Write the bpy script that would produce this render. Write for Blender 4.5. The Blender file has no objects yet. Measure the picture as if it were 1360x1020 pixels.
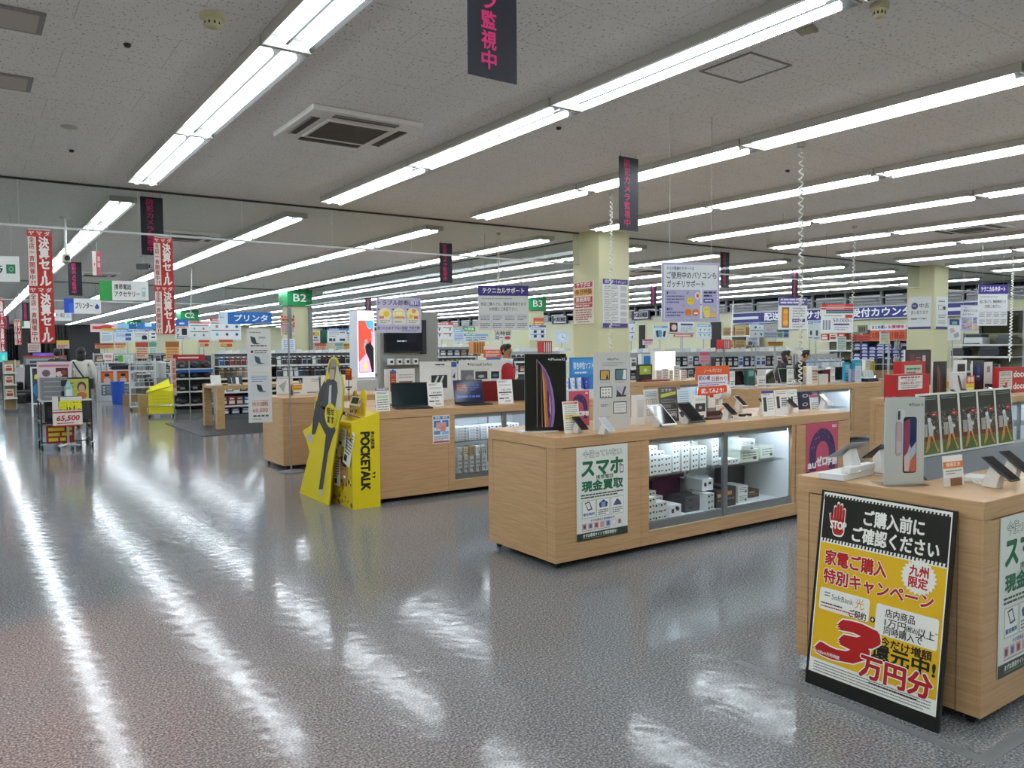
import bpy, bmesh, math, random
from mathutils import Vector, Matrix
random.seed(7)
SC = bpy.context.scene
COL = SC.collection
# ------------------------------------------------------------------ camera, world, exposure
F, YAW, PIT, ROL, CH = 1047.15, .6068, .0466, -.0077, 1.605
_fw = Vector((math.sin(YAW)*math.cos(PIT), math.cos(YAW)*math.cos(PIT), -math.sin(PIT)))
_r = Vector((math.cos(YAW), -math.sin(YAW), 0)); _u = _r.cross(_fw)
CR = _r*math.cos(ROL) + _u*math.sin(ROL)
CU = -_r*math.sin(ROL) + _u*math.cos(ROL)
CAMP = Vector((0, 0, CH))
cam = bpy.data.objects.new('camera', bpy.data.cameras.new('camera'))
COL.objects.link(cam)
cam.data.sensor_width = 36; cam.data.lens = 36*F/1360; cam.data.clip_end = 200
cam.matrix_world = Matrix(((CR.x, CU.x, -_fw.x, 0), (CR.y, CU.y, -_fw.y, 0), (CR.z, CU.z, -_fw.z, CH), (0, 0, 0, 1)))
SC.camera = cam
w = bpy.data.worlds.new('world'); SC.world = w; w.use_nodes = True
w.node_tree.nodes['Background'].inputs[0].default_value = (.02, .025, .04, 1)
w.node_tree.nodes['Background'].inputs[1].default_value = 1
SC.view_settings.view_transform = 'Standard'; SC.view_settings.look = 'None'
SC.view_settings.exposure = 0.5; SC.view_settings.gamma = 1
SC.view_settings.use_curve_mapping = False
cy = SC.cycles
cy.use_denoising = True; cy.max_bounces = 7; cy.diffuse_bounces = 4; cy.glossy_bounces = 4
cy.transmission_bounces = 4; cy.transparent_max_bounces = 16
cy.caustics_reflective = False; cy.caustics_refractive = False; cy.sample_clamp_indirect = 6
TUBE = 10.5          # fluorescent tube strength
sun = bpy.data.objects.new('evening_sun', bpy.data.lights.new('evening_sun', 'SUN')); COL.objects.link(sun)  # low warm sun added to tint the near left floor orange
sun.data.energy = 7.5; sun.data.color = (1, .36, .16); sun.data.angle = math.radians(4)
sun.rotation_euler = Vector((math.cos(.2)*math.cos(.21), math.sin(.2)*math.cos(.21), -math.sin(.21))).to_track_quat('-Z', 'Y').to_euler()
CEIL = 3.096

# ------------------------------------------------------------------ measuring
def ray(x, y): return _fw + CR*((x-680)/F) - CU*((y-510)/F)
def P(x, y, X=None, Y=None, Z=None, d=None):
    v = ray(x, y)
    if Z is not None: t = (Z-CH)/v.z
    elif X is not None: t = X/v.x
    elif Y is not None: t = Y/v.y
    else: t = d
    return CAMP + v*t
def onplane(x, y, p, th):
    n = Vector((math.sin(th), -math.cos(th), 0)); v = ray(x, y)
    return CAMP + v*((p-CAMP).dot(n)/v.dot(n))
class Qd: pass
def Q(x0, y0, x1, y1, deg=0, zb=None, **k):
    """upright rectangle seen between these photograph coordinates on the plane X=, Y= or at depth d="""
    th = math.radians(deg); xm, ym = (x0+x1)/2, (y0+y1)/2
    c = P(xm, ym, **k)
    a = onplane(x0, ym, c, th); b = onplane(x1, ym, c, th)
    t = onplane(xm, y0, c, th); o = onplane(xm, y1, c, th)
    q = Qd(); q.w = (a-b).length; m = (a+b)/2
    zlo = o.z if zb is None else zb
    q.h = t.z-zlo; q.loc = Vector((m.x, m.y, zlo)); q.th = th
    return q
def QS(x0, y0, x1, y1, deg=0, z=.956):
    """the same, standing on a surface of height z at its bottom edge"""
    p = P((x0+x1)/2, y1, Z=z)
    th = math.radians(deg); ym = (y0+y1)/2; xm = (x0+x1)/2
    a = onplane(x0, ym, p, th); b = onplane(x1, ym, p, th); t = onplane(xm, y0, p, th)
    q = Qd(); q.w = (a-b).length; q.h = t.z-z; m = (a+b)/2; q.loc = Vector((m.x, m.y, z)); q.th = th
    return q

# ------------------------------------------------------------------ materials
_M = {}
def lin(c):
    c /= 255
    return c/12.92 if c <= .04045 else ((c+.055)/1.055)**2.4
def rgb(h):
    h = h.lstrip('#')
    if len(h) == 3: h = ''.join(a*2 for a in h)
    return tuple(lin(int(h[i:i+2], 16)) for i in (0, 2, 4)) + (1,)
def M(h, rough=.5, metal=0, emit=0, coat=0):
    k = (h, rough, metal, emit, coat)
    if k in _M: return _M[k]
    m = bpy.data.materials.new('paint_'+h.strip('#')); m.use_nodes = True
    b = m.node_tree.nodes['Principled BSDF']
    b.inputs['Base Color'].default_value = rgb(h); b.inputs['Roughness'].default_value = rough
    b.inputs['Metallic'].default_value = metal
    if coat: b.inputs['Coat Weight'].default_value = coat; b.inputs['Coat Roughness'].default_value = .08
    if emit:
        b.inputs['Emission Color'].default_value = rgb(h); b.inputs['Emission Strength'].default_value = emit
    # a faint procedural unevenness in the sheen
    _M[k] = m
    return m
def nodes(name):
    m = bpy.data.materials.new(name); m.use_nodes = True
    nt = m.node_tree; b = nt.nodes['Principled BSDF']
    def n(t, **kw):
        x = nt.nodes.new(t)
        for a, v in kw.items():
            if a.startswith('i_'): x.inputs[int(a[2:]) if a[2:].isdigit() else a[2:]].default_value = v
            else: setattr(x, a, v)
        return x
    return m, nt, b, n, nt.links.new
def ramp(n, pts):
    r = n('ShaderNodeValToRGB'); e = r.color_ramp.elements
    while len(e) < len(pts): e.new(.5)
    for i, (p, c) in enumerate(pts): e[i].position = p; e[i].color = c
    return r
def mat_wood(name='wood', c0='#caa57c', c1='#c19b70', c2='#b58f65', zgrain=False):
    m, nt, b, n, l = nodes(name)
    g = n('ShaderNodeNewGeometry'); mp = n('ShaderNodeMapping'); mp.inputs[3].default_value = (2.2, 2.2, 60) if not zgrain else (60, 60, 2.2)
    l(g.outputs['Position'], mp.inputs[0])
    z = n('ShaderNodeTexNoise'); z.inputs['Scale'].default_value = 1.6; z.inputs['Detail'].default_value = 6; z.inputs['Distortion'].default_value = .6
    l(mp.outputs[0], z.inputs[0])
    r = ramp(n, [(.3, rgb(c2)), (.5, rgb(c1)), (.72, rgb(c0))]); l(z.outputs[0], r.inputs[0])
    l(r.outputs[0], b.inputs['Base Color']); b.inputs['Roughness'].default_value = .42
    return m
def mat_floor():
    m, nt, b, n, l = nodes('speckled_vinyl')
    g = n('ShaderNodeNewGeometry')
    z = n('ShaderNodeTexNoise'); z.inputs['Scale'].default_value = 95; z.inputs['Detail'].default_value = 3; z.inputs['Roughness'].default_value = .6
    l(g.outputs['Position'], z.inputs[0])
    r = ramp(n, [(.36, rgb('#4e4f51')), (.48, rgb('#727375')), (.56, rgb('#8b8b8c')), (.68, rgb('#b2b2b3'))]); l(z.outputs[0], r.inputs[0])
    # slightly darker and lighter rolls of vinyl
    z2 = n('ShaderNodeTexNoise'); z2.inputs['Scale'].default_value = .35; l(g.outputs['Position'], z2.inputs[0])
    mr = n('ShaderNodeMapRange', i_1=.35, i_2=.65, i_3=.85, i_4=1.1); l(z2.outputs[0], mr.inputs[0])
    mx = n('ShaderNodeMix', data_type='RGBA', blend_type='MULTIPLY'); mx.inputs[0].default_value = 1
    l(r.outputs[0], mx.inputs[6]); l(mr.outputs[0], mx.inputs[7]); l(mx.outputs[2], b.inputs['Base Color'])
    z3 = n('ShaderNodeTexNoise'); z3.inputs['Scale'].default_value = 9; z3.inputs['Detail'].default_value = 2; l(g.outputs['Position'], z3.inputs[0])
    mr3 = n('ShaderNodeMapRange', i_1=.3, i_2=.7, i_3=.085, i_4=.15); l(z3.outputs[0], mr3.inputs[0]); l(mr3.outputs[0], b.inputs['Roughness'])
    z4 = n('ShaderNodeTexNoise'); z4.inputs['Scale'].default_value = 11; z4.inputs['Detail'].default_value = 1.5; l(g.outputs['Position'], z4.inputs[0])
    bp = n('ShaderNodeBump'); bp.inputs['Strength'].default_value = .09; bp.inputs['Distance'].default_value = .012
    l(z4.outputs[0], bp.inputs['Height']); l(bp.outputs[0], b.inputs['Normal'])
    b.inputs['IOR'].default_value = 1.5; b.inputs['Specular IOR Level'].default_value = .36
    return m
def mat_ceiling():
    m, nt, b, n, l = nodes('rock_wool_ceiling')
    g = n('ShaderNodeNewGeometry')
    mp = n('ShaderNodeMapping'); mp.inputs[3].default_value = (1, .55, 1); l(g.outputs['Position'], mp.inputs[0])
    z = n('ShaderNodeTexNoise'); z.inputs['Scale'].default_value = 95; z.inputs['Detail'].default_value = 1.5; l(mp.outputs[0], z.inputs[0])
    r = ramp(n, [(.31, (.42, .42, .42, 1)), (.37, (1, 1, 1, 1))]); l(z.outputs[0], r.inputs[0])
    # board joints 0.91 x 0.455 m
    br = n('ShaderNodeTexBrick', offset=.5, squash=1.0); br.inputs['Scale'].default_value = 1
    br.inputs['Mortar Size'].default_value = .0022; br.inputs['Brick Width'].default_value = .91; br.inputs['Row Height'].default_value = .455
    br.inputs['Color1'].default_value = (1, 1, 1, 1); br.inputs['Color2'].default_value = (.985, .985, .985, 1); br.inputs['Mortar'].default_value = (.74, .74, .74, 1)
    l(g.outputs['Position'], br.inputs[0])
    mx = n('ShaderNodeMix', data_type='RGBA', blend_type='MULTIPLY'); mx.inputs[0].default_value = 1
    l(r.outputs[0], mx.inputs[6]); l(br.outputs[0], mx.inputs[7])
    m2 = n('ShaderNodeMix', data_type='RGBA', blend_type='MULTIPLY'); m2.inputs[0].default_value = 1
    m2.inputs[7].default_value = rgb('#f0eeeb'); l(mx.outputs[2], m2.inputs[6]); l(m2.outputs[2], b.inputs['Base Color'])
    b.inputs['Roughness'].default_value = .9
    return m
def mat_glass(name='clear_glass', tint=(.985, .995, .99), refl=.5, fac=.08):
    m, nt, b, n, l = nodes(name)
    out = nt.nodes['Material Output']; nt.nodes.remove(b)
    t = n('ShaderNodeBsdfTransparent'); t.inputs[0].default_value = (*tint, 1)
    gl = n('ShaderNodeBsdfGlossy'); gl.inputs['Roughness'].default_value = .02; gl.inputs[0].default_value = (refl, refl, refl, 1)
    lw = n('ShaderNodeLayerWeight'); lw.inputs[0].default_value = .5
    pw = n('ShaderNodeMath', operation='POWER'); pw.inputs[1].default_value = 4.5; l(lw.outputs['Facing'], pw.inputs[0])
    ad = n('ShaderNodeMath', operation='MULTIPLY_ADD'); ad.inputs[1].default_value = .8; ad.inputs[2].default_value = .035; l(pw.outputs[0], ad.inputs[0])
    mx = n('ShaderNodeMixShader'); l(ad.outputs[0], mx.inputs[0]); l(t.outputs[0], mx.inputs[1]); l(gl.outputs[0], mx.inputs[2])
    l(mx.outputs[0], out.inputs[0])
    return m
WOOD = mat_wood(); WOOD2 = mat_wood('pale_wood', '#c4a374', '#b59364', '#a58355')
FLOOR = mat_floor(); CEILM = mat_ceiling()
GLASS = mat_glass(); GLASSB = mat_glass('smoke_barrier_glass', (.925, .955, .95), .35)
ACRYL = mat_glass('acrylic', (.98, .99, .99), .8)
ALU = M('#8d9194', .35, .8); CHROME = M('#c8c8c8', .15, 1); BLACK = M('#0b0b0c', .45); WHITE = M('#e6e6e4', .5)
CREAM = M('#c3c19a', .7); DARK = M('#1b1c1e', .5); RUB = M('#101010', .6); GREY = M('#77787a', .55)
LAMP = M('#eef8ff', .5, 0, TUBE); WPLAST = M('#dcdcd8', .35); SCR = M('#07080a', .08); SILV = M('#b9bbbd', .3, .7)

# ------------------------------------------------------------------ mesh building
class MB:
    def __init__(s): s.v = []; s.f = []; s.mi = []; s.mats = []
    def m(s, mat):
        if isinstance(mat, str): mat = M(mat)
        if mat not in s.mats: s.mats.append(mat)
        return s.mats.index(mat)
    def add(s, vs, fs, mat):
        o = len(s.v); k = s.m(mat); s.v += [tuple(a) for a in vs]
        for f in fs: s.f.append(tuple(i+o for i in f)); s.mi.append(k)
        return s
    def box(s, x0, y0, z0, x1, y1, z1, mat, T=None):
        if x0 > x1: x0, x1 = x1, x0
        if y0 > y1: y0, y1 = y1, y0
        if z0 > z1: z0, z1 = z1, z0
        v = [(x0,y0,z0),(x1,y0,z0),(x1,y1,z0),(x0,y1,z0),(x0,y0,z1),(x1,y0,z1),(x1,y1,z1),(x0,y1,z1)]
        if T is not None: v = [T @ Vector(a) for a in v]
        return s.add(v, [(3,2,1,0),(4,5,6,7),(0,1,5,4),(1,2,6,5),(2,3,7,6),(3,0,4,7)], mat)
    def cyl(s, p0, p1, r0, mat, r1=None, n=10, caps=True):
        p0 = Vector(p0); p1 = Vector(p1); r1 = r0 if r1 is None else r1
        a = (p1-p0).normalized(); t = Vector((0, 0, 1)) if abs(a.z) < .9 else Vector((1, 0, 0))
        e = a.cross(t).normalized(); g = a.cross(e)
        v = []
        for p, r in ((p0, r0), (p1, r1)):
            for i in range(n):
                an = 2*math.pi*i/n; v.append(p+(e*math.cos(an)+g*math.sin(an))*r)
        f = [(i, i+n, (i+1) % n+n, (i+1) % n) for i in range(n)]
        if caps: f += [tuple(range(n)), tuple(range(2*n-1, n-1, -1))]
        return s.add(v, f, mat)
    def tube(s, pts, r, mat, n=6):
        pts = [Vector(p) for p in pts]; v = []; L = len(pts)
        for i, p in enumerate(pts):
            a = (pts[min(i+1, L-1)]-pts[max(i-1, 0)]).normalized()
            t = Vector((0, 0, 1)) if abs(a.z) < .95 else Vector((1, 0, 0))
            e = a.cross(t).normalized(); g = a.cross(e); rr = r[i] if isinstance(r, (list, tuple)) else r
            for k in range(n):
                an = 2*math.pi*k/n; v.append(p+(e*math.cos(an)+g*math.sin(an))*rr)
        f = []
        for i in range(L-1):
            for k in range(n): f.append((i*n+k, (i+1)*n+k, (i+1)*n+(k+1) % n, i*n+(k+1) % n))
        f += [tuple(range(n)), tuple(range(L*n-1, (L-1)*n-1, -1))]
        return s.add(v, f, mat)
    def lathe(s, prof, mat, c=(0, 0, 0), n=16):
        v = []; c = Vector(c)
        for r, z in prof:
            for k in range(n):
                an = 2*math.pi*k/n; v.append(c+Vector((r*math.cos(an), r*math.sin(an), z)))
        f = []
        for i in range(len(prof)-1):
            for k in range(n): f.append((i*n+k, i*n+(k+1) % n, (i+1)*n+(k+1) % n, (i+1)*n+k))
        f += [tuple(range(n-1, -1, -1)), tuple(range((len(prof)-1)*n, len(prof)*n))]
        return s.add(v, f, mat)
    def ell(s, c, rx, ry, rz, mat, n=12, k=8, T=None):
        prof = [(math.sin(math.pi*i/k), -math.cos(math.pi*i/k)) for i in range(k+1)]
        v = []; c = Vector(c)
        for r, z in prof:
            for j in range(n):
                an = 2*math.pi*j/n; q = Vector((r*math.cos(an)*rx, r*math.sin(an)*ry, z*rz))
                if T is not None: q = T @ q
                v.append(c+q)
        f = []
        for i in range(k):
            for j in range(n): f.append((i*n+j, i*n+(j+1) % n, (i+1)*n+(j+1) % n, (i+1)*n+j))
        return s.add(v, f, mat)
    def prism(s, pts, y0, y1, mat, side=None):
        """outline in local x,z pushed from y0 (front) to y1"""
        n = len(pts); v = [(x, y0, z) for x, z in pts]+[(x, y1, z) for x, z in pts]
        ar = sum(pts[i][0]*pts[(i+1) % n][1]-pts[(i+1) % n][0]*pts[i][1] for i in range(n))
        fr = list(range(n)) if ar > 0 else list(range(n-1, -1, -1))
        s.add(v, [tuple(fr), tuple(i+n for i in reversed(fr))], mat)
        f = [((fr[i]), fr[i]+n, fr[(i+1) % n]+n, fr[(i+1) % n]) for i in range(n)]
        return s.add(v, f, side or mat)
    def build(s, name, parent=None, loc=None, rot=None, smooth=False, bevel=0):
        me = bpy.data.meshes.new(name); me.from_pydata(s.v, [], s.f)
        for mt in s.mats: me.materials.append(mt)
        me.polygons.foreach_set('material_index', s.mi)
        if smooth: me.polygons.foreach_set('use_smooth', [True]*len(s.f))
        me.update()
        o = bpy.data.objects.new(name, me); COL.objects.link(o)
        if parent: o.parent = parent
        if loc is not None: o.location = loc
        if rot is not None: o.rotation_euler = rot
        if bevel:
            b = o.modifiers.new('bevel', 'BEVEL'); b.width = bevel; b.segments = 2; b.limit_method = 'ANGLE'
        return o
def tag(o, label, cat, group=None, kind=None):
    if label: o['label'] = label
    if cat: o['category'] = cat
    if group: o['group'] = group
    if kind: o['kind'] = kind
    return o
def struct(o): o['kind'] = 'structure'; return o
def thing(name, label, cat, loc=(0, 0, 0), rz=0, group=None):
    o = bpy.data.objects.new(name, None); COL.objects.link(o); o.empty_display_size = .1
    o.location = loc; o.rotation_euler = (0, 0, rz)
    return tag(o, label, cat, group)
def dup(root, loc, rot=None, label=None, group=None, scale=None):
    r = root.copy(); COL.objects.link(r); r.location = loc
    if rot is not None: r.rotation_euler = rot if isinstance(rot, (tuple, list)) else (0, 0, rot)
    if scale is not None: r.scale = scale
    if label: r['label'] = label
    if group: r['group'] = group
    for ch in list(root.children):
        c = ch.copy(); COL.objects.link(c); c.parent = r
        for g in ch.children:
            d = g.copy(); COL.objects.link(d); d.parent = c
    return r

# ------------------------------------------------------------------ lettering and printed sheets
_T = {}
def glyphs(txt, bold):
    k = (txt, bold)
    if k in _T: return _T[k]
    cu = bpy.data.curves.new('lettering', 'FONT'); cu.body = txt; cu.size = 1; cu.resolution_u = 2
    cu.fill_mode = 'FRONT'; cu.dimensions = '2D'
    ob = bpy.data.objects.new('lettering', cu)
    me = bpy.data.meshes.new_from_object(ob)
    v = [(p.co.x, p.co.y) for p in me.vertices]; f = [tuple(p.vertices) for p in me.polygons]
    # every face towards the reader
    ff = []
    for q in f:
        a = sum(v[q[i]][0]*v[q[(i+1) % len(q)]][1]-v[q[(i+1) % len(q)]][0]*v[q[i]][1] for i in range(len(q)))
        ff.append(q if a > 0 else tuple(reversed(q)))
    bpy.data.objects.remove(ob); bpy.data.curves.remove(cu); bpy.data.meshes.remove(me)
    if not v: v = [(0, 0)]
    xs = [a for a, _ in v]; ys = [b for _, b in v]
    _T[k] = (v, ff, min(xs), max(xs), min(ys), max(ys)); return _T[k]
# items of a printed sheet, in sheet units, y downwards
def R(x0, y0, x1, y1, c): return ('p', [(x0, y0), (x0, y1), (x1, y1), (x1, y0)], c)
def PG(pts, c): return ('p', pts, c)
def C(x, y, r, c, n=18, ry=None): return ('p', [(x+r*math.cos(-2*math.pi*i/n), y+(ry or r)*math.sin(-2*math.pi*i/n)) for i in range(n)], c)
def RR(x0, y0, x1, y1, r, c):
    pts = []
    for cx, cy_, a0 in ((x1-r, y0+r, -90), (x1-r, y1-r, 0), (x0+r, y1-r, 90), (x0+r, y0+r, 180)):
        for k in range(5):
            a = math.radians(a0+k*22.5); pts.append((cx+r*math.cos(a), cy_+r*math.sin(a)))
    return ('p', pts[::-1], c)
def T(s, x, y, h, c, w=None, b=0.0, sh=0.0): return ('t', s, x, y, h, c, w, b, sh)      # x,y = left top of the letters
def TV(s, x, y, h, c, step=1.05, b=0.0, rot=0):                                      # one under the other
    return [('t', ch, x, y+i*h*step, h, c, h*.94 if ch not in '!1' else None, b, 0.0) for i, ch in enumerate(s)]
def L(x0, y0, x1, n, dy, c, h=None, seed=0):                                         # print too small to read
    rr = random.Random(x0*7+y0*13+n+seed); out = []
    h = h or dy*.5
    for i in range(n):
        x = x0; e = x1-(0 if i < n-1 else (x1-x0)*rr.uniform(0, .4))
        while x < e:
            ww = min(rr.uniform(1.2, 4)*h, e-x); out.append(R(x, y0+i*dy, x+ww, y0+i*dy+h, c)); x += ww+h*.4
    return out
def flat(a):
    o = []
    for i in a:
        if isinstance(i, list): o += flat(i)
        else: o.append(i)
    return o
def printed(mb, items, W, H, w, h, x0=None, z1=None, y=0.0, d=.0008, rough=.45):
    """lay the items on the plane local y (facing -y); sheet top-left at x0,z1"""
    sx, sz = w/W, h/H; x0 = -w/2 if x0 is None else x0; z1 = h if z1 is None else z1
    done = []
    for it in flat(items):
        if it[0] == 'p':
            v = [(a, b) for a, b in it[1]]; ar = sum(v[i][0]*v[(i+1) % len(v)][1]-v[(i+1) % len(v)][0]*v[i][1] for i in range(len(v)))
            f = [tuple(range(len(v)))] if ar < 0 else [tuple(range(len(v)-1, -1, -1))]; c = it[2]
        else:
            _, s, tx, ty, th, c, tw, bold, sh = it
            gv, f, a0, a1, b0, b1 = glyphs(s, bold)
            k = th; kx = th*sx_fix(sz, sx) if tw is None else tw/max(a1-a0, 1e-6)
            v = [(tx+(a-a0)*kx+(b*kx*sh), ty+(.84-b)*k) for a, b in gv]
            lift = [0]*len(v)
            if bold:                                           # heavier strokes: the letter thickened all round
                n0 = len(v); nn = 4 if bold < .028 else 8; v0, f0 = list(v), list(f); rx, ry = bold*th*sx_fix(sz, sx), bold*th
                for i in range(nn):
                    an = 2*math.pi*(i+.5)/nn; o_ = len(v); v += [(a+rx*math.cos(an), b+ry*math.sin(an)) for a, b in v0]; lift += [(i+1)*.09]*n0; f = list(f)+[tuple(j+o_ for j in q) for q in f0]
        if len(v) < 3: continue
        bb = (min(a for a, _ in v), max(a for a, _ in v), min(b for _, b in v), max(b for _, b in v))
        ly = 1
        for q, k2 in done:
            if q[0] < bb[1] and q[1] > bb[0] and q[2] < bb[3] and q[3] > bb[2]: ly = max(ly, k2+1)
        done.append((bb, ly))
        if it[0] == 'p': lift = [0]*len(v)
        mb.add([(x0+a*sx, y-(ly+g_)*d, z1-b*sz) for (a, b), g_ in zip(v, lift)], f, M(c, rough) if isinstance(c, str) else c)
def sx_fix(sz, sx): return sz/sx
def sheet(name, q, items, W, H, label, cat='sign', t=.006, base='#e9e9e6', group=None, wires=0, d=.0008, tilt=0, back=None, parent=None, rough=.45, wtop=None):
    mb = MB(); mb.box(-q.w/2, 0, 0, q.w/2, t, q.h, M(base, rough)); printed(mb, items, W, H, q.w, q.h, d=d, rough=rough)
    o = mb.build(name, parent, q.loc, (-tilt, 0, q.th))
    if parent is None: tag(o, label, cat, group)
    if wires:
        for sx in ((-.36, .36) if wires == 2 else (0,)):
            k = MB(); k.cyl((sx*q.w, t/2, q.h), (sx*q.w, t/2, (wtop or CEIL)-q.loc.z), .0022, '#9a9a98', n=5); k.build('wire', o)
    return o
# ================================================================== the hall
XW, YW, XL, YB = 20.3, 52.0, -6.0, -5.0
def slab(name, a, b, mat):
    m = MB(); m.box(*a, *b, mat); return struct(m.build(name))
slab('floor', (XL, YB, -.1), (XW, YW, 0), FLOOR)
slab('ceiling', (XL, YB, CEIL), (XW, YW, CEIL+.1), CEILM)
WALLC = M('#cfcdb0', .8)
wz0, wz1, wy0, wy1 = .95, 1.62, .4, 4.2  # window added in the unseen wall, sized to shape the warm floor patch
slab('wall_left', (XL-.1, YB, 0), (XL, wy0, CEIL), WALLC); slab('wall_left', (XL-.1, wy1, 0), (XL, YW, CEIL), WALLC)
slab('wall_left', (XL-.1, wy0, 0), (XL, wy1, wz0), WALLC); slab('wall_left', (XL-.1, wy0, wz1), (XL, wy1, CEIL), WALLC)
m = MB(); m.box(XL-.06, wy0, wz0, XL-.05, wy1, wz1, GLASS); w3_ = struct(m.build('added_window'))
m = MB()
for k in range(4): m.box(XL-.08, wy0+k*1.25, wz0, XL-.03, wy0+k*1.25+.05, wz1, '#9a9ea0')
m.box(XL-.08, wy0, wz0, XL-.03, wy1, wz0+.04, '#9a9ea0'); m.box(XL-.08, wy0, wz1-.04, XL-.03, wy1, wz1, '#9a9ea0'); struct(m.build('window_frame', w3_))
slab('wall_back', (XL, YB-.1, 0), (XW, YB, CEIL), WALLC)
slab('wall_far', (XL, YW, 0), (6.6, YW+.1, CEIL), M('#3a3a3c', .8)); slab('wall_far', (6.6, YW, 0), (XW, YW+.1, CEIL), WALLC)
WB = 2.64
slab('wall_right', (XW, YB, 0), (XW+.12, YW, WB), WALLC)
# the band of night windows above the right wall
NIGHT = M('#05070a', .06)
m = MB(); m.box(XW+.05, YB, WB, XW+.12, YW, CEIL, NIGHT); wn = struct(m.build('window_1'))
fr = MB(); fm = M('#9a9ea0', .45)
y = YB
k = 0
while y < YW:
    fr.box(XW-.03, y-.03, WB, XW+.05, y+.03, CEIL, fm); y += 1.05
for z in (WB+.02, WB+.23, CEIL-.03): fr.box(XW-.02, YB, z-.02, XW+.05, YW, z+.02, fm)
struct(fr.build('window_frame', wn))
m = MB(); m.box(XW-.02, YB, 0, XW, YW, .09, '#55524c'); struct(m.build('baseboard_right'))
# openings in the right wall seen between the shelves: dark doorways with cream frames
for i, (px0, px1, py0) in enumerate(((944, 957, 428), (849, 856, 432), (707, 711, 436))):
    a, b = P(px0, 470, X=XW-.03), P(px1, 470, X=XW-.03)
    zt = P(px0, py0, X=XW-.03).z
    m = MB(); m.box(XW-.05, a.y, 0, XW-.012, b.y, zt, '#0a0a0a'); struct(m.build('door_%d' % (i+1)))
a = P(1304, 445, X=XW-.05); b = P(1353, 445, X=XW-.05); z1 = P(1325, 417, X=XW-.05).z; z0 = P(1325, 478, X=XW-.05).z
m = MB(); m.box(XW-.03, a.y, z0, XW-.01, b.y, z1, mat_glass('dim_window_glass', (.5, .5, .42), .6, .1))
m.box(XW-.012, a.y, z0, XW-.004, b.y, z1, '#4a4836'); w2 = struct(m.build('window_2'))
m = MB(); t = .06
m.box(XW-.06, a.y, z0-t, XW-.01, b.y, z0, BLACK); m.box(XW-.06, a.y, z1, XW-.01, b.y, z1+t, BLACK)
m.box(XW-.06, a.y, z0-t, XW-.01, a.y+t, z1+t, BLACK); m.box(XW-.06, b.y-t, z0-t, XW-.01, b.y, z1+t, BLACK)
struct(m.build('window_frame', w2))

# ------------------------------------------------------------------ columns
COLM = M('#cfcca6', .75)
def column(name, x, y, s=.52):
    m = MB(); m.box(x, y, 0, x+s, y+s, CEIL, COLM)
    o = m.build(name); o['kind'] = 'structure'; return o
column('trim_1', 6.67, 7.65); column('trim_2', 15.13, 7.75)
b3 = P(703, 420, d=23.0)
COLS = [('B2', 6.67, 19.3), ('B3', b3.x, b3.y), ('C2', 6.67, 31.0), ('D2', 6.67, 42.6)]
for i, (s, x, y) in enumerate(COLS):
    column('trim_%d' % (i+3), x, y)
    m = MB(); z0 = 2.68; z1 = CEIL-.02; e = .06
    m.box(x-e, y-e, z0, x+.52+e, y+.52+e, z1, '#0c8a4b')
    m2 = MB(); printed(m, [T(s, 22, 8, 34, '#f2f4ee', 46, .02)], 90, 50, .64, z1-z0, x0=x-e, z1=z1, y=y-e, d=.004)
    tag(m.build('aisle_marker'), {'B2': 'green aisle marker reading B2 around the top of a cream column',
        'B3': 'green aisle marker reading B3 around a far cream column',
        'C2': 'green aisle marker on the column beside the red sale banner, behind the blue boards',
        'D2': 'farthest small green aisle marker, above the light blue boards'}[s], 'sign')
# steel plate guards on the B2 column
m = MB(); m.box(6.62, 19.22, 0, 6.70, 19.30, 2.66, GREY); tag(m.build('corner_guard'), 'grey steel guard on the near corner of the B2 column', 'guard')
m = MB(); m.box(7.16, 19.22, 0, 7.24, 19.30, 2.66, GREY); tag(m.build('corner_guard'), 'grey steel guard on the right corner of the B2 column', 'guard')

# ------------------------------------------------------------------ glass smoke barriers
def barrier(name, label, a, b, step=.945, h=.42, first=0.0):
    a = Vector((*a, 0)); b = Vector((*b, 0)); dv = (b-a); L_ = dv.length; dv /= L_
    t = thing(name, label, 'barrier', (a.x, a.y, CEIL-h))
    n = Vector((-dv.y, dv.x, 0))
    def seg(s0, s1, z0, z1, th, mat, nm):
        m = MB(); p = dv*s0; q = dv*s1
        v = []
        for c in (p-n*th, q-n*th, q+n*th, p+n*th): v += [(c.x, c.y, z0), (c.x, c.y, z1)]
        m.add(v, [(0,2,3,1),(2,4,5,3),(4,6,7,5),(6,0,1,7),(0,6,4,2),(1,3,5,7)], mat); m.build(nm, t)
    seg(0, L_, h-.02, h-.001, .005, M('#3b3936', .5), 'top_rail')
    seg(0, L_, 0, .018, .008, M('#c9ccca', .4), 'bottom_rail')
    s = first
    while s < L_-.05:
        e = min(s+step, L_); seg(s+.004, e-.004, .019, h-.021, .002, GLASSB, 'glass_panel'); s = e
barrier('smoke_barrier', 'hanging glass smoke barrier crossing the ceiling left of the near cream column', (-.52, 8.03), (6.66, 8.03))
barrier('smoke_barrier', 'hanging glass smoke barrier between the two near cream columns', (7.2, 8.03), (15.12, 8.03))
barrier('smoke_barrier', 'hanging glass smoke barrier right of the second cream column', (15.66, 8.03), (20.2, 8.03))
barrier('smoke_barrier', 'hanging glass smoke barrier running away from the near cream column', (7.07, 8.25), (7.07, 19.2))
barrier('smoke_barrier', 'far hanging glass smoke barrier crossing behind the red sale banners', (-.5, 19.598), (6.6, 19.598))

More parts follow.
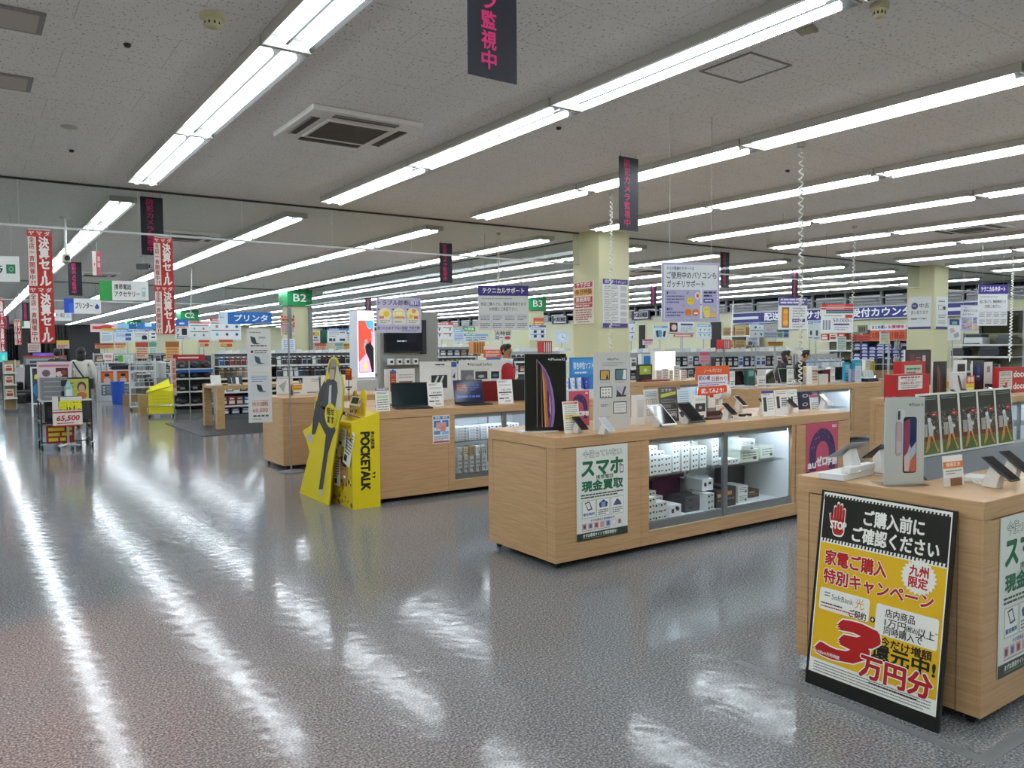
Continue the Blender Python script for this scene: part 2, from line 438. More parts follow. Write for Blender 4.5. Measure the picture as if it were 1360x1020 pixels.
# ------------------------------------------------------------------ fluorescent fittings
ROW0, ROWS, LM = 1.321, 1.7226, 1.853
HOUS = M('#b9b6ae', .5); REFL = M('#343432', .9)
def fit_parts(m, x=0, y=0, z=0, what='both', n=8):
    hl = LM/2-.012
    if what != 'tube':
        # shallow trough: sloping reflector sides, end plates and a ridge between the lamps
        for s in (-1, 1):
            m.add([(x+s*.085, y-hl, z), (x+s*.118, y-hl, z-.052), (x+s*.118, y+hl, z-.052), (x+s*.085, y+hl, z)], [(0, 1, 2, 3) if s < 0 else (3, 2, 1, 0)], REFL)
            m.add([(x+s*.122, y-hl, z), (x+s*.122, y-hl, z-.052), (x+s*.122, y+hl, z-.052), (x+s*.122, y+hl, z)], [(3, 2, 1, 0) if s < 0 else (0, 1, 2, 3)], HOUS)
            m.add([(x+s*.118, y-hl, z-.052), (x+s*.122, y-hl, z-.052), (x+s*.122, y+hl, z-.052), (x+s*.118, y+hl, z-.052)], [(0, 1, 2, 3) if s > 0 else (3, 2, 1, 0)], HOUS)
        m.add([(x-.022, y-hl, z-.004), (x, y-hl, z-.036), (x+.022, y-hl, z-.004), (x-.022, y+hl, z-.004), (x, y+hl, z-.036), (x+.022, y+hl, z-.004)], [(0, 1, 4, 3), (1, 2, 5, 4)], REFL)
        for s in (-1, 1): m.box(x-.122, y+s*hl-.006, z-.054, x+.122, y+s*hl+.006, z-.001, HOUS)
    if what != 'housing':
        for s in ((-1, 1) if what == 'both' else (0,)):
            m.cyl((x+s*.058, y-hl+.06, z-.052 if s else 0), (x+s*.058, y+hl-.06, z-.052 if s else 0), .021, LAMP, n=n)
fits = []
for i in range(-3, 11):
    x = ROW0+i*ROWS
    for k in range(6): fits.append((i, x, 7.495-(k+.5)*LM))
    for k in range(23): fits.append((i, x, 8.48+(k+.5)*LM))
def inview(p):
    d = Vector(p)-CAMP; z = d.dot(_fw)
    if z < .3: return None
    px = 680+F*d.dot(CR)/z; py = 510-F*d.dot(CU)/z
    return z if -60 < px < 1420 and -250 < py < 900 else None
vis = []
rest = MB()
for i, x, y in fits:
    z = inview((x, y, CEIL)) or inview((x, y-LM/2, CEIL)) or inview((x, y+LM/2, CEIL))
    if z: vis.append((z, i, x, y))
    else: fit_parts(rest, x, y, CEIL-.001, n=6)
vis.sort()
hm = MB(); fit_parts(hm, what='housing'); tm = MB(); fit_parts(tm, what='tube')
root = None
rowname = ['first', 'second', 'third', 'fourth', 'fifth', 'sixth', 'seventh', 'eighth', 'ninth', 'tenth', 'eleventh', 'twelfth']
for z, i, x, y in vis[:285]:
    near = y < 8
    lab = ('twin tube ceiling light in the %s row from the left, before the glass barrier' if near else
           'twin tube ceiling light in the %s row from the left, beyond the glass barrier') % rowname[max(i, 0)]
    gr = 'ceiling fittings, row %s, %s' % (rowname[max(i, 0)], 'near' if near else 'far')
    if root is None:
        root = thing('ceiling_light', lab, 'ceiling light', (x, y, CEIL-.001), 0, gr)
        hm.build('housing', root); tm.build('tube', root, (-.058, 0, -.052)); tm.build('tube', root, (.058, 0, -.052))
    else: dup(root, (x, y, CEIL-.001), 0, lab, gr)
far = MB()
for z, i, x, y in vis[285:]: fit_parts(far, x, y, CEIL-.001, n=6)
if far.v: tag(far.build('ceiling_light'), 'most distant rows of fluorescent fittings', 'ceiling light', None, 'stuff')
tag(rest.build('ceiling_light'), 'rows of fluorescent fittings outside the picture', 'ceiling light', None, 'stuff')

# ------------------------------------------------------------------ things on the ceiling
def cassette(x, y, label, s=.76):
    t = thing('air_conditioner', label, 'air conditioner', (x, y, CEIL-.001))
    m = MB(); c = M('#e9e7e2', .45); h = s/2
    m.box(-h, -h, -.035, h, h, 0, c); m.build('panel', t, bevel=.008)
    m = MB(); g = .21; m.box(-g, -g, -.04, g, g, -.036, '#77726b')
    for k in range(-8, 9): m.box(-g, k*.025-.004, -.044, g, k*.025+.004, -.04, '#6a655e')
    m.box(-g-.02, -g-.02, -.046, g+.02, -g, -.036, c); m.box(-g-.02, g, -.046, g+.02, g+.02, -.036, c)
    m.box(-g-.02, -g, -.046, -g, g, -.036, c); m.box(g, -g, -.046, g+.02, g, -.036, c); m.build('intake_grille', t)
    for a in range(4):
        m = MB(); T_ = Matrix.Rotation(a*math.pi/2, 4, 'Z'); m.box(-.22, .275, -.038, .22, .335, -.0352, '#1d1c1b', T_); m.box(-.22, .325, -.043, .22, .335, -.038, '#8a867f', T_); m.build('air_vent', t)
cassette(2.17, 5.05, 'square ceiling air conditioner left of the first black camera notice')
p = P(1288, 301, Z=CEIL); cassette(p.x, p.y, 'square ceiling air conditioner at the upper right between light rows')
p = P(246, 312, Z=CEIL); cassette(p.x, p.y, 'ceiling air conditioner behind the right hand red sale banner')
p = P(127, 363, Z=CEIL); cassette(p.x, p.y, 'ceiling air conditioner above the green and white phone accessory sign')
p = P(865, 357, Z=CEIL); cassette(p.x, p.y, 'ceiling air conditioner behind the near cream column')
def detector(px, py, label, r=.055, body='#c9c29a'):
    p = P(px, py, Z=CEIL); m = MB()
    m.lathe([(r, 0), (r, -.018), (r*.72, -.022), (r*.66, -.05), (r*.4, -.056), (.001, -.056)], body, n=20)
    for k in range(10):
        a = k*.628; m.box(-.004, r*.62, -.045, .004, r*.69, -.028, BLACK, Matrix.Rotation(a, 4, 'Z'))
    tag(m.build('smoke_detector', None, (p.x, p.y, CEIL-.001)), label, 'smoke detector')
detector(282, 20, 'round cream smoke detector left of the first light row')
detector(1168, 6, 'small round ceiling detector at the top right of the picture', .04)
p = P(990, 90, Z=CEIL)
m = MB(); f_ = M('#8d8880', .5)
for a, b in (((-.17, -.17), (.17, -.16)), ((-.17, .16), (.17, .17)), ((-.17, -.16), (-.16, .16)), ((.16, -.16), (.17, .16))): m.box(*a, -.006, *b, 0, f_)
tag(m.build('access_hatch', None, (p.x, p.y, CEIL-.001)), 'square ceiling access hatch right of the second light row', 'hatch')
p = P(1070, 36, Z=CEIL); m = MB(); m.box(-.06, -.04, -.012, .06, .04, 0, '#8f8a78'); m.box(-.045, -.028, -.018, .045, .028, -.012, '#a39d88')
tag(m.build('ceiling_sensor', None, (p.x, p.y, CEIL-.001), (0, 0, .3)), 'flat rectangular sensor plate beside the ceiling hatch', 'sensor')
for px, py, l in ((10, 22, 'square ceiling speaker panel at the upper left corner'), (3, 106, 'second square ceiling panel down the left edge of the ceiling')):
    p = P(px, py, Z=CEIL); m = MB(); m.box(-.14, -.14, -.008, .14, .14, 0, '#8f8b88'); m.box(-.115, -.115, -.011, .115, .115, -.008, '#b9b2a9')
    tag(m.build('ceiling_panel', None, (p.x, p.y, CEIL-.001)), l, 'ceiling panel')
p = P(92, 168, Z=CEIL); m = MB(); m.lathe([(.05, 0), (.05, -.006), (.03, -.012), (.001, -.012)], '#b9b4aa', n=18)
tag(m.build('ceiling_speaker', None, (p.x, p.y, CEIL-.001)), 'small round ceiling fitting at the upper left', 'speaker')
for px, py, l in ((169, 58, 'left of the first light row'), (95, 199, 'low on the left part of the ceiling'), (742, 169, 'below the second light row'), (1046, 226, 'between the third and fourth light rows')):
    p = P(px, py, Z=CEIL); m = MB(); m.lathe([(.018, 0), (.018, -.008), (.012, -.016), (.001, -.016)], '#2a2622', n=10)
    tag(m.build('sprinkler_head', None, (p.x, p.y, CEIL-.001)), 'tiny dark ceiling nozzle '+l, 'nozzle')
# security cameras on ceiling posts beyond the barrier
def cctv(px, py, label, drop=.3, yaw=0):
    p = P(px, py, Z=CEIL); t = thing('security_camera', label, 'camera', (p.x, p.y, CEIL-.001), yaw)
    m = MB(); m.cyl((0, 0, 0), (0, 0, -.02), .05, WPLAST, n=12); m.cyl((0, 0, -.02), (0, 0, -drop), .014, WPLAST); m.build('post', t)
    m = MB(); m.box(-.035, -.1, -drop-.09, .035, .1, -drop, '#4a4a4a' if yaw else '#c9c6a8'); m.cyl((0, -.1, -drop-.045), (0, -.125, -drop-.045), .028, BLACK); m.build('body', t, bevel=.006)
cctv(86, 288, 'cream ceiling post camera left of the black camera notice', .42, 0)
cctv(190, 340, 'dark ceiling camera just below the first black camera notice', .12, .9)

# ================================================================== wooden sales counters
ZT = .956; ZA = .876; ZB = .05
def caster(t, x, y):
    m = MB(); m.cyl((x-.012, y, .022), (x+.012, y, .022), .022, RUB, n=12); m.box(x-.016, y-.016, .03, x+.016, y+.016, .052, '#2a2a2a'); m.build('caster', t)
def counter(label, X0, Y0, X1, Y1, secs, group=None):
    """secs: list of (x0, x1, kind) along the -y front, x measured from X0"""
    t = thing('display_counter', label, 'counter', (X0, Y0, 0), 0, group)
    W_, D_ = X1-X0, Y1-Y0
    m = MB(); m.box(0, 0, ZA, W_, D_, ZT, WOOD); m.build('top', t, bevel=.004)
    gl = [(a, b) for a, b, k in secs if k == 'glass']
    dk = M('#3a2c1e', .7)
    # side panels (left and right) with shadow gap lines
    for side in (0, 1):
        x = 0 if side == 0 else W_; s = 1 if side == 0 else -1
        m = MB()
        m.box(x, D_-.065, ZB, x+s*.02, D_, ZA, WOOD)
        m.box(x, .0165, ZB, x+s*.02, .10, ZA, WOOD); m.box(x, .10, ZA-.008, x+s*.02, .17, ZA, WOOD)
        m.box(x, .1045, ZB, x+s*.02, D_-.069, ZA-.004, WOOD)
        m.build('side_panel', t)
        m = MB(); m.box(x+s*.014, .05, ZB, x+s*.024, D_-.03, ZA, dk); m.build('side_backing', t)
    # back
    m = MB(); m.box(.02, D_-.02, ZB, W_-.02, D_, ZA, WOOD); m.build('back_panel', t)
    m = MB(); m.box(.02, .02, ZB, W_-.02, D_-.02, ZB+.02, dk); m.build('bottom', t)
    for a, b, k in secs:
        if k == 'panel':
            m = MB(); m.box(a+(.0015 if a > .01 else 0), 0, ZB, b-(.0015 if b < W_-.01 else 0), .016, ZA-.004 if True else 0, WOOD); m.box(a, 0, ZA-.004, a+.06, .016, ZA, WOOD)
            m.build('front_panel', t)
            m = MB(); m.box(a+.022, .018, ZB, b-.022, .03, ZA-.004, dk); m.build('panel_backing', t)
        elif k == 'glass':
            zs, zt = .19, ZA-.002; s = .085 if a > .2 else .085
            m = MB(); m.box(a+.0015, 0, ZB, b-.0015, .03, zs-.03, WOOD); m.box(a+.0015, 0, zs-.03, a+s, .03, zt, WOOD); m.box(b-s*.6, .008, zs-.03, b-.0015, .03, zt, WOOD)
            m.box(a+s, -.004, zs-.036, b-s*.6, .05, zs-.028, '#c7b595'); m.build('case_frame', t)
            x0, x1 = a+s, b-s*.6
            wl = M('#e6e9ea', .5)
            m = MB(); m.box(x0-.03, .03, zs-.03, x1+.03, D_-.04, zs, wl); m.box(x0-.03, D_-.06, zs, x1+.03, D_-.04, zt, wl)
            m.box(x0-.03, .05, zs, x0-.012, D_-.04, zt, wl); m.box(x1+.012, .05, zs, x1+.03, D_-.04, zt, wl); m.box(x0-.03, .03, zt-.012, x1+.03, D_-.04, zt, wl); m.build('case_lining', t)
            m = MB(); m.box(x0, .012, zs-.028, x1, .045, zs+.03, ALU); m.box(x0, .03, zs+.03, x1, .034, zs+.035, ALU)
            m.box(x0, .015, zt-.02, x1, .045, zt, ALU); xm = (x0+x1)/2
            m.box(xm-.03, .004, zs-.028, xm-.005, .03, zt, ALU); m.box(xm, .01, zs-.03, xm+.03, .034, zt, ALU); m.build('track', t)
            for i in range(2 if x1-x0 < 1.2 else 4):
                n_ = 2 if x1-x0 < 1.2 else 4; w_ = (x1-x0)/n_
                m = MB(); yy = .02 if i % 2 else .03; m.box(x0+i*w_-.02*(i > 0), yy, zs+.03, x0+(i+1)*w_, yy+.005, zt-.02, GLASS); m.build('glass_pane', t)
            m = MB(); m.box(x0-.01, .09, .555, x1+.01, D_-.07, .563, GLASS); m.build('glass_shelf', t)
            m = MB(); m.cyl((x0+.03, .085, zt-.028), (x1-.03, .085, zt-.028), .009, CASELAMP, n=8); m.build('case_lamp', t); m = MB(); m.box(x0, .062, zt-.05, x1, .066, zt-.012, WPLAST); m.build('lamp_shield', t)
            m = MB()
            for xx in (x0+(x1-x0)*.28, x0+(x1-x0)*.72): m.box(xx-.008, D_-.07, zs, xx+.008, D_-.06, zt-.02, ALU)
            m.build('shelf_upright', t)
    for x in (.06, W_/2, W_-.06):
        for yy in (.06, D_-.06): caster(t, x, yy)
    return t
CASELAMP = M('#dcebff', .5, 0, 36)
S3 = [(0, .84, 'panel'), (.84, 2.79, 'glass'), (2.79, 3.64, 'panel')]
cA = counter('nearest oak counter at the right edge with the yellow campaign board leaning on it', 3.41, 1.527, 7.05, 2.41, S3)
cB = counter('oak counter with glass case of white boxes, behind the nearest counter', 3.432, 4.414, 7.08, 5.286, S3)
cC = counter('oak laptop counter with the yellow translator stand against its end', 3.44, 7.39, 6.56, 8.26, [(0, .84, 'panel'), (.84, 2.3, 'glass'), (2.3, 3.12, 'panel')])
cC2 = counter('oak counter back to back behind the laptop counter, carrying the white product boards', 3.44, 8.275, 7.08, 9.14, S3)
cD = counter('oak counter behind the yellow figure cutout', 3.44, 10.28, 7.08, 11.15, S3)
cE = counter('oak counter with bright white backlit display, far behind the near cream column', 10.0, 10.25, 13.6, 11.1, S3)
cF = counter('oak counter carrying the row of open laptops in the centre right', 9.45, 7.57, 13.1, 8.44, S3)
cG = counter('oak counter crowded with phones and the red carrier signs', 9.0, 4.45, 12.6, 5.36, S3)
cH = counter('far oak counter right of the laptop row', 15.8, 10.85, 19.44, 11.7, S3)
# ================================================================== campaign board leaning on the nearest counter
a = P(1074.5, 905, Z=0); b = P(1241, 974, Z=0)
q = Qd(); q.w = abs(a.y-b.y)+.02; q.th = -math.pi/2; q.loc = Vector((3.245, (a.y+b.y)/2, 0)); q.h = .918
Y_, R_, K_, W_ = '#e3b41c', '#b5161b', '#131313', '#eeece4'
def teeth(y0, y1, c, x0=3, x1=97, n=36):
    s = (x1-x0)/n; return [PG([(x0+i*s, y0), (x0+i*s-.5, y1), (x0+(i+.55)*s-.5, y1), (x0+(i+.55)*s, y0)], c) for i in range(n)]
def hand(cx, cy, s, c):
    o = [RR(cx-4.6*s, cy-1*s, cx+4.4*s, cy+7.4*s, 3*s, c)]
    for i, (dx, top) in enumerate(((-3.6, -6.6), (-1.3, -8.4), (1.1, -8.0), (3.3, -6.0))): o.append(RR(cx+(dx-1)*s, cy+top*s, cx+(dx+1)*s, cy+2*s, .95*s, c))
    o.append(PG([(cx-4.4*s, cy+4*s), (cx-3.6*s, cy+1*s), (cx-6.4*s, cy-3*s), (cx-7.6*s, cy-2.4*s), (cx-6.6*s, cy+1*s)], c)); return o
def outl(s, x, y, h, w, c, o=W_, b=.034):
    return [T(s, x, y, h, o, w, b+.045), T(s, x, y, h, c, w, b)]
art = [R(2.2, .8, 97.8, 93.2, W_), R(3, 3, 97, 26, K_), teeth(2.0, 4.6, K_), teeth(24.4, 26.6, W_), R(3, 26.6, 97, 86, Y_), L(6, 87.4, 94, 4, 1.4, '#777', .5), 
 hand(16.5, 14.2, 1.12, W_), hand(16.5, 14.2, 1.0, '#b01c20'), R(13.9, 7, 14.2, 13, '#e7b0aa'), R(16.3, 6.4, 16.6, 13, '#e7b0aa'), R(18.6, 7, 18.9, 13, '#e7b0aa'), T('STOP', 10.2, 14.0, 5.4, W_, 12.6, .045),
 T('ご購入前に', 36, 6.6, 8.2, W_, 44, .03), T('ご確認ください', 28, 15.6, 8.2, W_, 63, .03),
 outl('家電ご購入', 8, 30, 8.0, 48, '#b5161b'), outl('特別キャンペーン', 8, 39.6, 7.6, 82, '#b5161b'),
 PG([(79+(12.6 if i % 2 else 11)*math.cos(i*math.pi/24), 33.4+(8.4 if i % 2 else 7.2)*math.sin(i*math.pi/24)) for i in range(48)], W_), T('九州', 72.4, 28.0, 5.4, '#b5161b', 13, .03), T('限定', 72.4, 33.4, 5.4, '#b5161b', 13, .03),
 RR(6, 49.4, 46, 60.6, 1.6, W_), RR(51, 50.0, 95, 64.4, 1.6, W_), R(10, 51.4, 14.4, 52.0, '#777'), R(10, 52.8, 14.4, 53.4, '#777'), T('SoftBank', 16, 51.2, 3.8, '#555', 17.5), T('光', 35, 50.4, 5.6, '#d59b1d', 6.6),
 T('ご契約', 31, 56.6, 4.2, K_, 13, .02), L(7.4, 56.8, 29, 1, 1, '#333', .7), L(7.4, 58.4, 40, 1, 1, '#b03030', .6), C(49, 58.6, 2.0, K_, ry=1.35), R(48, 58.35, 50, 58.85, W_), R(48.7, 57.8, 49.3, 59.4, W_),
 T('店内商品', 58, 51.4, 4.4, K_, 21, .015), T('1万円', 58, 55.8, 4.4, K_, 15, .015), T('(税込)', 73.4, 56.8, 2.8, K_, 8, .02), T('以上', 81.8, 56.2, 4.4, K_, 11, .015), T('※1', 93, 56, 1.6, K_, 2), T('同時購入で', 58, 59.8, 4.2, K_, 27, .015),
 T('今だけ増額', 56, 65.2, 4.7, K_, 36, .028), T('還元中!', 50, 69.2, 8.0, K_, 45, .035),
 T('3', 7, 59.5, 27.0, W_, 34, .085, .3), T('3', 7, 59.5, 27.0, '#b5161b', 34, .06, .3), 
 T('SoftBank光特典額', 6.5, 81.2, 1.9, W_, 20, .02),
 outl('万円分', 43, 76.0, 11.6, 51, '#b5161b', W_, .04), L(50, 88.4, 92, 1, 1, K_, .6)]
art = [i for i in art]
# the big figures come last so nothing prints over them
ab = sheet('campaign_board', q, art, 100, 100, 'black framed yellow and white campaign board leaning on the nearest oak counter', 'sign', .018, '#0e0e0e', tilt=math.atan2(.122, .91), d=.0005, rough=.28)

# ------------------------------------------------------------------ smartphone buying posters
G_ = '#1f6b4a'
buy = [RR(0, 0, 100, 180, .5, '#e4e9e2'), T('今使っていない', 12, 7, 15, '#1c2b22', 76, .055), T('今使っていない', 12, 7, 15, '#f3f6f0', 76, .012), T('スマホ', 10, 24, 36, G_, 80, .05), R(83, 40, 92, 58, '#e4e9e2'), RR(84, 41, 91, 57, 1, '#2a2a2a'), R(85, 43, 90, 55, '#e9e9e9'),
 R(36, 56, 72, 67, '#e4e9e2'), T('携帯電話', 37, 56, 9, '#1f5a42', 34, .02), T('現金買取', 10, 66, 21, G_, 80, .05), L(8, 91, 92, 2, 5, '#3c4a44', 2.6), 
 [[R(10+i*28, 103, 36+i*28, 137, '#6d7572'), R(10.6+i*28, 103.6, 35.4+i*28, 136.4, '#eef1ec')] for i in range(3)], PG([(15, 107), (24, 105), (30, 121), (21, 123)], '#20262a'), PG([(16.5, 108.5), (23, 107), (27.6, 119), (21.6, 120.6)], '#e8ecec'), T('査定無料', 12, 127, 6, '#2d59a0', 22, .03),
 PG([(42, 112), (51, 105), (60, 112), (58, 120), (44, 120)], '#39477f'), R(47, 110, 55, 120, '#8a9cc8'), L(41, 124, 61, 3, 4, '#777', 2), PG([(70, 120), (78, 107), (84, 112), (88, 120)], '#4a5a80'), L(69, 124, 89, 3, 4, '#777', 2),
 T('その他商品も高価買取中!', 26, 140.5, 5, '#2c3e86', 48, .02), [[R(10+i*11.5, 147, 19+i*11.5, 159, c), R(12.2+i*11.5, 149.5, 16.8+i*11.5, 157, c2)] for i, (c, c2) in enumerate((('#dfa7ad', '#55566e'), ('#cfb2c0', '#4f66a0'), ('#dfa7ad', '#7a4a48'), ('#dfa7ad', '#c9a99a'), ('#8fb4d8', '#3f628f'), ('#e9d6d4', '#f3f0ee'), ('#e9cfd0', '#6a6a70')))],
 L(10, 160.6, 90, 1, 2, '#888', 1.4), R(0, 165, 100, 180, '#2c3a34'), T('まずは専用サイトで買取価格を!', 12, 167.5, 7, '#e8ece8', 66, .03), L(12, 175.4, 76, 1, 1.4, '#7d9a5a', 1.2)]
q = Q(766, 592, 833.3, 714, 0, Y=4.41); sheet('wall_poster', q, buy, 100, 180, 'white poster with green lettering on the front of the glass case counter', 'poster', .002, '#e4e9e2', d=.0004)
q2 = Qd(); q2.w = q.w; q2.h = .69; q2.th = 0; q2.loc = Vector((3.545+q.w/2, 1.523, .182)); sheet('wall_poster', q2, buy, 100, 180, 'white and green poster on the front of the nearest counter, cut by the right edge', 'poster', .002, '#e4e9e2', d=.0004)
# the pink student discount poster
random.seed(3)
def arch(cx, cy, ro, ri, k, c): return PG([(cx+ro*math.cos(math.pi*i/20), cy-ro*k*math.sin(math.pi*i/20)) for i in range(21)]+[(cx-ro, cy+40), (cx-ri, cy+40)]+[(cx-ri*math.cos(math.pi*i/20), cy-ri*k*math.sin(math.pi*i/20)) for i in range(21)]+[(cx+ri, cy+40), (cx+ro, cy+40)], c)
def mosaic(n, c, x0, y0, x1, y1, s, seed=1):
    r = random.Random(seed); o = []
    for i in range(n):
        x = r.uniform(x0, x1); y = r.uniform(y0, y1); a = r.uniform(0, 3); u = r.uniform(.4, 1)*s
        o.append(PG([(x+u*math.cos(a+k*1.6), y+u*math.sin(a+k*1.6)) for k in range(4)], r.choice(c)))
    return o
def arch_tiles(seed=2):
    r = random.Random(seed); o = []
    for i in range(70):
        t = r.uniform(0, math.pi); rr = r.uniform(26, 38); x, y = 50+rr*math.cos(t), 72-rr*1.5*math.sin(t); u = r.uniform(1.5, 3.4); a = r.uniform(0, 3)
        o.append(PG([(x+u*math.cos(a+k*1.57), y+u*math.sin(a+k*1.57)) for k in range(4)], r.choice(['#4b2a63', '#6b3a80', '#2f2348', '#a04a78', '#57206a'])))
    return o
zero = [R(0, 0, 100, 142, '#c2506a'), arch(50, 72, 41, 20, 1.42, '#43305f'), arch_tiles(), T('au', 80, 2, 13, '#f0d8e0', 13, .04), R(0, 112, 9, 142, '#43305f'), R(10, 118, 20, 142, '#5a3468'),
 T('au', 5, 84, 24, '#f5f0f2', 24, .05), T('ゼロ', 31, 80, 24, '#f5f0f2', 32, .06), T('学割', 64, 83, 20, '#f5f0f2', 31, .06)]
q = Q(1071, 560.5, 1113, 631, 0, Y=4.41); q.h = .57; q.loc.z = .875-.57; sheet('wall_poster', q, zero, 100, 142, 'pink poster with a dark purple arch on the end panel of the glass case counter', 'poster', .002, '#c2506a', d=.0004)
q = QS(756, 519, 782.5, 566, 0); sheet('acrylic_poster', q, zero, 100, 142, 'small pink arch poster standing behind the black phone poster', 'poster', .004, '#c2506a', d=.0006)
q = Q(574.8, 551.5, 597, 588.5, 0, Y=7.386)
sheet('wall_poster', q, [R(3, 3, 97, 137, '#e7ebf2'), R(3, 5, 97, 20, '#5877a8'), T('修理・設定', 12, 6, 12, '#f0f0f0', 76, .02), R(6, 26, 46, 60, '#3f7fc0'), R(56, 26, 94, 60, '#3f7fc0'), R(20, 36, 80, 70, '#d6a49b'), C(60, 70, 16, '#e58a80'), R(6, 76, 44, 96, '#6090b8'), R(52, 80, 94, 98, '#9cc0dc'), L(8, 104, 92, 4, 6, '#6a7690', 3), R(3, 129, 97, 137, '#b2404a')], 100, 140, 'small blue and white notice on the front of the laptop counter', 'poster', .002, '#f2f2f0', d=.0008)

# ================================================================== yellow translator stand and figure cutout
YE = '#e5cf10'
t = thing('sales_stand', 'bright yellow cardboard stand for pocket translators against the laptop counter', 'display stand', (3.13, 7.30, 0))
m = MB(); sx, sy, hf, hb = .30, .50, .865, .965        # front faces -x; the lettered side faces -y
m.add([(0, 0, 0), (sx, 0, 0), (sx, 0, hb), (0, 0, hf), (0, sy, 0), (sx, sy, 0), (sx, sy, hb), (0, sy, hf)], [(0, 1, 2, 3), (5, 4, 7, 6), (1, 5, 6, 2), (4, 0, 3, 7), (3, 2, 6, 7)], YE)
m.build('box', t, bevel=.002)
m = MB()
def side_text(s, x, z, h, c, w, b=.05):
    gv, f, a0, a1, b0, b1 = glyphs(s, b); k = w/(a1-a0)
    for i in range(8):
        an = i*math.pi/4+.39; m.add([(x+(bb)*h+b*h*math.cos(an), -.0012-i*.0001, z-(a-a0)*k+b*h*math.sin(an)) for a, bb in gv], [tuple(f_) for f_ in f], M(c))
side_text('POCKETALK', .095, .765, .135, '#1a1a14', .58, .045); side_text('夢の通訳機', .205, .77, .045, '#1a1a14', .175, .02)
m.add([(.205, -.0012, .345), (.25, -.0012, .36), (.245, -.0012, .335)], [(0, 1, 2)], '#1a1a14'); m.add([(.205, -.0012, .31), (.25, -.0012, .32), (.24, -.0012, .295)], [(0, 1, 2)], '#1a1a14')
m.build('side_lettering', t)
# front sheet: crowd print, leaflets
m = MB(); fr_art = [R(0, 0, 100, 170, '#cdb51c'), mosaic(60, ['#4a3a1c', '#8a6a34', '#e8d22a', '#b8894a', '#6b4a24', '#d9c21a'], 4, 4, 96, 166, 7, 5), C(62, 92, 20, '#b98a5c', ry=30), C(62, 76, 17, '#3a2a1c', ry=12), C(56, 92, 2.4, '#1c1410'), C(68, 92, 2.4, '#1c1410'), C(62, 108, 6, '#f0e6dc', ry=3), mosaic(14, ['#5a3a1c', '#7a5a2a'], 6, 118, 94, 164, 5, 8)]
printed(m, fr_art, 100, 170, sy*.96, hf*.97, d=.0006); m.build('front_sheet', t, (-.001, sy/2, 0), (0, 0, -math.pi/2))
for i, (y, z, w_, h_, c, tl) in enumerate(((.36, .50, .15, .30, '#d9dadb', .0), (.12, .44, .17, .36, '#e6e4da', .28), (.35, .20, .15, .27, '#dfdfdc', -.05), (.19, .62, .2, .18, '#c9c7c2', .0))):
    m = MB(); m.box(-w_/2, 0, 0, w_/2, .004, h_, c); printed(m, [L(8, 10, 92, 7, 12, '#55565a', 5, i), R(10, 96, 50, 120, '#2a2a2a')], 100, 130, w_, h_, d=.0006)
    m.build('leaflet', t, (-.012-.006*i, y, z), (-.06, tl, -math.pi/2))
# header board, kneeling behind the sloping top, with a crowd print
m = MB(); ob_ = [(0, 0), (.40, 0), (.40, .20), (.36, .26), (.28, .25), (.25, .20), (.06, .14), (0, .13)]
m.prism(ob_, 0, .012, YE); m.box(.01, -.002, .015, .37, 0, .13, '#c7a91e')
r = random.Random(4)
for i in range(26):
    x, z = r.uniform(.02, .37), r.uniform(.02, .12+.0*i); m.ell((x, -.004, z), .016, .003, .02, r.choice(['#8a5a34', '#3a2a1a', '#d8b088', '#2c2c34', '#b89a20']), 8, 5)
for i in range(7):
    x = .05+i*.045; m.ell((x, .004, .16+.05*math.sin(i)), .022, .008, .045, r.choice(['#b99446', '#d8b48a', '#8a6a30', '#c9b030']), 8, 6)
m.build('header_board', t, (.17, .47, .925), (-.1, 0, -math.pi/2))
m = MB(); m.box(-.055, -.008, 0, .055, .008, .10, WPLAST); m.box(-.045, -.0095, .02, .03, -.008, .09, '#2a2f33'); m.box(.036, -.0095, .02, .05, -.008, .09, '#8a8a8a'); m.build('sample_translator', t, (.13, .22, 1.02), (-.5, .15, -.8))
m = MB(); r = random.Random(5)
for i in range(9): m.box(-.05, -.004, 0, .05, 0, .005+.004*i, r.choice(['#e9e7e0', '#2a2a2a', '#b5302a', '#d8c81a', '#8a8c90']), Matrix.Translation((.13, .06+i*.04, .90))@Matrix.Rotation(.32, 4, 'Y')@Matrix.Rotation(.1*(i % 3), 4, 'Z')@Matrix.Scale(2.2, 4, (1, 0, 0)))
m.build('brochures', t)
m = MB(); m.box(-.035, 0, 0, .035, .006, .12, '#9a2c14'); printed(m, [R(12, 12, 88, 30, '#e2b04a'), R(20, 50, 80, 62, '#d88030'), R(20, 80, 80, 92, '#d88030')], 100, 170, .07, .12); m.cyl((0, .003, -.2), (0, .003, 0), .004, BLACK, n=6); m.build('red_tag', t, (.12, .34, 1.28), (0, 0, -.9))
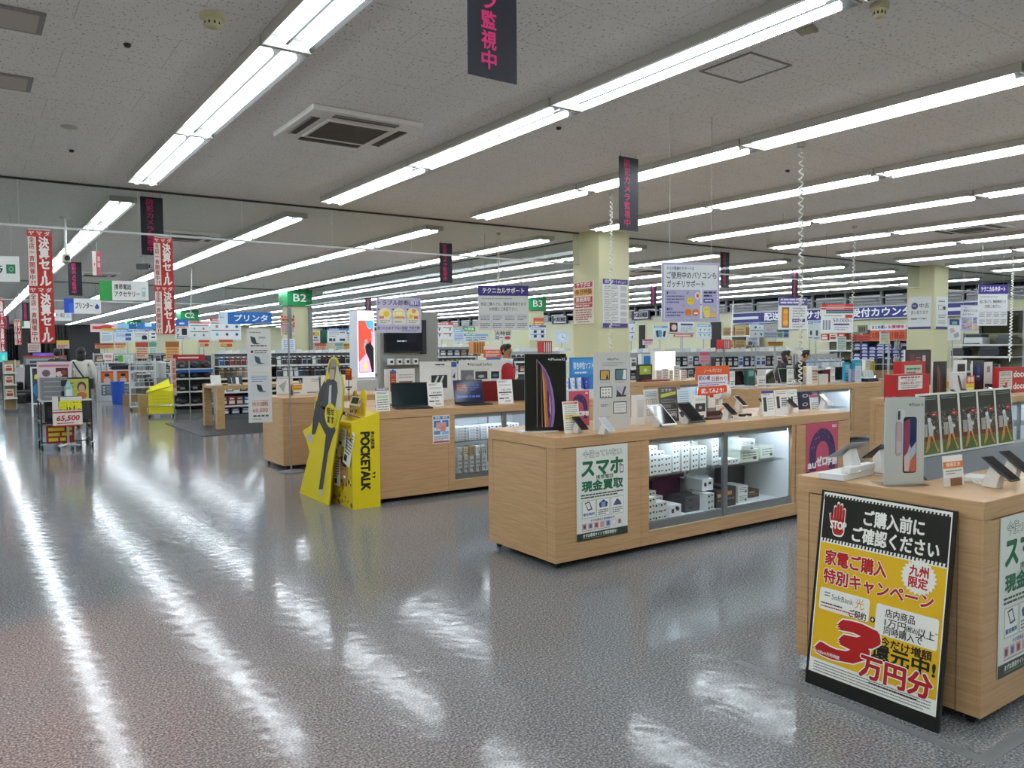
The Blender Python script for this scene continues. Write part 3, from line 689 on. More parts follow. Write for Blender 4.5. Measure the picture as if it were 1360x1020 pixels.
# figure cutout leaning beside it
def cut(px, py): p = P(px, py, X=3.02); return (-(p.y-8.1), p.z)
t = thing('cardboard_cutout', 'yellow cardboard cutout printed with a dark suited kicking figure beside the translator stand', 'standee', (3.02, 8.1, 0), -math.pi/2)
body = [cut(*p) for p in ((398, 656), (411, 600), (407, 585), (402, 572), (413, 565), (418, 553), (417, 540), (420, 528), (428, 512), (432, 502), (435, 488), (437, 478), (441, 474), (446, 475), (449, 482), (448, 492), (454, 500), (456, 515), (455, 545), (450, 560), (446, 590), (441, 622), (437, 669))]
zmin = min(z for _, z in body[:1]+body[-1:]); body = [(x, max(0, z)) for x, z in body]; body[0] = (body[0][0], 0); body[-1] = (body[-1][0], 0)
m = MB(); m.prism(body, 0, .014, YE, '#b8a820'); m.build('board', t)
m = MB()
def shape(pts, c, ly):
    p = [cut(*a) for a in pts]; ar = sum(p[i][0]*p[(i+1) % len(p)][1]-p[(i+1) % len(p)][0]*p[i][1] for i in range(len(p)))
    m.add([(x, -.0012*ly, z) for x, z in p], [tuple(range(len(p))) if ar > 0 else tuple(range(len(p)-1, -1, -1))], M(c))
SU = '#2a2c31'
shape([(447, 482), (453, 500), (455, 515), (454, 542), (446, 546), (442, 520), (444, 500)], '#d8d0bc', 1)
shape([(434, 504), (442, 502), (448, 508), (449, 520), (446, 538), (444, 552), (438, 551), (426, 540), (428, 524)], '#3a3d43', 2)
shape([(426, 538), (444, 548), (443, 562), (446, 572), (442, 581), (436, 602), (429, 650), (423.5, 650), (430, 604), (433, 578), (424, 560), (419, 576), (414, 578), (416, 556), (420, 532)], SU, 2)
shape([(424, 520), (431, 506), (434, 510), (430, 530), (422, 545), (418, 548)], SU, 3)
shape([(438, 512), (441, 511), (440, 545), (436, 545)], '#c9ccd0', 4)
shape([(440, 477), (445, 478), (447, 488), (445, 503), (441, 506), (437, 500), (436, 490)], '#6a5a48', 2)
shape([(439, 490), (445, 491), (444, 503), (440, 505), (437, 499)], '#c4ab90', 3)
shape([(440, 477), (446, 477), (448, 486), (439, 489)], '#8e8880', 4)
shape([(408, 578), (415, 576), (416, 584), (414, 589), (407, 582)], '#b9bab6', 3)
shape([(424, 650), (429, 650), (429, 659), (425, 660)], '#cfc8b4', 3)
m.build('printed_figure', t)
m = MB(); cx, cz = cut(440, 552); rx = abs(cut(434, 552)[0]-cut(447, 552)[0])/2
m.add([(cx+1.25*rx*math.cos(i*.314), -.006, cz+.125*math.sin(i*.314)) for i in range(20)], [tuple(range(20))], M(YE))
gv = [T('話せ', 18, 10, 40, '#1a1a14', 64, .04), T('ます', 18, 52, 40, '#1a1a14', 64, .04)]
printed(m, gv, 100, 100, rx*2.2, .2, x0=cx-rx*1.1, z1=cz+.1, y=-.007); m.build('speech_oval', t)
m = MB(); m.prism([(0, 0), (.3, 0), (.05, .9)], -.004, .004, '#a99a20'); m.build('back_strut', t, (0, .015, 0), (0, 0, math.pi/2))

# ================================================================== goods inside the glass cases
def carton(name, w_, d_, h_, c, marks, label, cat='box', group=None, loc=(0, 0, 0), rz=0):
    m = MB(); m.box(-w_/2, 0, 0, w_/2, d_, h_, c)
    if marks: printed(m, [R(18, 30, 40, 62, '#2c2d30'), R(58, 26, 82, 50, '#45474c')] if marks == 1 else [R(12, 20, 60, 40, '#c98a3a'), R(12, 55, 85, 62, '#777')] if marks == 2 else [L(12, 20, 88, 3, 22, '#7a7c80', 8), R(70, 60, 88, 84, '#3a3a3a')], 100, 100, w_, h_, d=.0006)
    return tag(m.build(name, None, loc, (0, 0, rz)), label, cat, group)
GX, GY = 3.432, 4.414
UP, LO = .5645, .191
first = {}
def put(kind, px, row, z, n, y, spec, label, group):
    """n cartons one on the other whose front shows at photograph column px"""
    w_, d_, h_, c, mk = spec
    for k in range(n):
        zz = z+k*(h_+.0008)
        x = P(px, 600, Y=GY+y).x
        if (kind, spec) not in first: first[(kind, spec)] = carton(kind, w_, d_, h_, c, mk, label, 'box', group, (x, GY+y, zz))
        else: dup(first[(kind, spec)], (x, GY+y, zz), random.uniform(-.03, .03), label, group)
PH = (.085, .16, .046, '#cfd3cd', 1); PHW = (.09, .17, .05, '#dfe2df', 1); TABB = (.19, .25, .045, '#cfd6cb', 3); BIG = (.25, .22, .11, '#cdd5c4', 3)
GP = 'white phone boxes on the glass shelf of the near case'
for px, n, y in ((868, 5, .13), (877.5, 4, .13), (887, 3, .13), (869, 6, .33), (879, 6, .33), (889, 6, .34), (898, 6, .15), (911, 5, .14), (923, 4, .15), (934, 4, .16), (923, 5, .34), (936, 5, .36), (950, 5, .2), (899.5, 6, .37), (911, 5, .36)):
    put('phone_box', px, 0, UP, n, y, PH, 'white phone box stacked left of the middle post on the case shelf', GP)
for px, n, y in ((967, 1, .13), (976.5, 1, .13), (967, 6, .38), (977, 5, .38)): put('phone_box', px, 0, UP, n, y, PH, 'white phone box on the case shelf just right of the middle post', 'white phone boxes right of the case post')
put('tablet_box', 995.5, 0, UP, 1, .14, BIG, 'pale green white carton front of the case shelf, right of the phone boxes', None)
put('tablet_box', 1019, 0, UP, 1, .2, (.19, .22, .11, '#cdd5c4', 3), 'second pale carton on the case shelf, under the white roll', None)
put('tablet_box', 993, 0, UP+.112, 2, .12, TABB, 'flat white tablet box stacked at the back of the case shelf', 'flat tablet boxes at the back of the case shelf')
GL = 'white phone boxes on the floor of the near case'
for px, n, y in ((866, 4, .1), (874, 3, .1), (881, 3, .1), (866, 4, .3), (875, 3, .3), (944, 3, .12)): put('phone_box', px, 0, LO, n, y, PHW, 'white phone box stacked on the floor of the lit case', GL)
put('white_carton', 897, 0, LO, 1, .12, (.14, .2, .105, '#e3e5e6', 1), 'single larger white carton with a black lock in front, on the case floor', None)
put('white_carton', 940, 0, LO+.16, 1, .2, (.14, .2, .1, '#e3e5e6', 1), 'white carton on top of the boxes in the middle of the case floor', None)
put('magenta_box', 885, 0, LO+.0, 1, .5, (.34, .2, .24, '#5d2c4c', 0), 'deep purple box at the back left of the case floor', None)
put('magenta_box', 898, 0, LO+.242, 1, .5, (.2, .2, .1, '#6a3154', 0), 'smaller purple box lying on the large purple one', None)
put('charcoal_box', 923, 0, LO, 2, .2, (.24, .2, .065, '#4a4a4e', 1), 'charcoal flat box stacked in the middle of the case floor', 'charcoal boxes on the case floor')
put('black_box', 957, 0, LO, 1, .16, (.1, .2, .15, '#2a2426', 2), 'upright black box beside the middle post on the case floor', None)
put('black_box', 971, 0, LO, 1, .16, (.13, .2, .17, '#2c2627', 2), 'brown black upright box right of the middle post on the case floor', None)
put('white_carton', 987, 0, LO, 2, .2, (.13, .2, .075, '#dde0dc', 3), 'white carton right of the brown black box on the case floor', 'white cartons at the right of the case floor')
put('black_box', 978, 0, LO, 1, .52, (.24, .16, .26, '#25262b', 0), 'tall dark box standing at the back of the case floor', None)
put('brown_box', 1001, 0, LO, 1, .3, (.16, .2, .07, '#4a3a36', 2), 'low brown box near the right end of the case floor', None)
put('white_carton', 928, 0, LO+.0, 1, .5, (.3, .2, .21, '#d6d8dc', 3), 'wide pale carton at the back of the case floor', None)
put('blue_box', 930, 0, UP+.2365, 1, .37, (.12, .14, .05, '#222a66', 0), 'dark blue box on the back phone boxes of the case shelf', None)
put('green_box', 946, 0, UP+.237, 1, .22, (.2, .14, .035, '#bfd6c4', 3), 'mint box lying on top of the phone boxes under the case top', None)
p = P(1015, 590, Y=GY+.5); m = MB(); m.lathe([(.06, 0), (.06, .13), (.02, .13), (.02, .1), (.001, .1)], '#e2e5e8', n=18); tag(m.build('paper_roll', None, (p.x, GY+.5, UP)), 'white roll standing at the back right of the case shelf', 'roll')
p = P(1022, 612, Y=GY+.22); m = MB(); m.box(-.02, 0, 0, .02, .03, .09, '#d8dade'); m.box(-.012, -.001, .02, .012, 0, .05, '#2b2b30'); tag(m.build('charger_pack', None, (p.x, GY+.3, UP)), 'small white packet beside the roll on the case shelf', 'packet')
m = MB(); pts = [(5.3+.02*math.sin(i*.9)+.011*i, GY+.14+.012*i, .858-.028*abs(math.sin(i*.45))*2) for i in range(16)]; m.tube(pts, .004, WPLAST, 6); tag(m.build('white_cable', None), 'loop of white cable hanging under the top of the near case', 'cable')
p = P(901, 675, Y=GY-.001); m = MB(); m.cyl((0, -.012, 0), (0, .006, 0), .014, '#2a2a2a', n=14); m.box(-.004, -.02, -.012, .004, -.012, .012, '#555'); tag(m.build('case_lock', None, (p.x, GY+.012, p.z)), 'small black lock on the left sliding glass of the near case', 'lock')
# laptop counter case: white packets above, software boxes below
CY0 = 7.39
def putc(px, z, n, y, spec, name, label, group, kx=None):
    w_, d_, h_, c, mk = spec; x = P(px, 600, Y=CY0+y).x
    for k in range(n):
        if (name, spec) not in first: first[(name, spec)] = carton(name, w_, d_, h_, c, mk, label, 'box', group, (x, CY0+y, z+k*(h_+.001)))
        else: dup(first[(name, spec)], (x, CY0+y, z+k*(h_+.001)), random.uniform(-.05, .05), label, group)
for i, px in enumerate((611, 619, 627, 635, 643)):
    putc(px, LO, 1, .10, (.05, .15, .20, ['#c9cac6', '#b9bab4'][i % 2], 3), 'software_box', 'upright box in the row on the floor of the laptop counter case', 'upright boxes in the laptop counter case')
    putc(px, LO+.201, 1, .10, (.052, .15, .105, ['#d6d7d0', '#cfc9a8', '#a8946a', '#e0e1de', '#c0c0ba'][i], 3), 'small_box', 'small box lying on the row of upright boxes in the laptop counter case', 'small boxes in the laptop counter case')
for i in range(5):
    for k in range(3): putc(614+k*16, UP+.0, 5, .12+.02*k, (.14, .2, .03, '#ccd0d0', 3), 'accessory_packet', 'flat white packet stacked on the shelf of the laptop counter case', 'flat packets in the laptop counter case') if i == 0 else None
for px in (652, 662, 672, 684): putc(px, UP, 3, .14, (.11, .2, .05, '#d3d6d8', 1), 'accessory_packet', 'white packet on the case shelf seen left of the black phone poster', 'white packets left of the phone poster')

# grey tape marking the counter's place on the floor
m = MB(); m.box(3.15, 1.38, 0, 3.205, 2.6, .0012, '#77787a'); m.box(3.205, 1.38, 0, 7.3, 1.435, .0012, '#77787a'); tag(m.build('floor_tape'), 'grey tape line on the floor around the nearest counter', 'tape')
# ================================================================== things standing on the counters
def T3(*a): return Matrix.Translation(a)
def phone(label, loc, w_=.07, l_=.145, tilt=38, rz=0, face='#0c0d10', rim='#1d1e21', post='#d9d7d2', hgt=.085, group=None, cat='phone'):
    t = thing('demo_tablet' if l_ > .19 else 'demo_phone', label, cat, loc, rz, group)
    m = MB(); s = .028
    m.add([(-s, -.02, 0), (s, -.02, 0), (s, .05, 0), (-s, .05, 0), (-s*.8, -.035, hgt*.62), (s*.8, -.035, hgt*.62), (s*.8, .012, hgt), (-s*.8, .012, hgt)], [(3, 2, 1, 0), (4, 5, 6, 7), (0, 1, 5, 4), (1, 2, 6, 5), (2, 3, 7, 6), (3, 0, 4, 7)], post)
    m.build('stand', t, bevel=.004)
    Tm = T3(0, -.022, hgt*.86)@Matrix.Rotation(math.radians(tilt), 4, 'X')
    m = MB(); m.box(-w_/2, -l_/2, 0, w_/2, l_/2, .008, rim, Tm); d = m.build('device', t, bevel=.003)
    m = MB(); b = .004 if l_ < .19 else .012; m.box(-w_/2+b, -l_/2+b*1.6, .008, w_/2-b, l_/2-b*1.6, .0088, M(face, .06), Tm); m.build('screen', d)
    m = MB(); m.tube([(0, .045, .01), (.02, .08, .006), (.06, .10, .005), (.11, .07, .005)], .0035, WPLAST, 6); m.build('cable', t)
    return t
def at(px, py, z=.956): p = P(px, py, Z=z); return (p.x, p.y, z)
Z_ = .957
PB = 'demonstration phones along the glass case counter'
phone('black phone on a white post in front of the pink arch poster', at(768, 575), group=None)
phone('silver edged phone on a white post in front of the white tablet poster', at(803, 577), face='#b9bcc0', rim='#d8dadc')
phone('white framed tablet tilted on a post on the glass case counter', at(876, 567), .17, .24, 40, face='#0a0b0e', rim='#e3e3e1', hgt=.11)
phone('black tablet tilted on a post right of the white framed tablet', at(914, 563), .17, .24, 40, face='#101114', rim='#16171a', hgt=.11)
phone('black phone on a post just right of the black tablet', at(966, 559), hgt=.12)
phone('white rimmed phone on a post behind the round white speaker base', at(981, 548), rim='#e6e6e4', hgt=.13)
phone('black phone on a post left of the brown backed phone', at(1014, 551), hgt=.12)
phone('brown black phone on a post left of the dark blue package', at(1048, 549), rim='#3a2c28', face='#2a1c1a', hgt=.12)
phone('white phone on a post near the right end of the glass case counter', at(1094, 544), rim='#e9e9e8', face='#cfd3d6', hgt=.12)
# black poster with the arching phone, white tablet poster
r = random.Random(9)
def lens(cx, x0, y0, y1, bulge, n=24, s=1):
    return [(x0, y0+(y1-y0)*i/n) for i in range(n+1)][::-1]+[(x0+bulge*math.sin(math.pi*(i/n)**.85), y0+(y1-y0)*i/n) for i in range(n+1)]
xs = [R(0, 0, 100, 176, '#121214'), T('iPhone', 62, 8.5, 8, '#d9d9da', 26, .01), T('XS', 89, 8.5, 8, '#d9d9da', 8, .01), C(58.6, 12.2, 2, '#d9d9da'),
  PG([(28.5, 10), (30, 10), (38, 20), (48, 32), (58, 50), (66, 75), (70, 100), (72, 125), (70, 155), (66, 166), (48, 166), (46, 140), (42, 60), (40.6, 28), (30.5, 16), (30.5, 166), (29, 166)], '#26262a'),
  PG([(29, 12), (37, 20), (50, 35), (60, 55), (67, 80), (71, 105), (72, 130), (70, 155), (67, 166), (48, 166), (46, 120), (41.5, 30)], '#8f7bb0'),
  PG([(42, 30), (50, 40), (58, 60), (64, 90), (66, 120), (65, 150), (62, 166), (48, 166), (46, 120)], '#7d4f8e'), PG([(42, 32), (48, 44), (53, 70), (56, 100), (58, 130), (56, 166), (48, 166), (45, 100)], '#b26a3c'),
  PG([(42.5, 40), (46, 60), (49, 100), (51, 140), (51, 166), (48, 166), (45, 100)], '#d59a5c'), PG([(53, 78), (58, 90), (60, 112), (57, 125), (60, 140), (57, 150), (54, 130)], '#5b2e58'), PG([(47, 100), (53, 112), (55, 150), (50, 150)], '#c07a44'),
  PG([(28.8, 12), (29.6, 12), (29.6, 166), (28.8, 166)], '#c9a892'), PG([(39, 28), (39.8, 28), (42, 166), (41, 166)], '#b58a76'), PG([(58, 90), (62, 110), (63, 140), (60, 130)], '#c8a0c8')]
q = QS(697, 470, 752, 573, -28, .956); q.h = P(724, 470, Y=q.loc.y).z-.956
sheet('display_poster', q, xs, 100, 176, 'tall black poster with an arching phone on the left end of the glass case counter', 'poster', .012, '#d8d8d8', d=.0005, rough=.18)
def pic(x, y, c, c2, w_=27, h_=25): return [RR(x, y, x+w_, y+h_, 1.5, '#26272a'), R(x+2, y+2, x+w_-2, y+h_-2, c), PG([(x+w_*.6, y+h_-3), (x+w_*.7, y+h_*.35), (x+w_*.85, y+h_-3)], c2)]
ip = [R(0, 0, 100, 190, '#c9c9c6'), T('iPad Pro', 40, 13, 7.5, '#2e2e30', 27, .015), C(37.5, 16.5, 1.6, '#2e2e30'), L(22, 25, 80, 3, 3.4, '#8b8b8b', 1.2),
  pic(16, 43, '#c7a25a', '#3a2c1a'), pic(58, 41, '#5b7f86', '#e3e6e4', 32, 28), R(80, 43, 88, 67, '#e8e8e6'), L(16, 73, 46, 1, 2, '#777', 1), L(58, 73, 88, 1, 2, '#777', 1), pic(16, 84, '#e3e3e0', '#e3e3e0', 34, 28),
  [C(24+8*i, 92+8*j, 1.6, '#555') for i in range(3) for j in range(3)], R(60, 84, 88, 110, '#b7bcc8'), PG([(62, 92), (78, 108), (62, 108)], '#4a4a58'), PG([(76, 104), (84, 84), (88, 86), (80, 108)], '#6a3a52'), R(60, 106, 88, 110, '#3c3f48'),
  RR(52, 122, 90, 152, 1.5, '#26272a'), R(54, 124, 88, 150, '#dedfdd'), L(58, 130, 84, 3, 6, '#999', 1.4), L(18, 128, 40, 2, 3, '#555', 1.6), L(16, 158, 46, 2, 3, '#999', 1.2), L(20, 182, 34, 1, 2, '#999', 1)]
q = QS(789, 468, 837, 570, -10); sheet('display_poster', q, ip, 100, 190, 'tall pale grey tablet poster with six small pictures on the glass case counter', 'poster', .012, '#d5d5d2', d=.0005, rough=.25)
def card(px0, py0, px1, py1, art, W, H, label, name='price_card', cat='price card', deg=0, base='#ecebe6', t=.004, z=.956, tilt=.12, d=.0007, group=None):
    q = QS(px0, py0, px1, py1, deg, z)
    if px0 > 690 and px0 < 1120 and q.loc.y+t > 5.25 or px0 == 1077: q = Q(px0, py0, px1, py1, deg, z, Y=4.75 if px0 == 1077 else 5.22-t)
    return sheet(name, q, art, W, H, label, cat, t, base, group, d=d, tilt=tilt if q.loc.y < 5.1 or q.loc.y > 6 else 0)
card(750, 533, 771, 575, [R(6, 5, 94, 18, '#b5532c'), L(10, 8, 90, 1, 4, '#f0d0b0', 5), L(10, 26, 90, 5, 12, '#9a9a90', 5), R(6, 80, 94, 120, '#e2d49a'), L(14, 88, 60, 2, 14, '#c06a3a', 6), L(8, 132, 90, 4, 14, '#a0a096', 5)], 100, 200, 'white price card with an orange heading beside the black phone poster')
card(805, 532, 822, 570, [R(0, 0, 100, 62, '#c9503c'), T('新規', 14, 8, 24, '#f4d040', 70, .03), T('お得', 14, 34, 24, '#f0e0c0', 70, .03), R(30, 100, 85, 140, '#b23a34'), L(8, 76, 92, 2, 14, '#666', 6), L(8, 150, 92, 3, 14, '#888', 6)], 100, 200, 'small red and white offer card in front of the tablet poster')
card(844, 525, 857, 564, [R(15, 30, 85, 150, '#dcdcd6'), R(25, 80, 75, 150, '#cfd0cc')], 100, 200, 'narrow white box card at the left of the tablets', 'product_box', 'box', t=.05, tilt=0)
card(858, 517, 877, 560, [R(6, 6, 94, 50, '#dfe5ea'), [R(10+i*28, 60+j*60, 32+i*28, 100+j*60, '#c2a898') for i in range(3) for j in range(2)], [R(14+i*28, 64+j*60, 28+i*28, 96+j*60, '#e6e6e2') for i in range(3) for j in range(2)], L(10, 14, 90, 3, 12, '#9aa6b0', 5)], 100, 200, 'pale price list with rows of phone pictures behind the white tablet', 'price_board', 'sign')
card(879, 514, 902, 560, [R(0, 0, 100, 200, '#4c4c4c'), T('スマホ', 10, 8, 20, '#e9e9e6', 60, .02), PG([(6, 40), (94, 26), (94, 44), (6, 60)], '#c8cc4a'), R(6, 70, 94, 90, '#8a8a88'), L(10, 74, 90, 2, 7, '#2b2b2b', 4), R(6, 100, 60, 120, '#7a7a78'), L(8, 128, 92, 3, 14, '#c2c2be', 6), T('0円', 40, 150, 30, '#e8e8e6', 46, .03)], 100, 200, 'dark grey price board with a yellow green slash behind the black tablet', 'price_board', 'sign', base='#4c4c4c')
card(903, 517, 921, 560, [R(0, 0, 100, 90, '#cfe0ea'), L(10, 12, 80, 5, 14, '#8fa9b8', 5), PG([(0, 140), (100, 100), (100, 130), (20, 180)], '#2b3a44'), R(0, 170, 100, 200, '#dfe6ea')], 100, 200, 'light blue leaflet holder right of the dark grey price board', 'leaflet_holder', 'holder')
card(922, 526, 938, 558, [R(10, 20, 90, 40, '#d8d8d4'), R(8, 60, 92, 130, '#2a2b2e'), C(50, 95, 14, '#a8a8a6'), R(30, 160, 80, 190, '#45464a')], 100, 200, 'white box with a dark window right of the light blue leaflet holder', 'product_box', 'box', t=.05, tilt=0)
card(1014, 519, 1030, 553, [R(0, 0, 100, 20, '#3b3f8f'), R(10, 50, 36, 160, '#22242a'), L(44, 60, 92, 5, 20, '#8a8a86', 7), L(8, 28, 92, 1, 10, '#a0785a', 6)], 100, 200, 'white shelf card with a small black phone picture and a blue top edge')
card(1031, 518, 1049, 550, [L(8, 12, 92, 2, 14, '#b08a5a', 6), R(12, 50, 34, 150, '#22242a'), R(46, 60, 90, 140, '#c9cbd0'), L(48, 66, 88, 4, 18, '#44474c', 8)], 100, 200, 'pale orange shelf card with a black phone picture behind the brown backed phone')
card(1050, 517, 1061, 548, [L(8, 20, 92, 2, 14, '#80a0b0', 6), R(20, 60, 45, 160, '#22242a'), L(52, 60, 92, 5, 20, '#777', 7)], 100, 200, 'narrow pale shelf card right of the pale orange one')
m = MB(); q = QS(1062, 520, 1078, 543, 8); t = thing('headphone_box', 'dark navy package with two white rings near the end of the glass case counter', 'box', q.loc, q.th)
m.box(-q.w/2, 0, 0, q.w/2, .05, q.h, '#18203f'); printed(m, [C(45, 45, 24, '#c9ccd4', ry=20), C(45, 45, 15, '#18203f', ry=12), C(45, 140, 24, '#c9ccd4', ry=20), C(45, 140, 15, '#18203f', ry=12)], 100, 190, q.w, q.h); m.build('carton', t)
card(1077, 524, 1088, 541, [R(0, 0, 100, 30, '#b9486a'), R(10, 40, 90, 70, '#cfe0f0'), L(10, 84, 90, 4, 20, '#7a92b8', 8)], 100, 160, 'small pink and blue booklet behind the white phone')
# tablecloth of loose papers
for i, (px, py, w_, d_, rz, c) in enumerate(((726, 573, .24, .17, .3, '#d9d8d5'), (706, 573, .2, .15, -.2, '#cfcecb'), (1068, 546, .14, .1, .5, '#e2c4cb'), (1104, 545, .2, .14, .2, '#dfe2e4'), (1038, 552, .16, .11, .9, '#e4d9dc'))):
    m = MB(); m.box(-w_/2, -d_/2, 0, w_/2, d_/2, .006, c); printed(m, [], 1, 1, 1, 1)
    p = at(px, py); tag(m.build('leaflet', None, (p[0], p[1]+.02, .9565), (0, 0, rz)), ['grey leaflet pile at the foot of the black phone poster', 'pale leaflet left of the black phone poster', 'pale pink leaflet below the navy package', 'white leaflet beside the white phone', 'pinkish leaflet in front of the brown backed phone'][i], 'leaflet')
# orange try-me sign, small gadgets round it
q = Q(924, 486, 968, 528, 0, Y=5.14); OR = '#d9581e'
m = MB(); t = thing('gadget_display', 'orange cardboard sign with a cut out lower side above the small gadgets', 'sign', q.loc, q.th)
m.prism([(-q.w*.42, -.12), (-q.w*.2, -.12), (-q.w*.18, .02), (q.w*.45, .05), (q.w*.42, .16), (q.w*.5, .16), (q.w*.5, q.h), (-q.w*.5, q.h), (-q.w*.5, .17), (-q.w*.4, .15)], 0, .006, OR)
printed(m, [T('ノートパソコン', 24, 8, 14, '#f6e6d8', 54, .02), R(6, 28, 96, 64, '#e9e3ee'), T('初心者', 8, 30, 15, '#3f3f8f', 34, .03), T('日替わり', 48, 34, 15, '#8f4a30', 44, .02), L(10, 52, 90, 2, 6, '#6a5a9a', 3), PG([(8, 68), (90, 62), (90, 86), (4, 96)], '#de4f22'), T('試してみよう!', 16, 70, 17, '#fff', 66, .03)], 100, 100, q.w, q.h, d=.001)
m.build('board', t)
m = MB(); m.box(-.02, .0061, .9565-q.loc.z, .02, .016, .2, '#b9481a'); m.box(-.06, -.03, .9565-q.loc.z, .06, .05, .9605-q.loc.z, '#b9481a'); m.build('support', t)
def obj1(name, label, cat, loc, fn, rz=0, smooth=False, bevel=0):
    m = MB(); fn(m); return tag(m.build(name, None, loc, (0, 0, rz), smooth, bevel), label, cat)
obj1('round_speaker', 'round white speaker facing right beside the orange sign', 'speaker', at(957, 545), lambda m: (m.cyl((0, 0, .05), (0, 0, .0), .05, WPLAST, n=18), m.cyl((-.05, 0, .19), (.06, -.02, .19), .075, '#e4e6e6', n=24), m.cyl((.06, -.02, .19), (.065, -.021, .19), .066, '#d2d5d6', n=24), m.cyl((0, 0, .05), (0, 0, .13), .02, WPLAST)))
obj1('cube_gadget', 'white square gadget box under the orange sign', 'gadget', at(941, 548), lambda m: (m.box(-.05, -.04, .05, .05, .04, .15, '#dcdcd6'), m.box(-.055, -.045, 0, .055, .045, .05, '#7b7f70'), m.box(-.075, -.03, .05, -.052, .03, .17, '#2a2b2e')))
obj1('coral_speaker', 'oval coral red speaker left of the black phone', 'speaker', at(966, 553), lambda m: (m.ell((0, 0, .05), .1, .05, .045, '#c9694f', 18, 10), m.cyl((-.085, -.03, .05), (-.09, -.034, .05), .02, '#e9e6e0', n=12)), smooth=False)
obj1('display_tray', 'dark red tray under the coral speaker', 'tray', at(950, 556), lambda m: (m.box(-.16, -.06, 0, .16, .09, .02, '#4a2620'), m.box(-.16, .08, .02, .16, .09, .06, '#4a2620')))
obj1('cable_tangle', 'white charging cables lying in front of the phones', 'cable', at(990, 556), lambda m: [m.tube([(-.16+.03*i, .03*math.sin(i*1.1+k)-.02*k, .006+.015*abs(math.sin(i*.7+k))) for i in range(12)], .0035, WPLAST, 5) for k in range(3)])
obj1('cable_box', 'black flat hub among the white cables', 'hub', at(992, 553), lambda m: m.box(-.07, 0, 0, .07, .04, .022, '#1a1a1c'), bevel=.003)

# ---- nearest counter
xa = [RR(10, 1, 99, 176, 2, '#d7d7d4'), T('iPhone X', 66, 11, 8.5, '#333', 30, .012), C(62.6, 15.3, 2.1, '#333'), RR(28, 22, 52, 120, 5, '#c9cbd0'), RR(29, 23, 51, 119, 4.5, '#e3e2e4'), RR(32, 27, 38, 46, 3, '#2b2b30'), C(35, 31, 1.9, '#55586a'), C(35, 41, 1.9, '#55586a'), RR(27, 50, 43, 118, 4, '#9a8f98'), RR(28, 51, 42, 117, 3.6, '#d9b6c4'), R(28.4, 88, 41.6, 112, '#e0ccd0'),
  RR(46, 40, 80, 154, 6, '#1c1c22'), PG([(48, 50), (62, 43), (63, 95), (59, 110), (48, 120)], '#a3365e'), PG([(62, 43), (77, 42), (78.4, 90), (66, 104), (62.4, 95)], '#28407f'), PG([(62, 95), (66, 104), (78.4, 90), (78.4, 112), (64, 130), (57, 112)], '#b9c4d8'), PG([(48, 120), (57, 112), (64, 130), (60, 151), (49, 150)], '#e3c5c4'), PG([(64, 130), (78.4, 112), (78, 148), (74, 152), (60, 151)], '#cf6a52'), RR(56, 40.6, 70, 44, 1.6, '#1c1c22')]
t = thing('acrylic_stand', 'clear acrylic stand with a white phone poster on the nearest counter', 'poster stand', (3.545, 1.94, .9565), math.radians(-24))
w_ = .205; h_ = .405
m = MB(); m.box(-w_/2, 0, 0, w_/2, .003, h_, '#d7d7d4'); printed(m, xa, 100, 178, w_, h_, d=.0005, rough=.3); m.build('poster', t)
m = MB(); m.box(-w_/2-.004, -.007, 0, w_/2+.004, -.003, h_+.004, ACRYL); m.box(-w_/2-.004, .006, 0, w_/2+.004, .01, h_+.004, ACRYL); m.box(-w_/2-.004, -.05, -.0005, w_/2+.004, .09, .006, ACRYL); m.build('acrylic_holder', t)
m = MB(); m.prism([(0, 0), (.12, 0), (.012, .3)], -.002, .002, ACRYL); m.build('acrylic_foot', t, (-w_/2+.02, .012, 0), (0, 0, math.pi/2))
m = MB(); m.prism([(0, 0), (.12, 0), (.012, .3)], -.002, .002, ACRYL); m.build('acrylic_foot', t, (w_/2-.02, .012, 0), (0, 0, math.pi/2))
# stadium panels with a slanted base
def stadium(seed):
    r = random.Random(seed); o = [R(0, 0, 100, 230, '#2c2f31'), R(0, 0, 100, 60, '#26292c'), R(0, 60, 100, 150, '#33343a'), R(0, 186, 100, 230, '#4e6a3a'), R(0, 176, 100, 188, '#7a5a34'), R(0, 150, 100, 178, '#5a3c30')]
    o += mosaic(170, ['#c9b8a8', '#9a5a4a', '#a39a92', '#7a4034', '#5b6a8a', '#c9c4bc', '#8a3a34', '#44506a', '#3a2c2a', '#b0a49a'], 2, 62, 98, 152, 3.0, seed)
    o += [L(8, 6, 92, 2, 8, '#8d9492', 3), RR(60, 70, 92, 84, 6, '#b33b2e'), L(66, 75, 88, 1, 4, '#e6c9c0', 3), R(8, 112, 34, 160, '#c9c6c0'), [R(10+i*6, 114, 12+i*6, 158, '#3a2a2c') for i in range(4)],
      C(46, 96, 10, '#d5d7d8'), PG([(36, 104), (56, 102), (66, 130), (62, 160), (40, 160)], '#b9bcbf'), C(68, 128, 7, '#d8d0c4'), PG([(34, 160), (48, 158), (40, 200), (20, 222), (14, 220)], '#c08a50'), PG([(52, 158), (64, 158), (72, 190), (90, 222), (80, 224)], '#c7975c'), C(44, 82, 6, '#2c3a5a')]
    return o
xs0, xs1 = P(1224, 600, Y=2.03).x, P(1251.5, 600, Y=2.03).x; pw = xs1-xs0; px_ = [xs0+i*pw for i in range(8)]; xb = P(1233, 640, Y=1.93).x
t = thing('panel_stand', 'slanted dark grey base under the row of stadium posters', 'stand', (xb, 1.93, .9565))
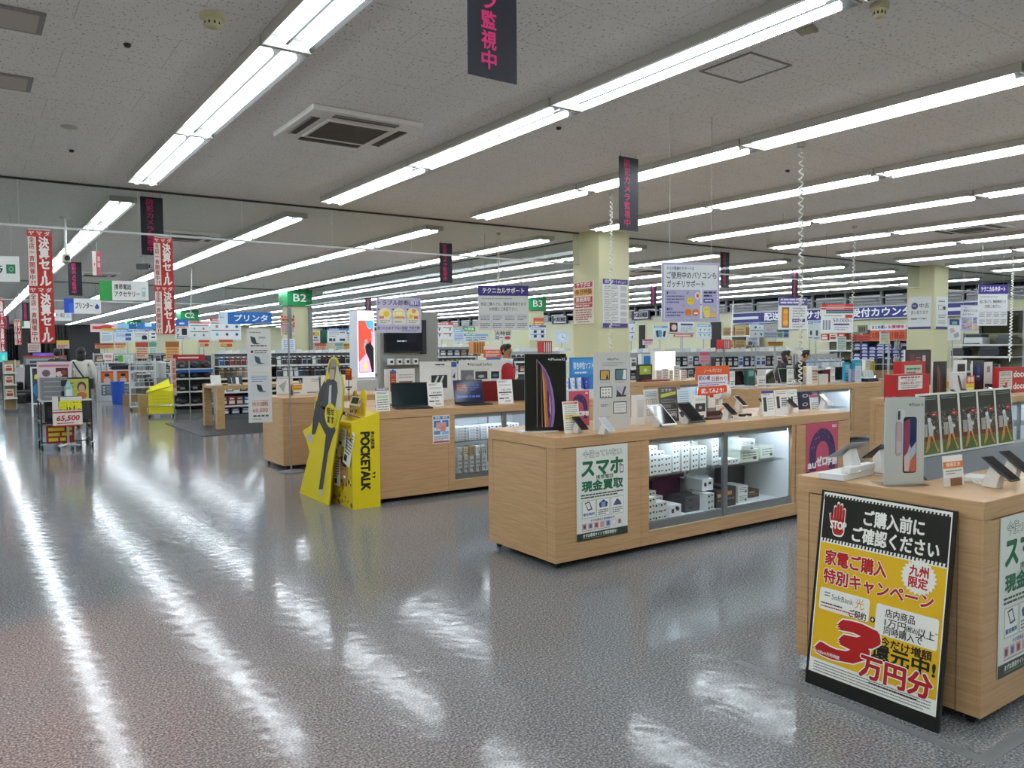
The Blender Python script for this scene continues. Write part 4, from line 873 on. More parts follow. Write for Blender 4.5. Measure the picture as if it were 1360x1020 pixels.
m = MB(); m.add([(0, 0, 0), (1.7, 0, 0), (1.7, .16, 0), (0, .16, 0), (0, .09, .085), (1.7, .09, .085), (1.7, .16, .085), (0, .16, .085)], [(3, 2, 1, 0), (4, 5, 6, 7), (0, 1, 5, 4), (1, 2, 6, 5), (2, 3, 7, 6), (3, 0, 4, 7)], '#3c4247'); m.build('base', t)
m = MB(); printed(m, [T('docomo', 190, 40, 24, '#a9adb0', 60, .01), T('docomo', 480, 40, 24, '#a9adb0', 60, .01)], 850, 100, 1.7, .05, x0=0, z1=.06, d=.001); m.build('base_lettering', t, (0, .035, .0), (-.82, 0, 0))
for i in range(5):
    m = MB(); m.box(0, 0, 0, pw-.004, .012, .315, '#d6d9d0'); printed(m, stadium(20+i), 100, 230, pw-.024, .295, x0=.010, z1=.305, d=.0004, rough=.2)
    tag(m.build('stadium_poster', None, (px_[i], 2.03, 1.043), (-.08, 0, 0)), ['white framed stadium poster at the left end of the row on the nearest counter', 'second stadium poster from the left, behind the orange price tag', 'middle stadium poster of the row on the nearest counter', 'fourth stadium poster from the left on the nearest counter', 'fifth stadium poster from the left, touching the right edge'][i], 'poster')
phone('dark phone on a white post in front of the middle stadium poster', (3.80, 1.66, .9565), .078, .16, 36, -.1, rim='#20242a', hgt=.1)
phone('dark phone on a white post at the right edge of the nearest counter', (4.06, 1.70, .9565), .078, .16, 36, -.1, rim='#20242a', hgt=.1)
phone('grey topped phone turned away at the far left corner of the nearest counter', (3.57, 2.22, .988), .10, .17, 30, 2.9, face='#4a4d50', rim='#8d8f92', hgt=.11)
phone('black phone turned away beside the clear poster stand', (3.80, 2.20, .9565), .075, .15, 34, 2.9, hgt=.12)
obj1('white_carton', 'low white base box at the far left corner of the nearest counter', 'box', (3.57, 2.23, .9565), lambda m: (m.box(-.17, -.06, 0, .14, .07, .03, '#dcdcda'), m.box(-.12, -.065, .03, .14, -.02, .06, '#dcdcda')), .1, bevel=.003)
q = QS(1255, 605, 1281, 645, -8); sheet('price_tag', q, [R(0, 0, 100, 30, '#eeece8'), R(0, 30, 100, 62, '#dd7424'), T('機種変更', 14, 34, 22, '#f6e4d0', 72, .02), L(10, 74, 90, 2, 12, '#777', 5), R(0, 110, 100, 150, '#d4d6d8'), R(30, 112, 90, 150, '#8a5a34')], 100, 150, 'small white and orange price tag in front of the second stadium poster', 'price tag', .003, d=.0005, tilt=.1)
obj1('white_puck', 'flat white charging puck beside the orange price tag', 'charger', (3.93, 1.80, .9565), lambda m: (m.box(-.07, -.045, 0, .07, .045, .022, WPLAST), m.tube([(-.07, 0, .012), (-.12, -.02, .006), (-.14, -.07, .005)], .004, WPLAST, 6)), .2, bevel=.004)

# ---- laptop counter
def laptop(label, loc, w_=.36, d_=.24, ang=100, rz=0, body='#26272a', lid=None, screen='#0a0d10', art=None, W=100, H=62, back=None, group=None):
    t = thing('laptop', label, 'laptop', loc, rz, group)
    m = MB(); m.box(-w_/2, -d_/2, 0, w_/2, d_/2, .016, body); m.build('base', t, bevel=.003)
    m = MB(); m.box(-w_/2+.02, -.02, .0162, w_/2-.02, d_/2-.02, .0172, '#17181a' if body[1] < '9' else '#c9cbcd'); m.box(-.05, -d_/2+.015, .0162, .05, -.04, .017, '#3a3b3e' if body[1] < '9' else '#d6d7d8'); m.build('keyboard', t)
    Tm = T3(0, d_/2-.004, .014)@Matrix.Rotation(math.radians(90-ang), 4, 'X')
    m = MB(); m.box(-w_/2, 0, 0, w_/2, .008, d_*.98, lid or body, Tm); l = m.build('lid', t)
    m = MB(); mm = MB(); mm.box(-w_/2+.008, -.0014, .014, w_/2-.008, 0, d_*.98-.008, M(screen, .05)); 
    if art: printed(mm, art, W, H, w_-.016, d_*.98-.022, z1=d_*.98-.008, y=-.0014, d=.0006, rough=.1)
    s = mm.build('screen', l); s.matrix_local = Tm
    return t
p = P(541, 540, Y=7.7); laptop('black laptop with dark teal screen at the left end of the laptop counter', (p.x, 7.58, .9565), .40, .27, 104, -.3, '#1f2022', screen='#102024', art=[R(2, 3, 98, 60, '#0f2226')])
p = P(622, 536, Y=7.7); laptop('dark laptop showing a navy screen with red block on the laptop counter', (p.x, 7.58, .9565), .36, .27, 100, -.15, '#17181b', screen='#111436', art=[R(0, 0, 100, 62, '#131a4a'), R(8, 8, 44, 32, '#6a2434'), L(10, 12, 42, 3, 6, '#b86a4a', 3), L(54, 12, 90, 3, 7, '#3f5fb0', 3), L(8, 44, 92, 1, 8, '#5a7ad0', 6)])
p = P(652, 534, Y=7.95); laptop('red lidded laptop seen from behind on the laptop counter', (p.x, 8.06, .9565), .34, .24, 100, math.pi-.2, '#7a1018', '#7a1018')
p = P(695, 531, Y=7.8); laptop('black laptop seen from behind at the right of the laptop counter', (p.x, 7.9, .9565), .34, .26, 104, math.pi-.5, '#24262a', '#24262a')
PCARD = [L(10, 10, 70, 2, 10, '#8a8a86', 5), L(10, 40, 90, 2, 10, '#aaa', 4), None, R(8, 102, 92, 112, '#2a2a2a'), L(20, 122, 90, 1, 8, '#555', 6), R(8, 150, 40, 160, '#2a2a2a'), L(46, 150, 90, 1, 8, '#555', 8), L(46, 176, 90, 1, 8, '#555', 7)]
def pcard(px0, py0, px1, py1, price, label):
    a = [i for i in PCARD if i]; a.append(T(price, 26, 74, 20, '#2c2c2c', 62, .015)); card(px0, py0, px1, py1, a, 100, 200, label)
pcard(569, 508, 589.5, 540, '199,800', 'white price card reading 199,800 beside the dark teal laptop'); pcard(662, 504, 682, 536, '142,200', 'white price card reading 142,200 right of the red laptop')
card(499.5, 515, 518, 546, [R(0, 0, 100, 22, '#7a7486'), T('現品限り', 10, 3, 16, '#eee', 80, .02), R(10, 60, 90, 80, '#b9d6b0'), L(10, 32, 90, 2, 10, '#777', 5), L(10, 90, 90, 6, 18, '#6a7a6a', 7)], 100, 180, 'pale green and white price card at the left end of the laptop counter')
card(604, 520, 618, 528, [R(10, 10, 90, 40, '#7ab0c0')], 100, 60, 'small pale blue card lying behind the navy screen laptop')
for px, py, c, l in ((512, 540, '#1c1c1e', 'thick black cable coiled at the left end of the laptop counter'), (640, 537, '#1a1a1c', 'black cable behind the navy screen laptop')):
    obj1('power_cable', l, 'cable', at(px, py), lambda m: m.tube([(-.12+.024*i, .03*math.sin(i*.9), .008+.004*math.sin(i)) for i in range(11)], .006, c, 6))
# boards standing behind the laptops
def board(px0, py0, px1, py1, Y, art, W, H, label, name='display_board', cat='display board', base='#dfdfda', t=.03, zb=.956, **k):
    q = Q(px0, py0, px1, py1, 0, zb, Y=Y); return sheet(name, q, art, W, H, label, cat, t, base, d=.0012, **k)
board(559, 480, 607, 530, 8.5, [L(40, 8, 80, 1, 6, '#333', 4), R(84, 3, 99, 18, '#2f5fb0'), R(2, 22, 98, 120, '#e4e4e0'), R(28, 42, 72, 82, '#2a2d30'), PG([(30, 80), (44, 44), (50, 44), (36, 80)], '#c9d0d2'), PG([(44, 80), (58, 44), (64, 44), (50, 80)], '#c9d0d2'), R(82, 24, 97, 70, '#d5d5dc'), PG([(86, 50), (94, 36), (94, 54)], '#2f3a66')], 100, 120, 'white product board with a framed tablet picture behind the laptops')
board(611, 478, 666, 530, 8.55, [R(0, 0, 100, 22, '#e2e2de'), T('Microsoft Surface', 24, 6, 11, '#44464a', 52, .01), R(18, 8, 22, 13, '#444'), R(2, 26, 32, 62, '#77757a'), C(22, 48, 9, '#9a98a0'), R(35, 26, 66, 62, '#dcdcd8'), R(36, 30, 65, 50, '#3a3c40'), C(50, 43, 8, '#b5b7bb', ry=4), R(70, 23, 98, 66, '#ecece8'), R(74, 31, 94, 50, '#24262a'), C(84, 42, 7, '#5a7aa8', ry=4), L(74, 54, 92, 2, 4, '#999', 2)], 100, 100, 'long white product board with three pictures left of the man in the red waistcoat')
board(512, 490, 551, 535, 8.45, [L(46, 18, 96, 2, 8, '#a6a6a0', 3), R(46, 40, 92, 46, '#8d5a4a'), L(30, 60, 90, 3, 9, '#b0b0aa', 4), R(88, 56, 96, 76, '#2a2a2a')], 100, 110, 'white slanted information board with a blue and orange flag behind the teal laptop')
q = Q(518, 492, 526, 520, 0, Y=8.40); sheet('mini_flag', q, [R(0, 0, 100, 200, '#a83a24'), R(10, 10, 90, 60, '#d05a34'), PG([(-10, 20), (50, -14), (110, 20), (80, 34), (20, 34)], '#3a5fa0'), L(20, 80, 80, 3, 20, '#e0a060', 9)], 100, 200, 'small orange flag with a blue ribbon on the white slanted board', 'flag', .004)
q = QS(606, 471, 635, 500, 0, 1.0); 
t = thing('all_in_one_computer', 'silver backed all in one computer behind the white product boards', 'computer', P(620, 486, Y=8.95), 0); zz = t.location.z; w_ = .30
t.location.z = .956
m = MB(); m.box(-w_/2, 0, .22, w_/2, .02, .44, '#c2c3bf'); m.build('display_back', t, bevel=.01); m = MB(); m.box(-.05, .0, 0, .05, .012, .24, '#b5b6b3'); m.box(-.09, -.05, 0, .09, .06, .008, '#b5b6b3'); m.build('stand', t)
m = MB(); m.ell((0, -.002, .36), .013, .002, .015, '#6a6a6a', 10, 6); m.build('emblem', t)

q = Q(758, 474.5, 791, 512, 0, .9565, Y=7.62); sheet('software_sign', q, [R(0, 0, 100, 120, '#2b7cc4'), R(5, 6, 95, 50, '#3f92d4'), T('青色申告ソフト', 10, 14, 22, '#eaf3fa', 80, .02), L(16, 42, 84, 1, 8, '#dcebf6', 5)], 100, 120, 'blue software sign behind the pink arch poster, before the near cream column', 'sign', .03, '#2b7cc4', d=.001)
for i in range(4):
    p = P(757+i*8.5, 505, Y=7.5); m = MB(); m.box(-.038, 0, 0, .038, .03, .15, ['#dfe6f0', '#dfe6f0', '#dfe6f0', '#2a3f9a'][i]); printed(m, [PG([(70, 0), (100, 0), (100, 120), (50, 120)], '#2c46a8'), C(38, 50, 14, '#8aa4cc'), L(14, 80, 56, 2, 12, '#8a94a8', 5)], 100, 130, .076, .15, d=.0008)
    tag(m.build('software_package', None, (p.x, 7.53, 1.075), (-.15, 0, 0)), ['leftmost white and blue package below the blue software sign', 'second white and blue package below the blue software sign', 'third white and blue package below the blue software sign', 'dark blue edged package below the blue software sign'][i], 'box')
m = MB(); p = P(770, 505, Y=7.53); m.box(-.22, 0, 0, .22, .08, .116, '#c9ccd0'); tag(m.build('package_riser', None, (p.x, 7.525, .9565)), 'pale riser carrying the packages below the blue software sign', 'riser')
p = P(768, 530, Y=7.46); laptop('black laptop lid behind the pink arch poster', (p.x-.1, 7.46-.05, .9565) if 0 else (p.x-.33, 7.62, .9565), .30, .2, 104, .2, body='#1a1b1e', screen='#0b0c10')
# ================================================================== banners and hanging signs
BK, PK = '#131120', '#d0246c'
def cam_banner(px, py, label, w_=.20, h_=.55, Z=3.06, cx=None, show=True):
    p = P(px, py, Z=Z); q = Qd(); q.w = w_; q.h = h_; q.th = 0; q.loc = Vector((p.x, p.y, Z-h_))
    m = MB(); m.box(-w_/2, 0, 0, w_/2, .004, h_, BK); printed(m, TV('防犯カメラ監視中', 27, 8, 31, PK, 1.03, .028), 100, 275, w_, h_, d=.0012)
    o = tag(m.build('camera_notice', None, q.loc), label, 'banner')
    for s in (-1, 1):
        k = MB(); k.cyl((s*w_*.4, .002, h_), (s*w_*.4, .002, CEIL-q.loc.z), .002, '#777', n=5); k.build('hook', o)
    return o
p = P(655, 105, Z=2.5)
cam_banner(0, 0, 'x') if False else None
def cam_banner_at(x, y, zt, label, w_=.20, h_=.55):
    m = MB(); m.box(-w_/2, 0, 0, w_/2, .004, h_, BK); printed(m, TV('防犯カメラ監視中', 27, 8, 31, PK, 1.03, .028), 100, 275, w_, h_, d=.0009)
    o = tag(m.build('camera_notice', None, (x, y, zt-h_)), label, 'banner')
    for s in (-1, 1):
        k = MB(); k.cyl((s*w_*.4, .002, h_), (s*w_*.4, .002, CEIL-zt+h_), .002, '#777', n=5); k.build('hook', o)
cam_banner_at(p.x, p.y, 3.06, 'nearest black notice with pink lettering, cut by the top edge of the picture', .195, .56)
cam_banner(835, 209, 'black notice with pink lettering hanging before the near cream column', .2, .56)
cam_banner(201, 262, 'black notice with pink lettering behind the right hand red sale banner', .2, .55)
cam_banner(99, 348, 'black notice with pink lettering right of the left red sale banner', .2, .55)
cam_banner(592, 323, 'small black and pink notice above the lavender trouble diagnosis sign', .2, .55)
cam_banner(963, 335, 'black and pink notice right of the lavender framed computer support sign', .2, .55)
cam_banner(1056, 359, 'black and pink notice above the orange phone poster sign', .2, .55)
cam_banner(868, 378, 'distant dark pink notice left of the lavender framed sign', .2, .5)
cam_banner(34, 402, 'distant black notice just left of the left red sale banner', .2, .55)
cam_banner(8, 420, 'far black and pink notice at the left edge', .2, .55)
cam_banner(489, 396, 'tiny distant notice above the white light panel', .2, .5)

RD, PW = '#b5221f', '#e6d9cf'
sale = []
for k in range(2):
    o = k*200
    sale += [R(0, o, 100, o+200, RD), R(2, o+3, 32, o+20, '#c2423a'), R(35, o+3, 64, o+20, '#c2423a'), R(67, o+3, 98, o+20, '#c2423a'), T('ヤ', 6, o+3, 17, '#f2e6de', 22, .02), T('マ', 38, o+3, 17, '#f2e6de', 22, .02), T('ダ', 70, o+3, 17, '#f2e6de', 22, .02),
             R(2, o+23, 36, o+197, PW), TV('全店一斉開催中', 8, o+25, 21, '#a3302c', 1.05, .02), T('!!', 12, o+176, 20, '#a3302c', 16, .02), TV('決算セ', 47, o+23, 41, '#f3eae4', .94, .04), R(63, o+142, 72, o+165, '#f3eae4'), T('ル', 47, o+160, 40, '#f3eae4', 44, .04)]
def sale_banner(px0, py0, px1, py1, Y, label, h=None):
    q = Q(px0, py0, px1, py1, 0, Y=Y)
    o = sheet('sale_banner', q, sale, 100, 400, label, 'banner', .004, RD, d=.0015)
    k = MB(); k.cyl((-q.w*.45, .002, q.h+.004), (q.w*.45, .002, q.h+.004), .006, '#d6d6d4', n=6); k.build('rod', o)
    for s in (-1, 1):
        k = MB(); k.cyl((s*q.w*.4, .002, q.h), (s*q.w*.4, .002, (2.68 if Y < 20 else CEIL)-q.loc.z), .002, '#aaa', n=5); k.build('hook', o)
sale_banner(38, 306, 71, 456, 8.028, 'long red and white sale banner at the left, under the glass barrier')
sale_banner(205, 316, 231, 444, 8.028, 'long red and white sale banner right of the green and white phone accessory sign')
sale_banner(-4, 396, 6, 468, 19.596, 'distant red and white sale banner cut by the left edge')
sale_banner(19, 425, 29, 458, 24.0, 'distant small red and white sale banner left of the left large one')
q = Q(123, 334, 135, 366, 20, d=10.5); sheet('sale_flag', q, [R(0, 0, 40, 150, '#d9ccc8'), R(40, 0, 100, 150, '#b05a5e'), TV('買取', 52, 30, 34, '#e3c9c6', 1.1, .02), C(20, 80, 6, '#c06a60', ry=10)], 100, 150, 'small faded pink flag high up, right of the left sale banner', 'banner', .004, wires=1)

def hang(px0, py0, px1, py1, art, W, H, label, deg=0, wires=2, name='hanging_sign', base='#e6e6e3', ly=.0012, t=.008, cat='sign', **k):
    q = Q(px0, py0, px1, py1, deg, **k); return sheet(name, q, art, W, H, label, cat, t, base, wires=wires, d=ly)
hang(-45, 340, 25.5, 374, [T('カメラ', 10, 30, 40, '#1c1c1c', 120, .02), R(143, 29, 176, 61, '#1d7a52'), C(161, 45, 9, '#7fb79c'), C(161, 45, 5.5, '#1d7a52')], 190, 90, 'white camera department sign at the left edge', -20, d=8.6)
hang(132, 373, 197, 399, [R(0, 0, 44, 70, '#18963a'), T('携帯電話', 52, 12, 21, '#1c1c1c', 58, .02), T('アクセサリー', 52, 37, 21, '#1c1c1c', 88, .02), RR(147, 24, 160, 56, 2, '#a8c4bd'), R(149, 28, 158, 38, '#dfe9e6')], 170, 70, 'green and white sign for phone accessories hanging left of the right sale banner', -17, d=13)
hang(85, 396.5, 134, 416.5, [R(0, 0, 40, 60, '#1d46b4'), R(20, 20, 40, 60, '#2f62cc'), T('プリンター', 46, 16, 28, '#1c1c1c', 72, .02), PG([(126, 34), (136, 20), (146, 34), (143, 42), (129, 42)], '#2a4fb4')], 152, 62, 'blue and white printer sign hanging left of centre, below the phone accessory sign', -12, d=17)
hang(73, 411.5, 95, 426, [T('ク・周辺', 4, 18, 22, '#2a2a2a', 50, .01), R(62, 14, 86, 44, '#c5cbe0')], 90, 56, 'small far white sign half hidden behind the left sale banner', -10, d=24)
hang(22, 425, 40, 436, [R(0, 0, 50, 40, '#2b9a44')], 90, 50, 'far small green topped sign behind the left sale banner', -10, d=26)
hang(290.5, 414.5, 361, 430.5, [R(0, 0, 40, 56, '#cfdce6'), R(40, 0, 240, 56, '#1467b4'), T('プリンタ', 70, 12, 34, '#e8f0f6', 150, .03), L(6, 22, 34, 1, 8, '#7aa0c0', 5)], 240, 56, 'long blue printer sign in front of the B2 column', -15, d=17.5, base='#1467b4')
hang(500, 396, 559.5, 442, [R(0, 0, 180, 140, '#b9b4d2'), T('トラブル診断', 6, 8, 22, '#22222a', 124, .02), R(133, 12, 173, 32, '#2f2f8e'), T('無料', 136, 11, 20, '#e8e8f4', 34, .02), [C(34+56*i, 64, 25, '#e8dfa8') for i in range(3)], R(8, 84, 60, 106, '#d6d6cc'), R(66, 84, 118, 106, '#d6d6cc'), R(122, 84, 174, 106, '#d6d6cc'), C(40, 64, 12, '#d9bb3a'), R(12, 72, 30, 82, '#d97a4a'), R(76, 52, 106, 72, '#c9c08c'), R(78, 54, 104, 70, '#ece4b4'), R(72, 74, 110, 82, '#d98a4a'), C(150, 52, 9, '#e2a06a'), C(138, 74, 9, '#e0c23c'), R(150, 72, 166, 84, '#d9694a'), [R(5+58*i, 42, 12+58*i, 49, '#4a4a8e') for i in range(3)], L(14, 90, 54, 2, 8, '#888', 3), L(72, 94, 112, 1, 8, '#777', 4), L(128, 90, 168, 2, 8, '#888', 3), T('困ったらまずプロに相談! 予約不要!', 4, 114, 14, '#2a2a3a', 170, .015), L(100, 131, 176, 1, 4, '#55556a', 3)], 180, 140, 'lavender sign with three round pictures, for trouble diagnosis', -20, 1, d=12.6)
TEC = [R(0, 0, 200, 40, '#3c2f86'), T('テクニカルサポート', 18, 8, 24, '#f0f0f6', 164, .03), R(0, 40, 200, 176, '#dcdfe0'), L(14, 50, 186, 1, 10, '#aaaeb4', 4), T('他店ご購入でも、無料診断承ります', 10, 66, 15, '#3a3a40', 180, .006), T('お気軽にご来店下さい。', 44, 86, 15, '#3a3a40', 112, .006),
       R(2, 114, 198, 115, '#b4b7ba'), R(2, 143, 198, 144, '#b4b7ba'), [R(52+48*i, 114, 53+48*i, 174, '#b4b7ba') for i in range(3)], [L(8+49*i, 120+30*j, 46+49*i, 3, 7, '#7d7f8a', 3.2) for i in range(4) for j in range(2)]]
hang(635, 379.5, 702, 438, TEC, 200, 176, 'white technical support sign with a purple heading, left of the near cream column', -22, d=10.4)
hang(1299, 378, 1338, 432.5, TEC, 200, 176, 'white technical support sign with a purple heading, right of the second cream column', -34, d=11.2)
FACE = lambda x, y, r, c: [C(x, y, r, c), C(x-r*.35, y-r*.1, r*.12, '#6a4a20'), C(x+r*.35, y-r*.1, r*.12, '#6a4a20')]
PCS = [R(0, 0, 200, 200, '#b3aecb'), R(7, 9, 193, 191, '#dcdfe2'), T('ヤマダ電機PCサポートは', 16, 15, 12, '#5a5690', 94, .008), T('ご使用中のパソコンも', 16, 32, 25, '#26262c', 172, .012), T('ガッチリサポート', 16, 61, 25, '#26262c', 130, .012), R(9, 92, 132, 189, '#aeaac9'), R(139, 92, 191, 189, '#aeaac9'),
       T('■トラブル', 16, 98, 10, '#2b2b55', 30, .01), L(16, 112, 76, 3, 10, '#55557a', 4), T('■設定', 16, 152, 10, '#2b2b55', 20, .01), L(16, 166, 76, 2, 10, '#55557a', 4), T('?', 84, 96, 14, '#8a5a8a', 8), FACE(98, 130, 13, '#e6c63c'), C(122, 112, 9, '#e4e0da', ry=12), C(122, 112, 5, '#d9713a', ry=7), C(74, 146, 4, '#b95a7a'), C(74, 146, 2.6, '#aeaac9'), FACE(90, 168, 12, '#e0803a'), FACE(116, 168, 12, '#e07a34'), R(110, 168, 123, 174, '#e9e9e4'), R(88, 158, 92, 162, '#e07a34'),
       L(144, 98, 186, 2, 11, '#33335a', 6), RR(143, 122, 178, 135, 2, '#33338a'), L(147, 126, 174, 1, 6, '#dcdcf0', 5), FACE(154, 160, 13, '#e3cf62'), C(156, 176, 11, '#e3cf62'), RR(164, 170, 188, 184, 3, '#e2b06a'), C(180, 158, 6, '#d9b48a'), PG([(133, 138), (138, 142), (133, 146)], '#a03a4a')]
hang(879, 348.5, 955.5, 427.5, PCS, 200, 200, 'square lavender framed computer support sign with cartoon faces, right of the near column', -24, d=5.15)
hang(1276, 405, 1299, 440, PCS, 200, 200, 'small lavender computer support sign left of the right technical support sign', -24, d=14.2)
hang(1034, 395, 1072, 438.5, [R(0, 0, 180, 48, '#5a539a'), L(12, 8, 170, 2, 18, '#e2e0ee', 10), R(0, 48, 180, 196, '#dfe2e2'), R(20, 60, 66, 180, '#2a2a2e'), R(24, 66, 62, 174, '#d98a2c'), C(43, 86, 14, '#e8b24a'), C(43, 118, 14, '#e0a040'), C(43, 150, 16, '#e8b24a'), L(88, 62, 166, 4, 16, '#9aa0a4', 6), R(86, 128, 166, 148, '#3a3a80'), L(92, 134, 160, 1, 10, '#c0c0e0', 8), L(88, 158, 166, 2, 14, '#9aa0a4', 6), R(0, 192, 180, 196, '#4a4a4e')], 180, 196, 'white sign with an orange phone picture and a purple heading', -28, d=9.0)
hang(1090.5, 404, 1133, 442, [R(0, 0, 200, 18, '#c9322c'), R(40, 4, 150, 12, '#e88a7a'), R(0, 22, 200, 34, '#c9443c'), R(30, 36, 200, 46, '#3a3a80'), R(30, 48, 200, 58, '#2c7a44'), L(30, 25, 190, 1, 10, '#f0b0a0', 5), R(0, 58, 200, 180, '#e3e5e6'), R(150, 66, 196, 86, '#c9322c'), T('50,000', 74, 84, 34, '#5a5a70', 96, .01), T('円', 172, 98, 16, '#5a5a70', 16), R(78, 122, 176, 132, '#3c3a7c'), L(84, 144, 170, 2, 12, '#9a9aa8', 5), L(20, 70, 130, 1, 10, '#8a8a92', 5), [R(10+18*i, 100, 22+18*i, 160, '#8a8fa0') for i in range(3)]], 200, 180, 'white offer sign with red, blue and green bands, before the blue wall sign', -30, d=10.5)
# signs on the faces of the two cream columns
def onface(px0, py0, px1, py1, art, W, H, label, deg, **k):
    q = Q(px0, py0, px1, py1, deg, **k); sheet('wall_sign', q, art, W, H, label, 'sign', .012, '#dcdedc', d=.0015)
YAM = [R(0, 0, 100, 200, '#e3d9cc'), R(4, 4, 96, 28, '#b8303a'), T('ヤマダは', 14, 4, 24, '#f0e0dc', 72, .03), R(4, 34, 96, 66, '#e4ad3c'), T('毎日特価', 8, 36, 26, '#7a2a10', 84, .03), R(4, 72, 96, 102, '#b8303a'), T('高価買取', 12, 74, 24, '#f0dcd4', 76, .03), R(4, 106, 46, 124, '#b8404a'), R(50, 106, 96, 124, '#b8404a'), L(10, 111, 42, 1, 9, '#f0dcd4', 7), L(54, 111, 92, 1, 9, '#f0dcd4', 7), L(8, 132, 92, 5, 11, '#b06a6a', 6), L(14, 188, 80, 1, 8, '#8a7a74', 5)]
onface(762.5, 374, 788, 430, YAM, 100, 200, 'red and white store price poster on the left face of the near cream column', -90, X=6.655)
onface(800.5, 371, 833.5, 435, [R(0, 0, 100, 190, '#d9dad9'), R(0, 0, 100, 20, '#443a86'), T('設定サポートメニュー', 8, 3, 14, '#d9d6ec', 84, .02), [R(4, 24+i*25, 62, 25+i*25, '#55575a') for i in range(6)], [L(6, 29+i*25, 60, 3, 7, '#8a8c90', 3, i) for i in range(6)], [R(70, 26+i*25, 96, 45+i*25, '#b9b6b4') for i in range(6)], R(0, 173, 100, 190, '#443a86'), T('YAMADA', 34, 175, 11, '#c9c6e4', 34, .01)], 100, 190, 'tall price list with purple bands on the right face of the near cream column', 0, Y=7.637)
onface(1206.5, 394, 1236.5, 437, [R(0, 0, 100, 140, '#d6d9d8'), C(28, 40, 15, '#3a3a78'), T('PC', 20, 32, 15, '#b9b9dc', 16, .02), T('中古', 48, 29, 22, '#55565c', 44, .02), T('買い取ります', 12, 60, 18, '#6a6b70', 76, .01), L(12, 92, 88, 1, 10, '#7a7c80', 7), C(50, 108, 14, '#c4dcd8'), R(0, 130, 100, 140, '#3c3a78')], 100, 140, 'white used computer buying sign on the left face of the second cream column', -90, X=15.115)
onface(1243, 394, 1258.5, 437, [R(0, 0, 100, 190, '#d6d9d8'), L(20, 24, 80, 1, 10, '#66686c', 7), RR(18, 50, 56, 78, 4, '#8a8c92'), RR(22, 54, 52, 74, 2, '#d6d9d8'), C(70, 66, 12, '#33343a'), L(20, 106, 84, 2, 12, '#777', 5), L(20, 140, 84, 2, 12, '#999', 5), R(0, 176, 100, 190, '#3c3a78')], 100, 190, 'narrow white sign with a monitor drawing on the right face of the second cream column', 0, Y=7.737)
q = Q(372.5, 418, 392, 445, 0, Y=19.28); sheet('wall_sign', q, YAM, 100, 200, 'red and yellow price poster on the B2 column', 'sign', .012, '#b8303a', d=.004)
q = Q(374, 450, 392, 470, 0, Y=19.2); sheet('wall_sign', q, [R(0, 0, 100, 130, '#dfe6ec'), L(14, 14, 86, 6, 17, '#8a9ac0', 7)], 100, 130, 'white and blue notice under the red poster of the B2 column', 'sign', .012, '#dfe6ec', d=.004)
q = Q(709, 422, 722, 434, 0, Y=b3.y-.02); sheet('wall_sign', q, [R(0, 0, 100, 110, '#dc8a3a'), R(0, 0, 100, 36, '#c9584a'), L(10, 50, 90, 2, 28, '#f0d8a0', 14)], 100, 110, 'orange poster on the B3 column', 'sign', .012, '#dc8a3a', d=.004)
# ---- blue band sign of the service counter on the right wall
NB = '#161a7c'
y0 = P(974, 421, X=XW-.1).y; y1 = P(1300, 412, X=XW-.1).y
t_ = P(1202, 404.6, X=XW-.1).z; bt = P(1202, 422, X=XW-.1).z
q = Qd(); q.w = y0-y1; q.h = t_-bt; q.th = -math.pi/2; q.loc = Vector((XW-.12, (y0+y1)/2, bt))
ty0 = (y0-P(1016, 420, X=XW-.1).y)/q.w*740; ty1 = (y0-P(1226, 412, X=XW-.1).y)/q.w*740; lb = (y0-P(1008, 420, X=XW-.1).y)/q.w*740
tr = (y0-P(1262, 412, X=XW-.1).y)/q.w*740
sheet('service_counter_sign', q, [R(0, 0, 740, 36, NB), R(0, 0, 740, 2.4, '#d9dbea'), R(0, 33.6, 740, 36, '#d9dbea'), R(0, 14, lb, 23, '#dfe2ee'), T('配送・家電サポート・受付カウンター', ty0, 5, 26, '#f0f1f8', ty1-ty0, .035), R(tr-40, 14, 740, 23, '#dfe2ee')], 740, 36, 'long dark blue service counter sign along the right wall', 'sign', .05, NB, d=.004, rough=.35)
for px0, px1, l in ((733, 753.5, 'dark framed computer accessory sign on the right wall, left of the near cream column'), (839, 863, 'dark framed computer accessory sign on the right wall, right of the near cream column')):
    q = Q(px0, 412.5 if px0 > 800 else 419, px1, 424.5 if px0 > 800 else 430, -90, X=XW-.1)
    sheet('department_sign', q, [R(0, 0, 140, 44, '#191b3a'), R(20, 4, 128, 40, '#d9dce4'), T('PC周辺機器', 24, 9, 26, '#20222c', 100, .03)], 140, 44, l, 'sign', .05, '#191b3a', d=.006)
# ---- spiral supply cords
def cord(px, py, d, top_label, end, amp=.018, turns=38):
    a = P(px, py, Z=CEIL); b = Vector(end)
    m = MB(); n = turns*4; dv = b-a
    m.tube([a+dv*(i/n)+Vector((amp*math.cos(i*math.pi/2), amp*math.sin(i*math.pi/2), 0))*(1 if 3 < i < n-3 else 0) for i in range(n+1)], .0075, '#d9d8cf', 5)
    m.cyl(a+Vector((0, 0, -.03)), a, .03, '#bdb9ae', n=8); tag(m.build('spiral_cord'), top_label, 'cord')
cord(1064, 190, 5.8, 'white spiral cord falling to the right end of the glass case counter', P(1062.5, 516, Y=4.9))
cord(812, 255, 7.6, 'white spiral cord falling in front of the near cream column', P(811, 470, Y=5.9), .014)
cord(1135, 300, 9.9, 'white spiral cord falling between the offer sign and the blue wall sign', P(1131, 480, Y=7.9), .016)
cord(974, 398, 15, 'distant spiral cord left of the blue wall sign', P(971, 452, d=15.5), .02)
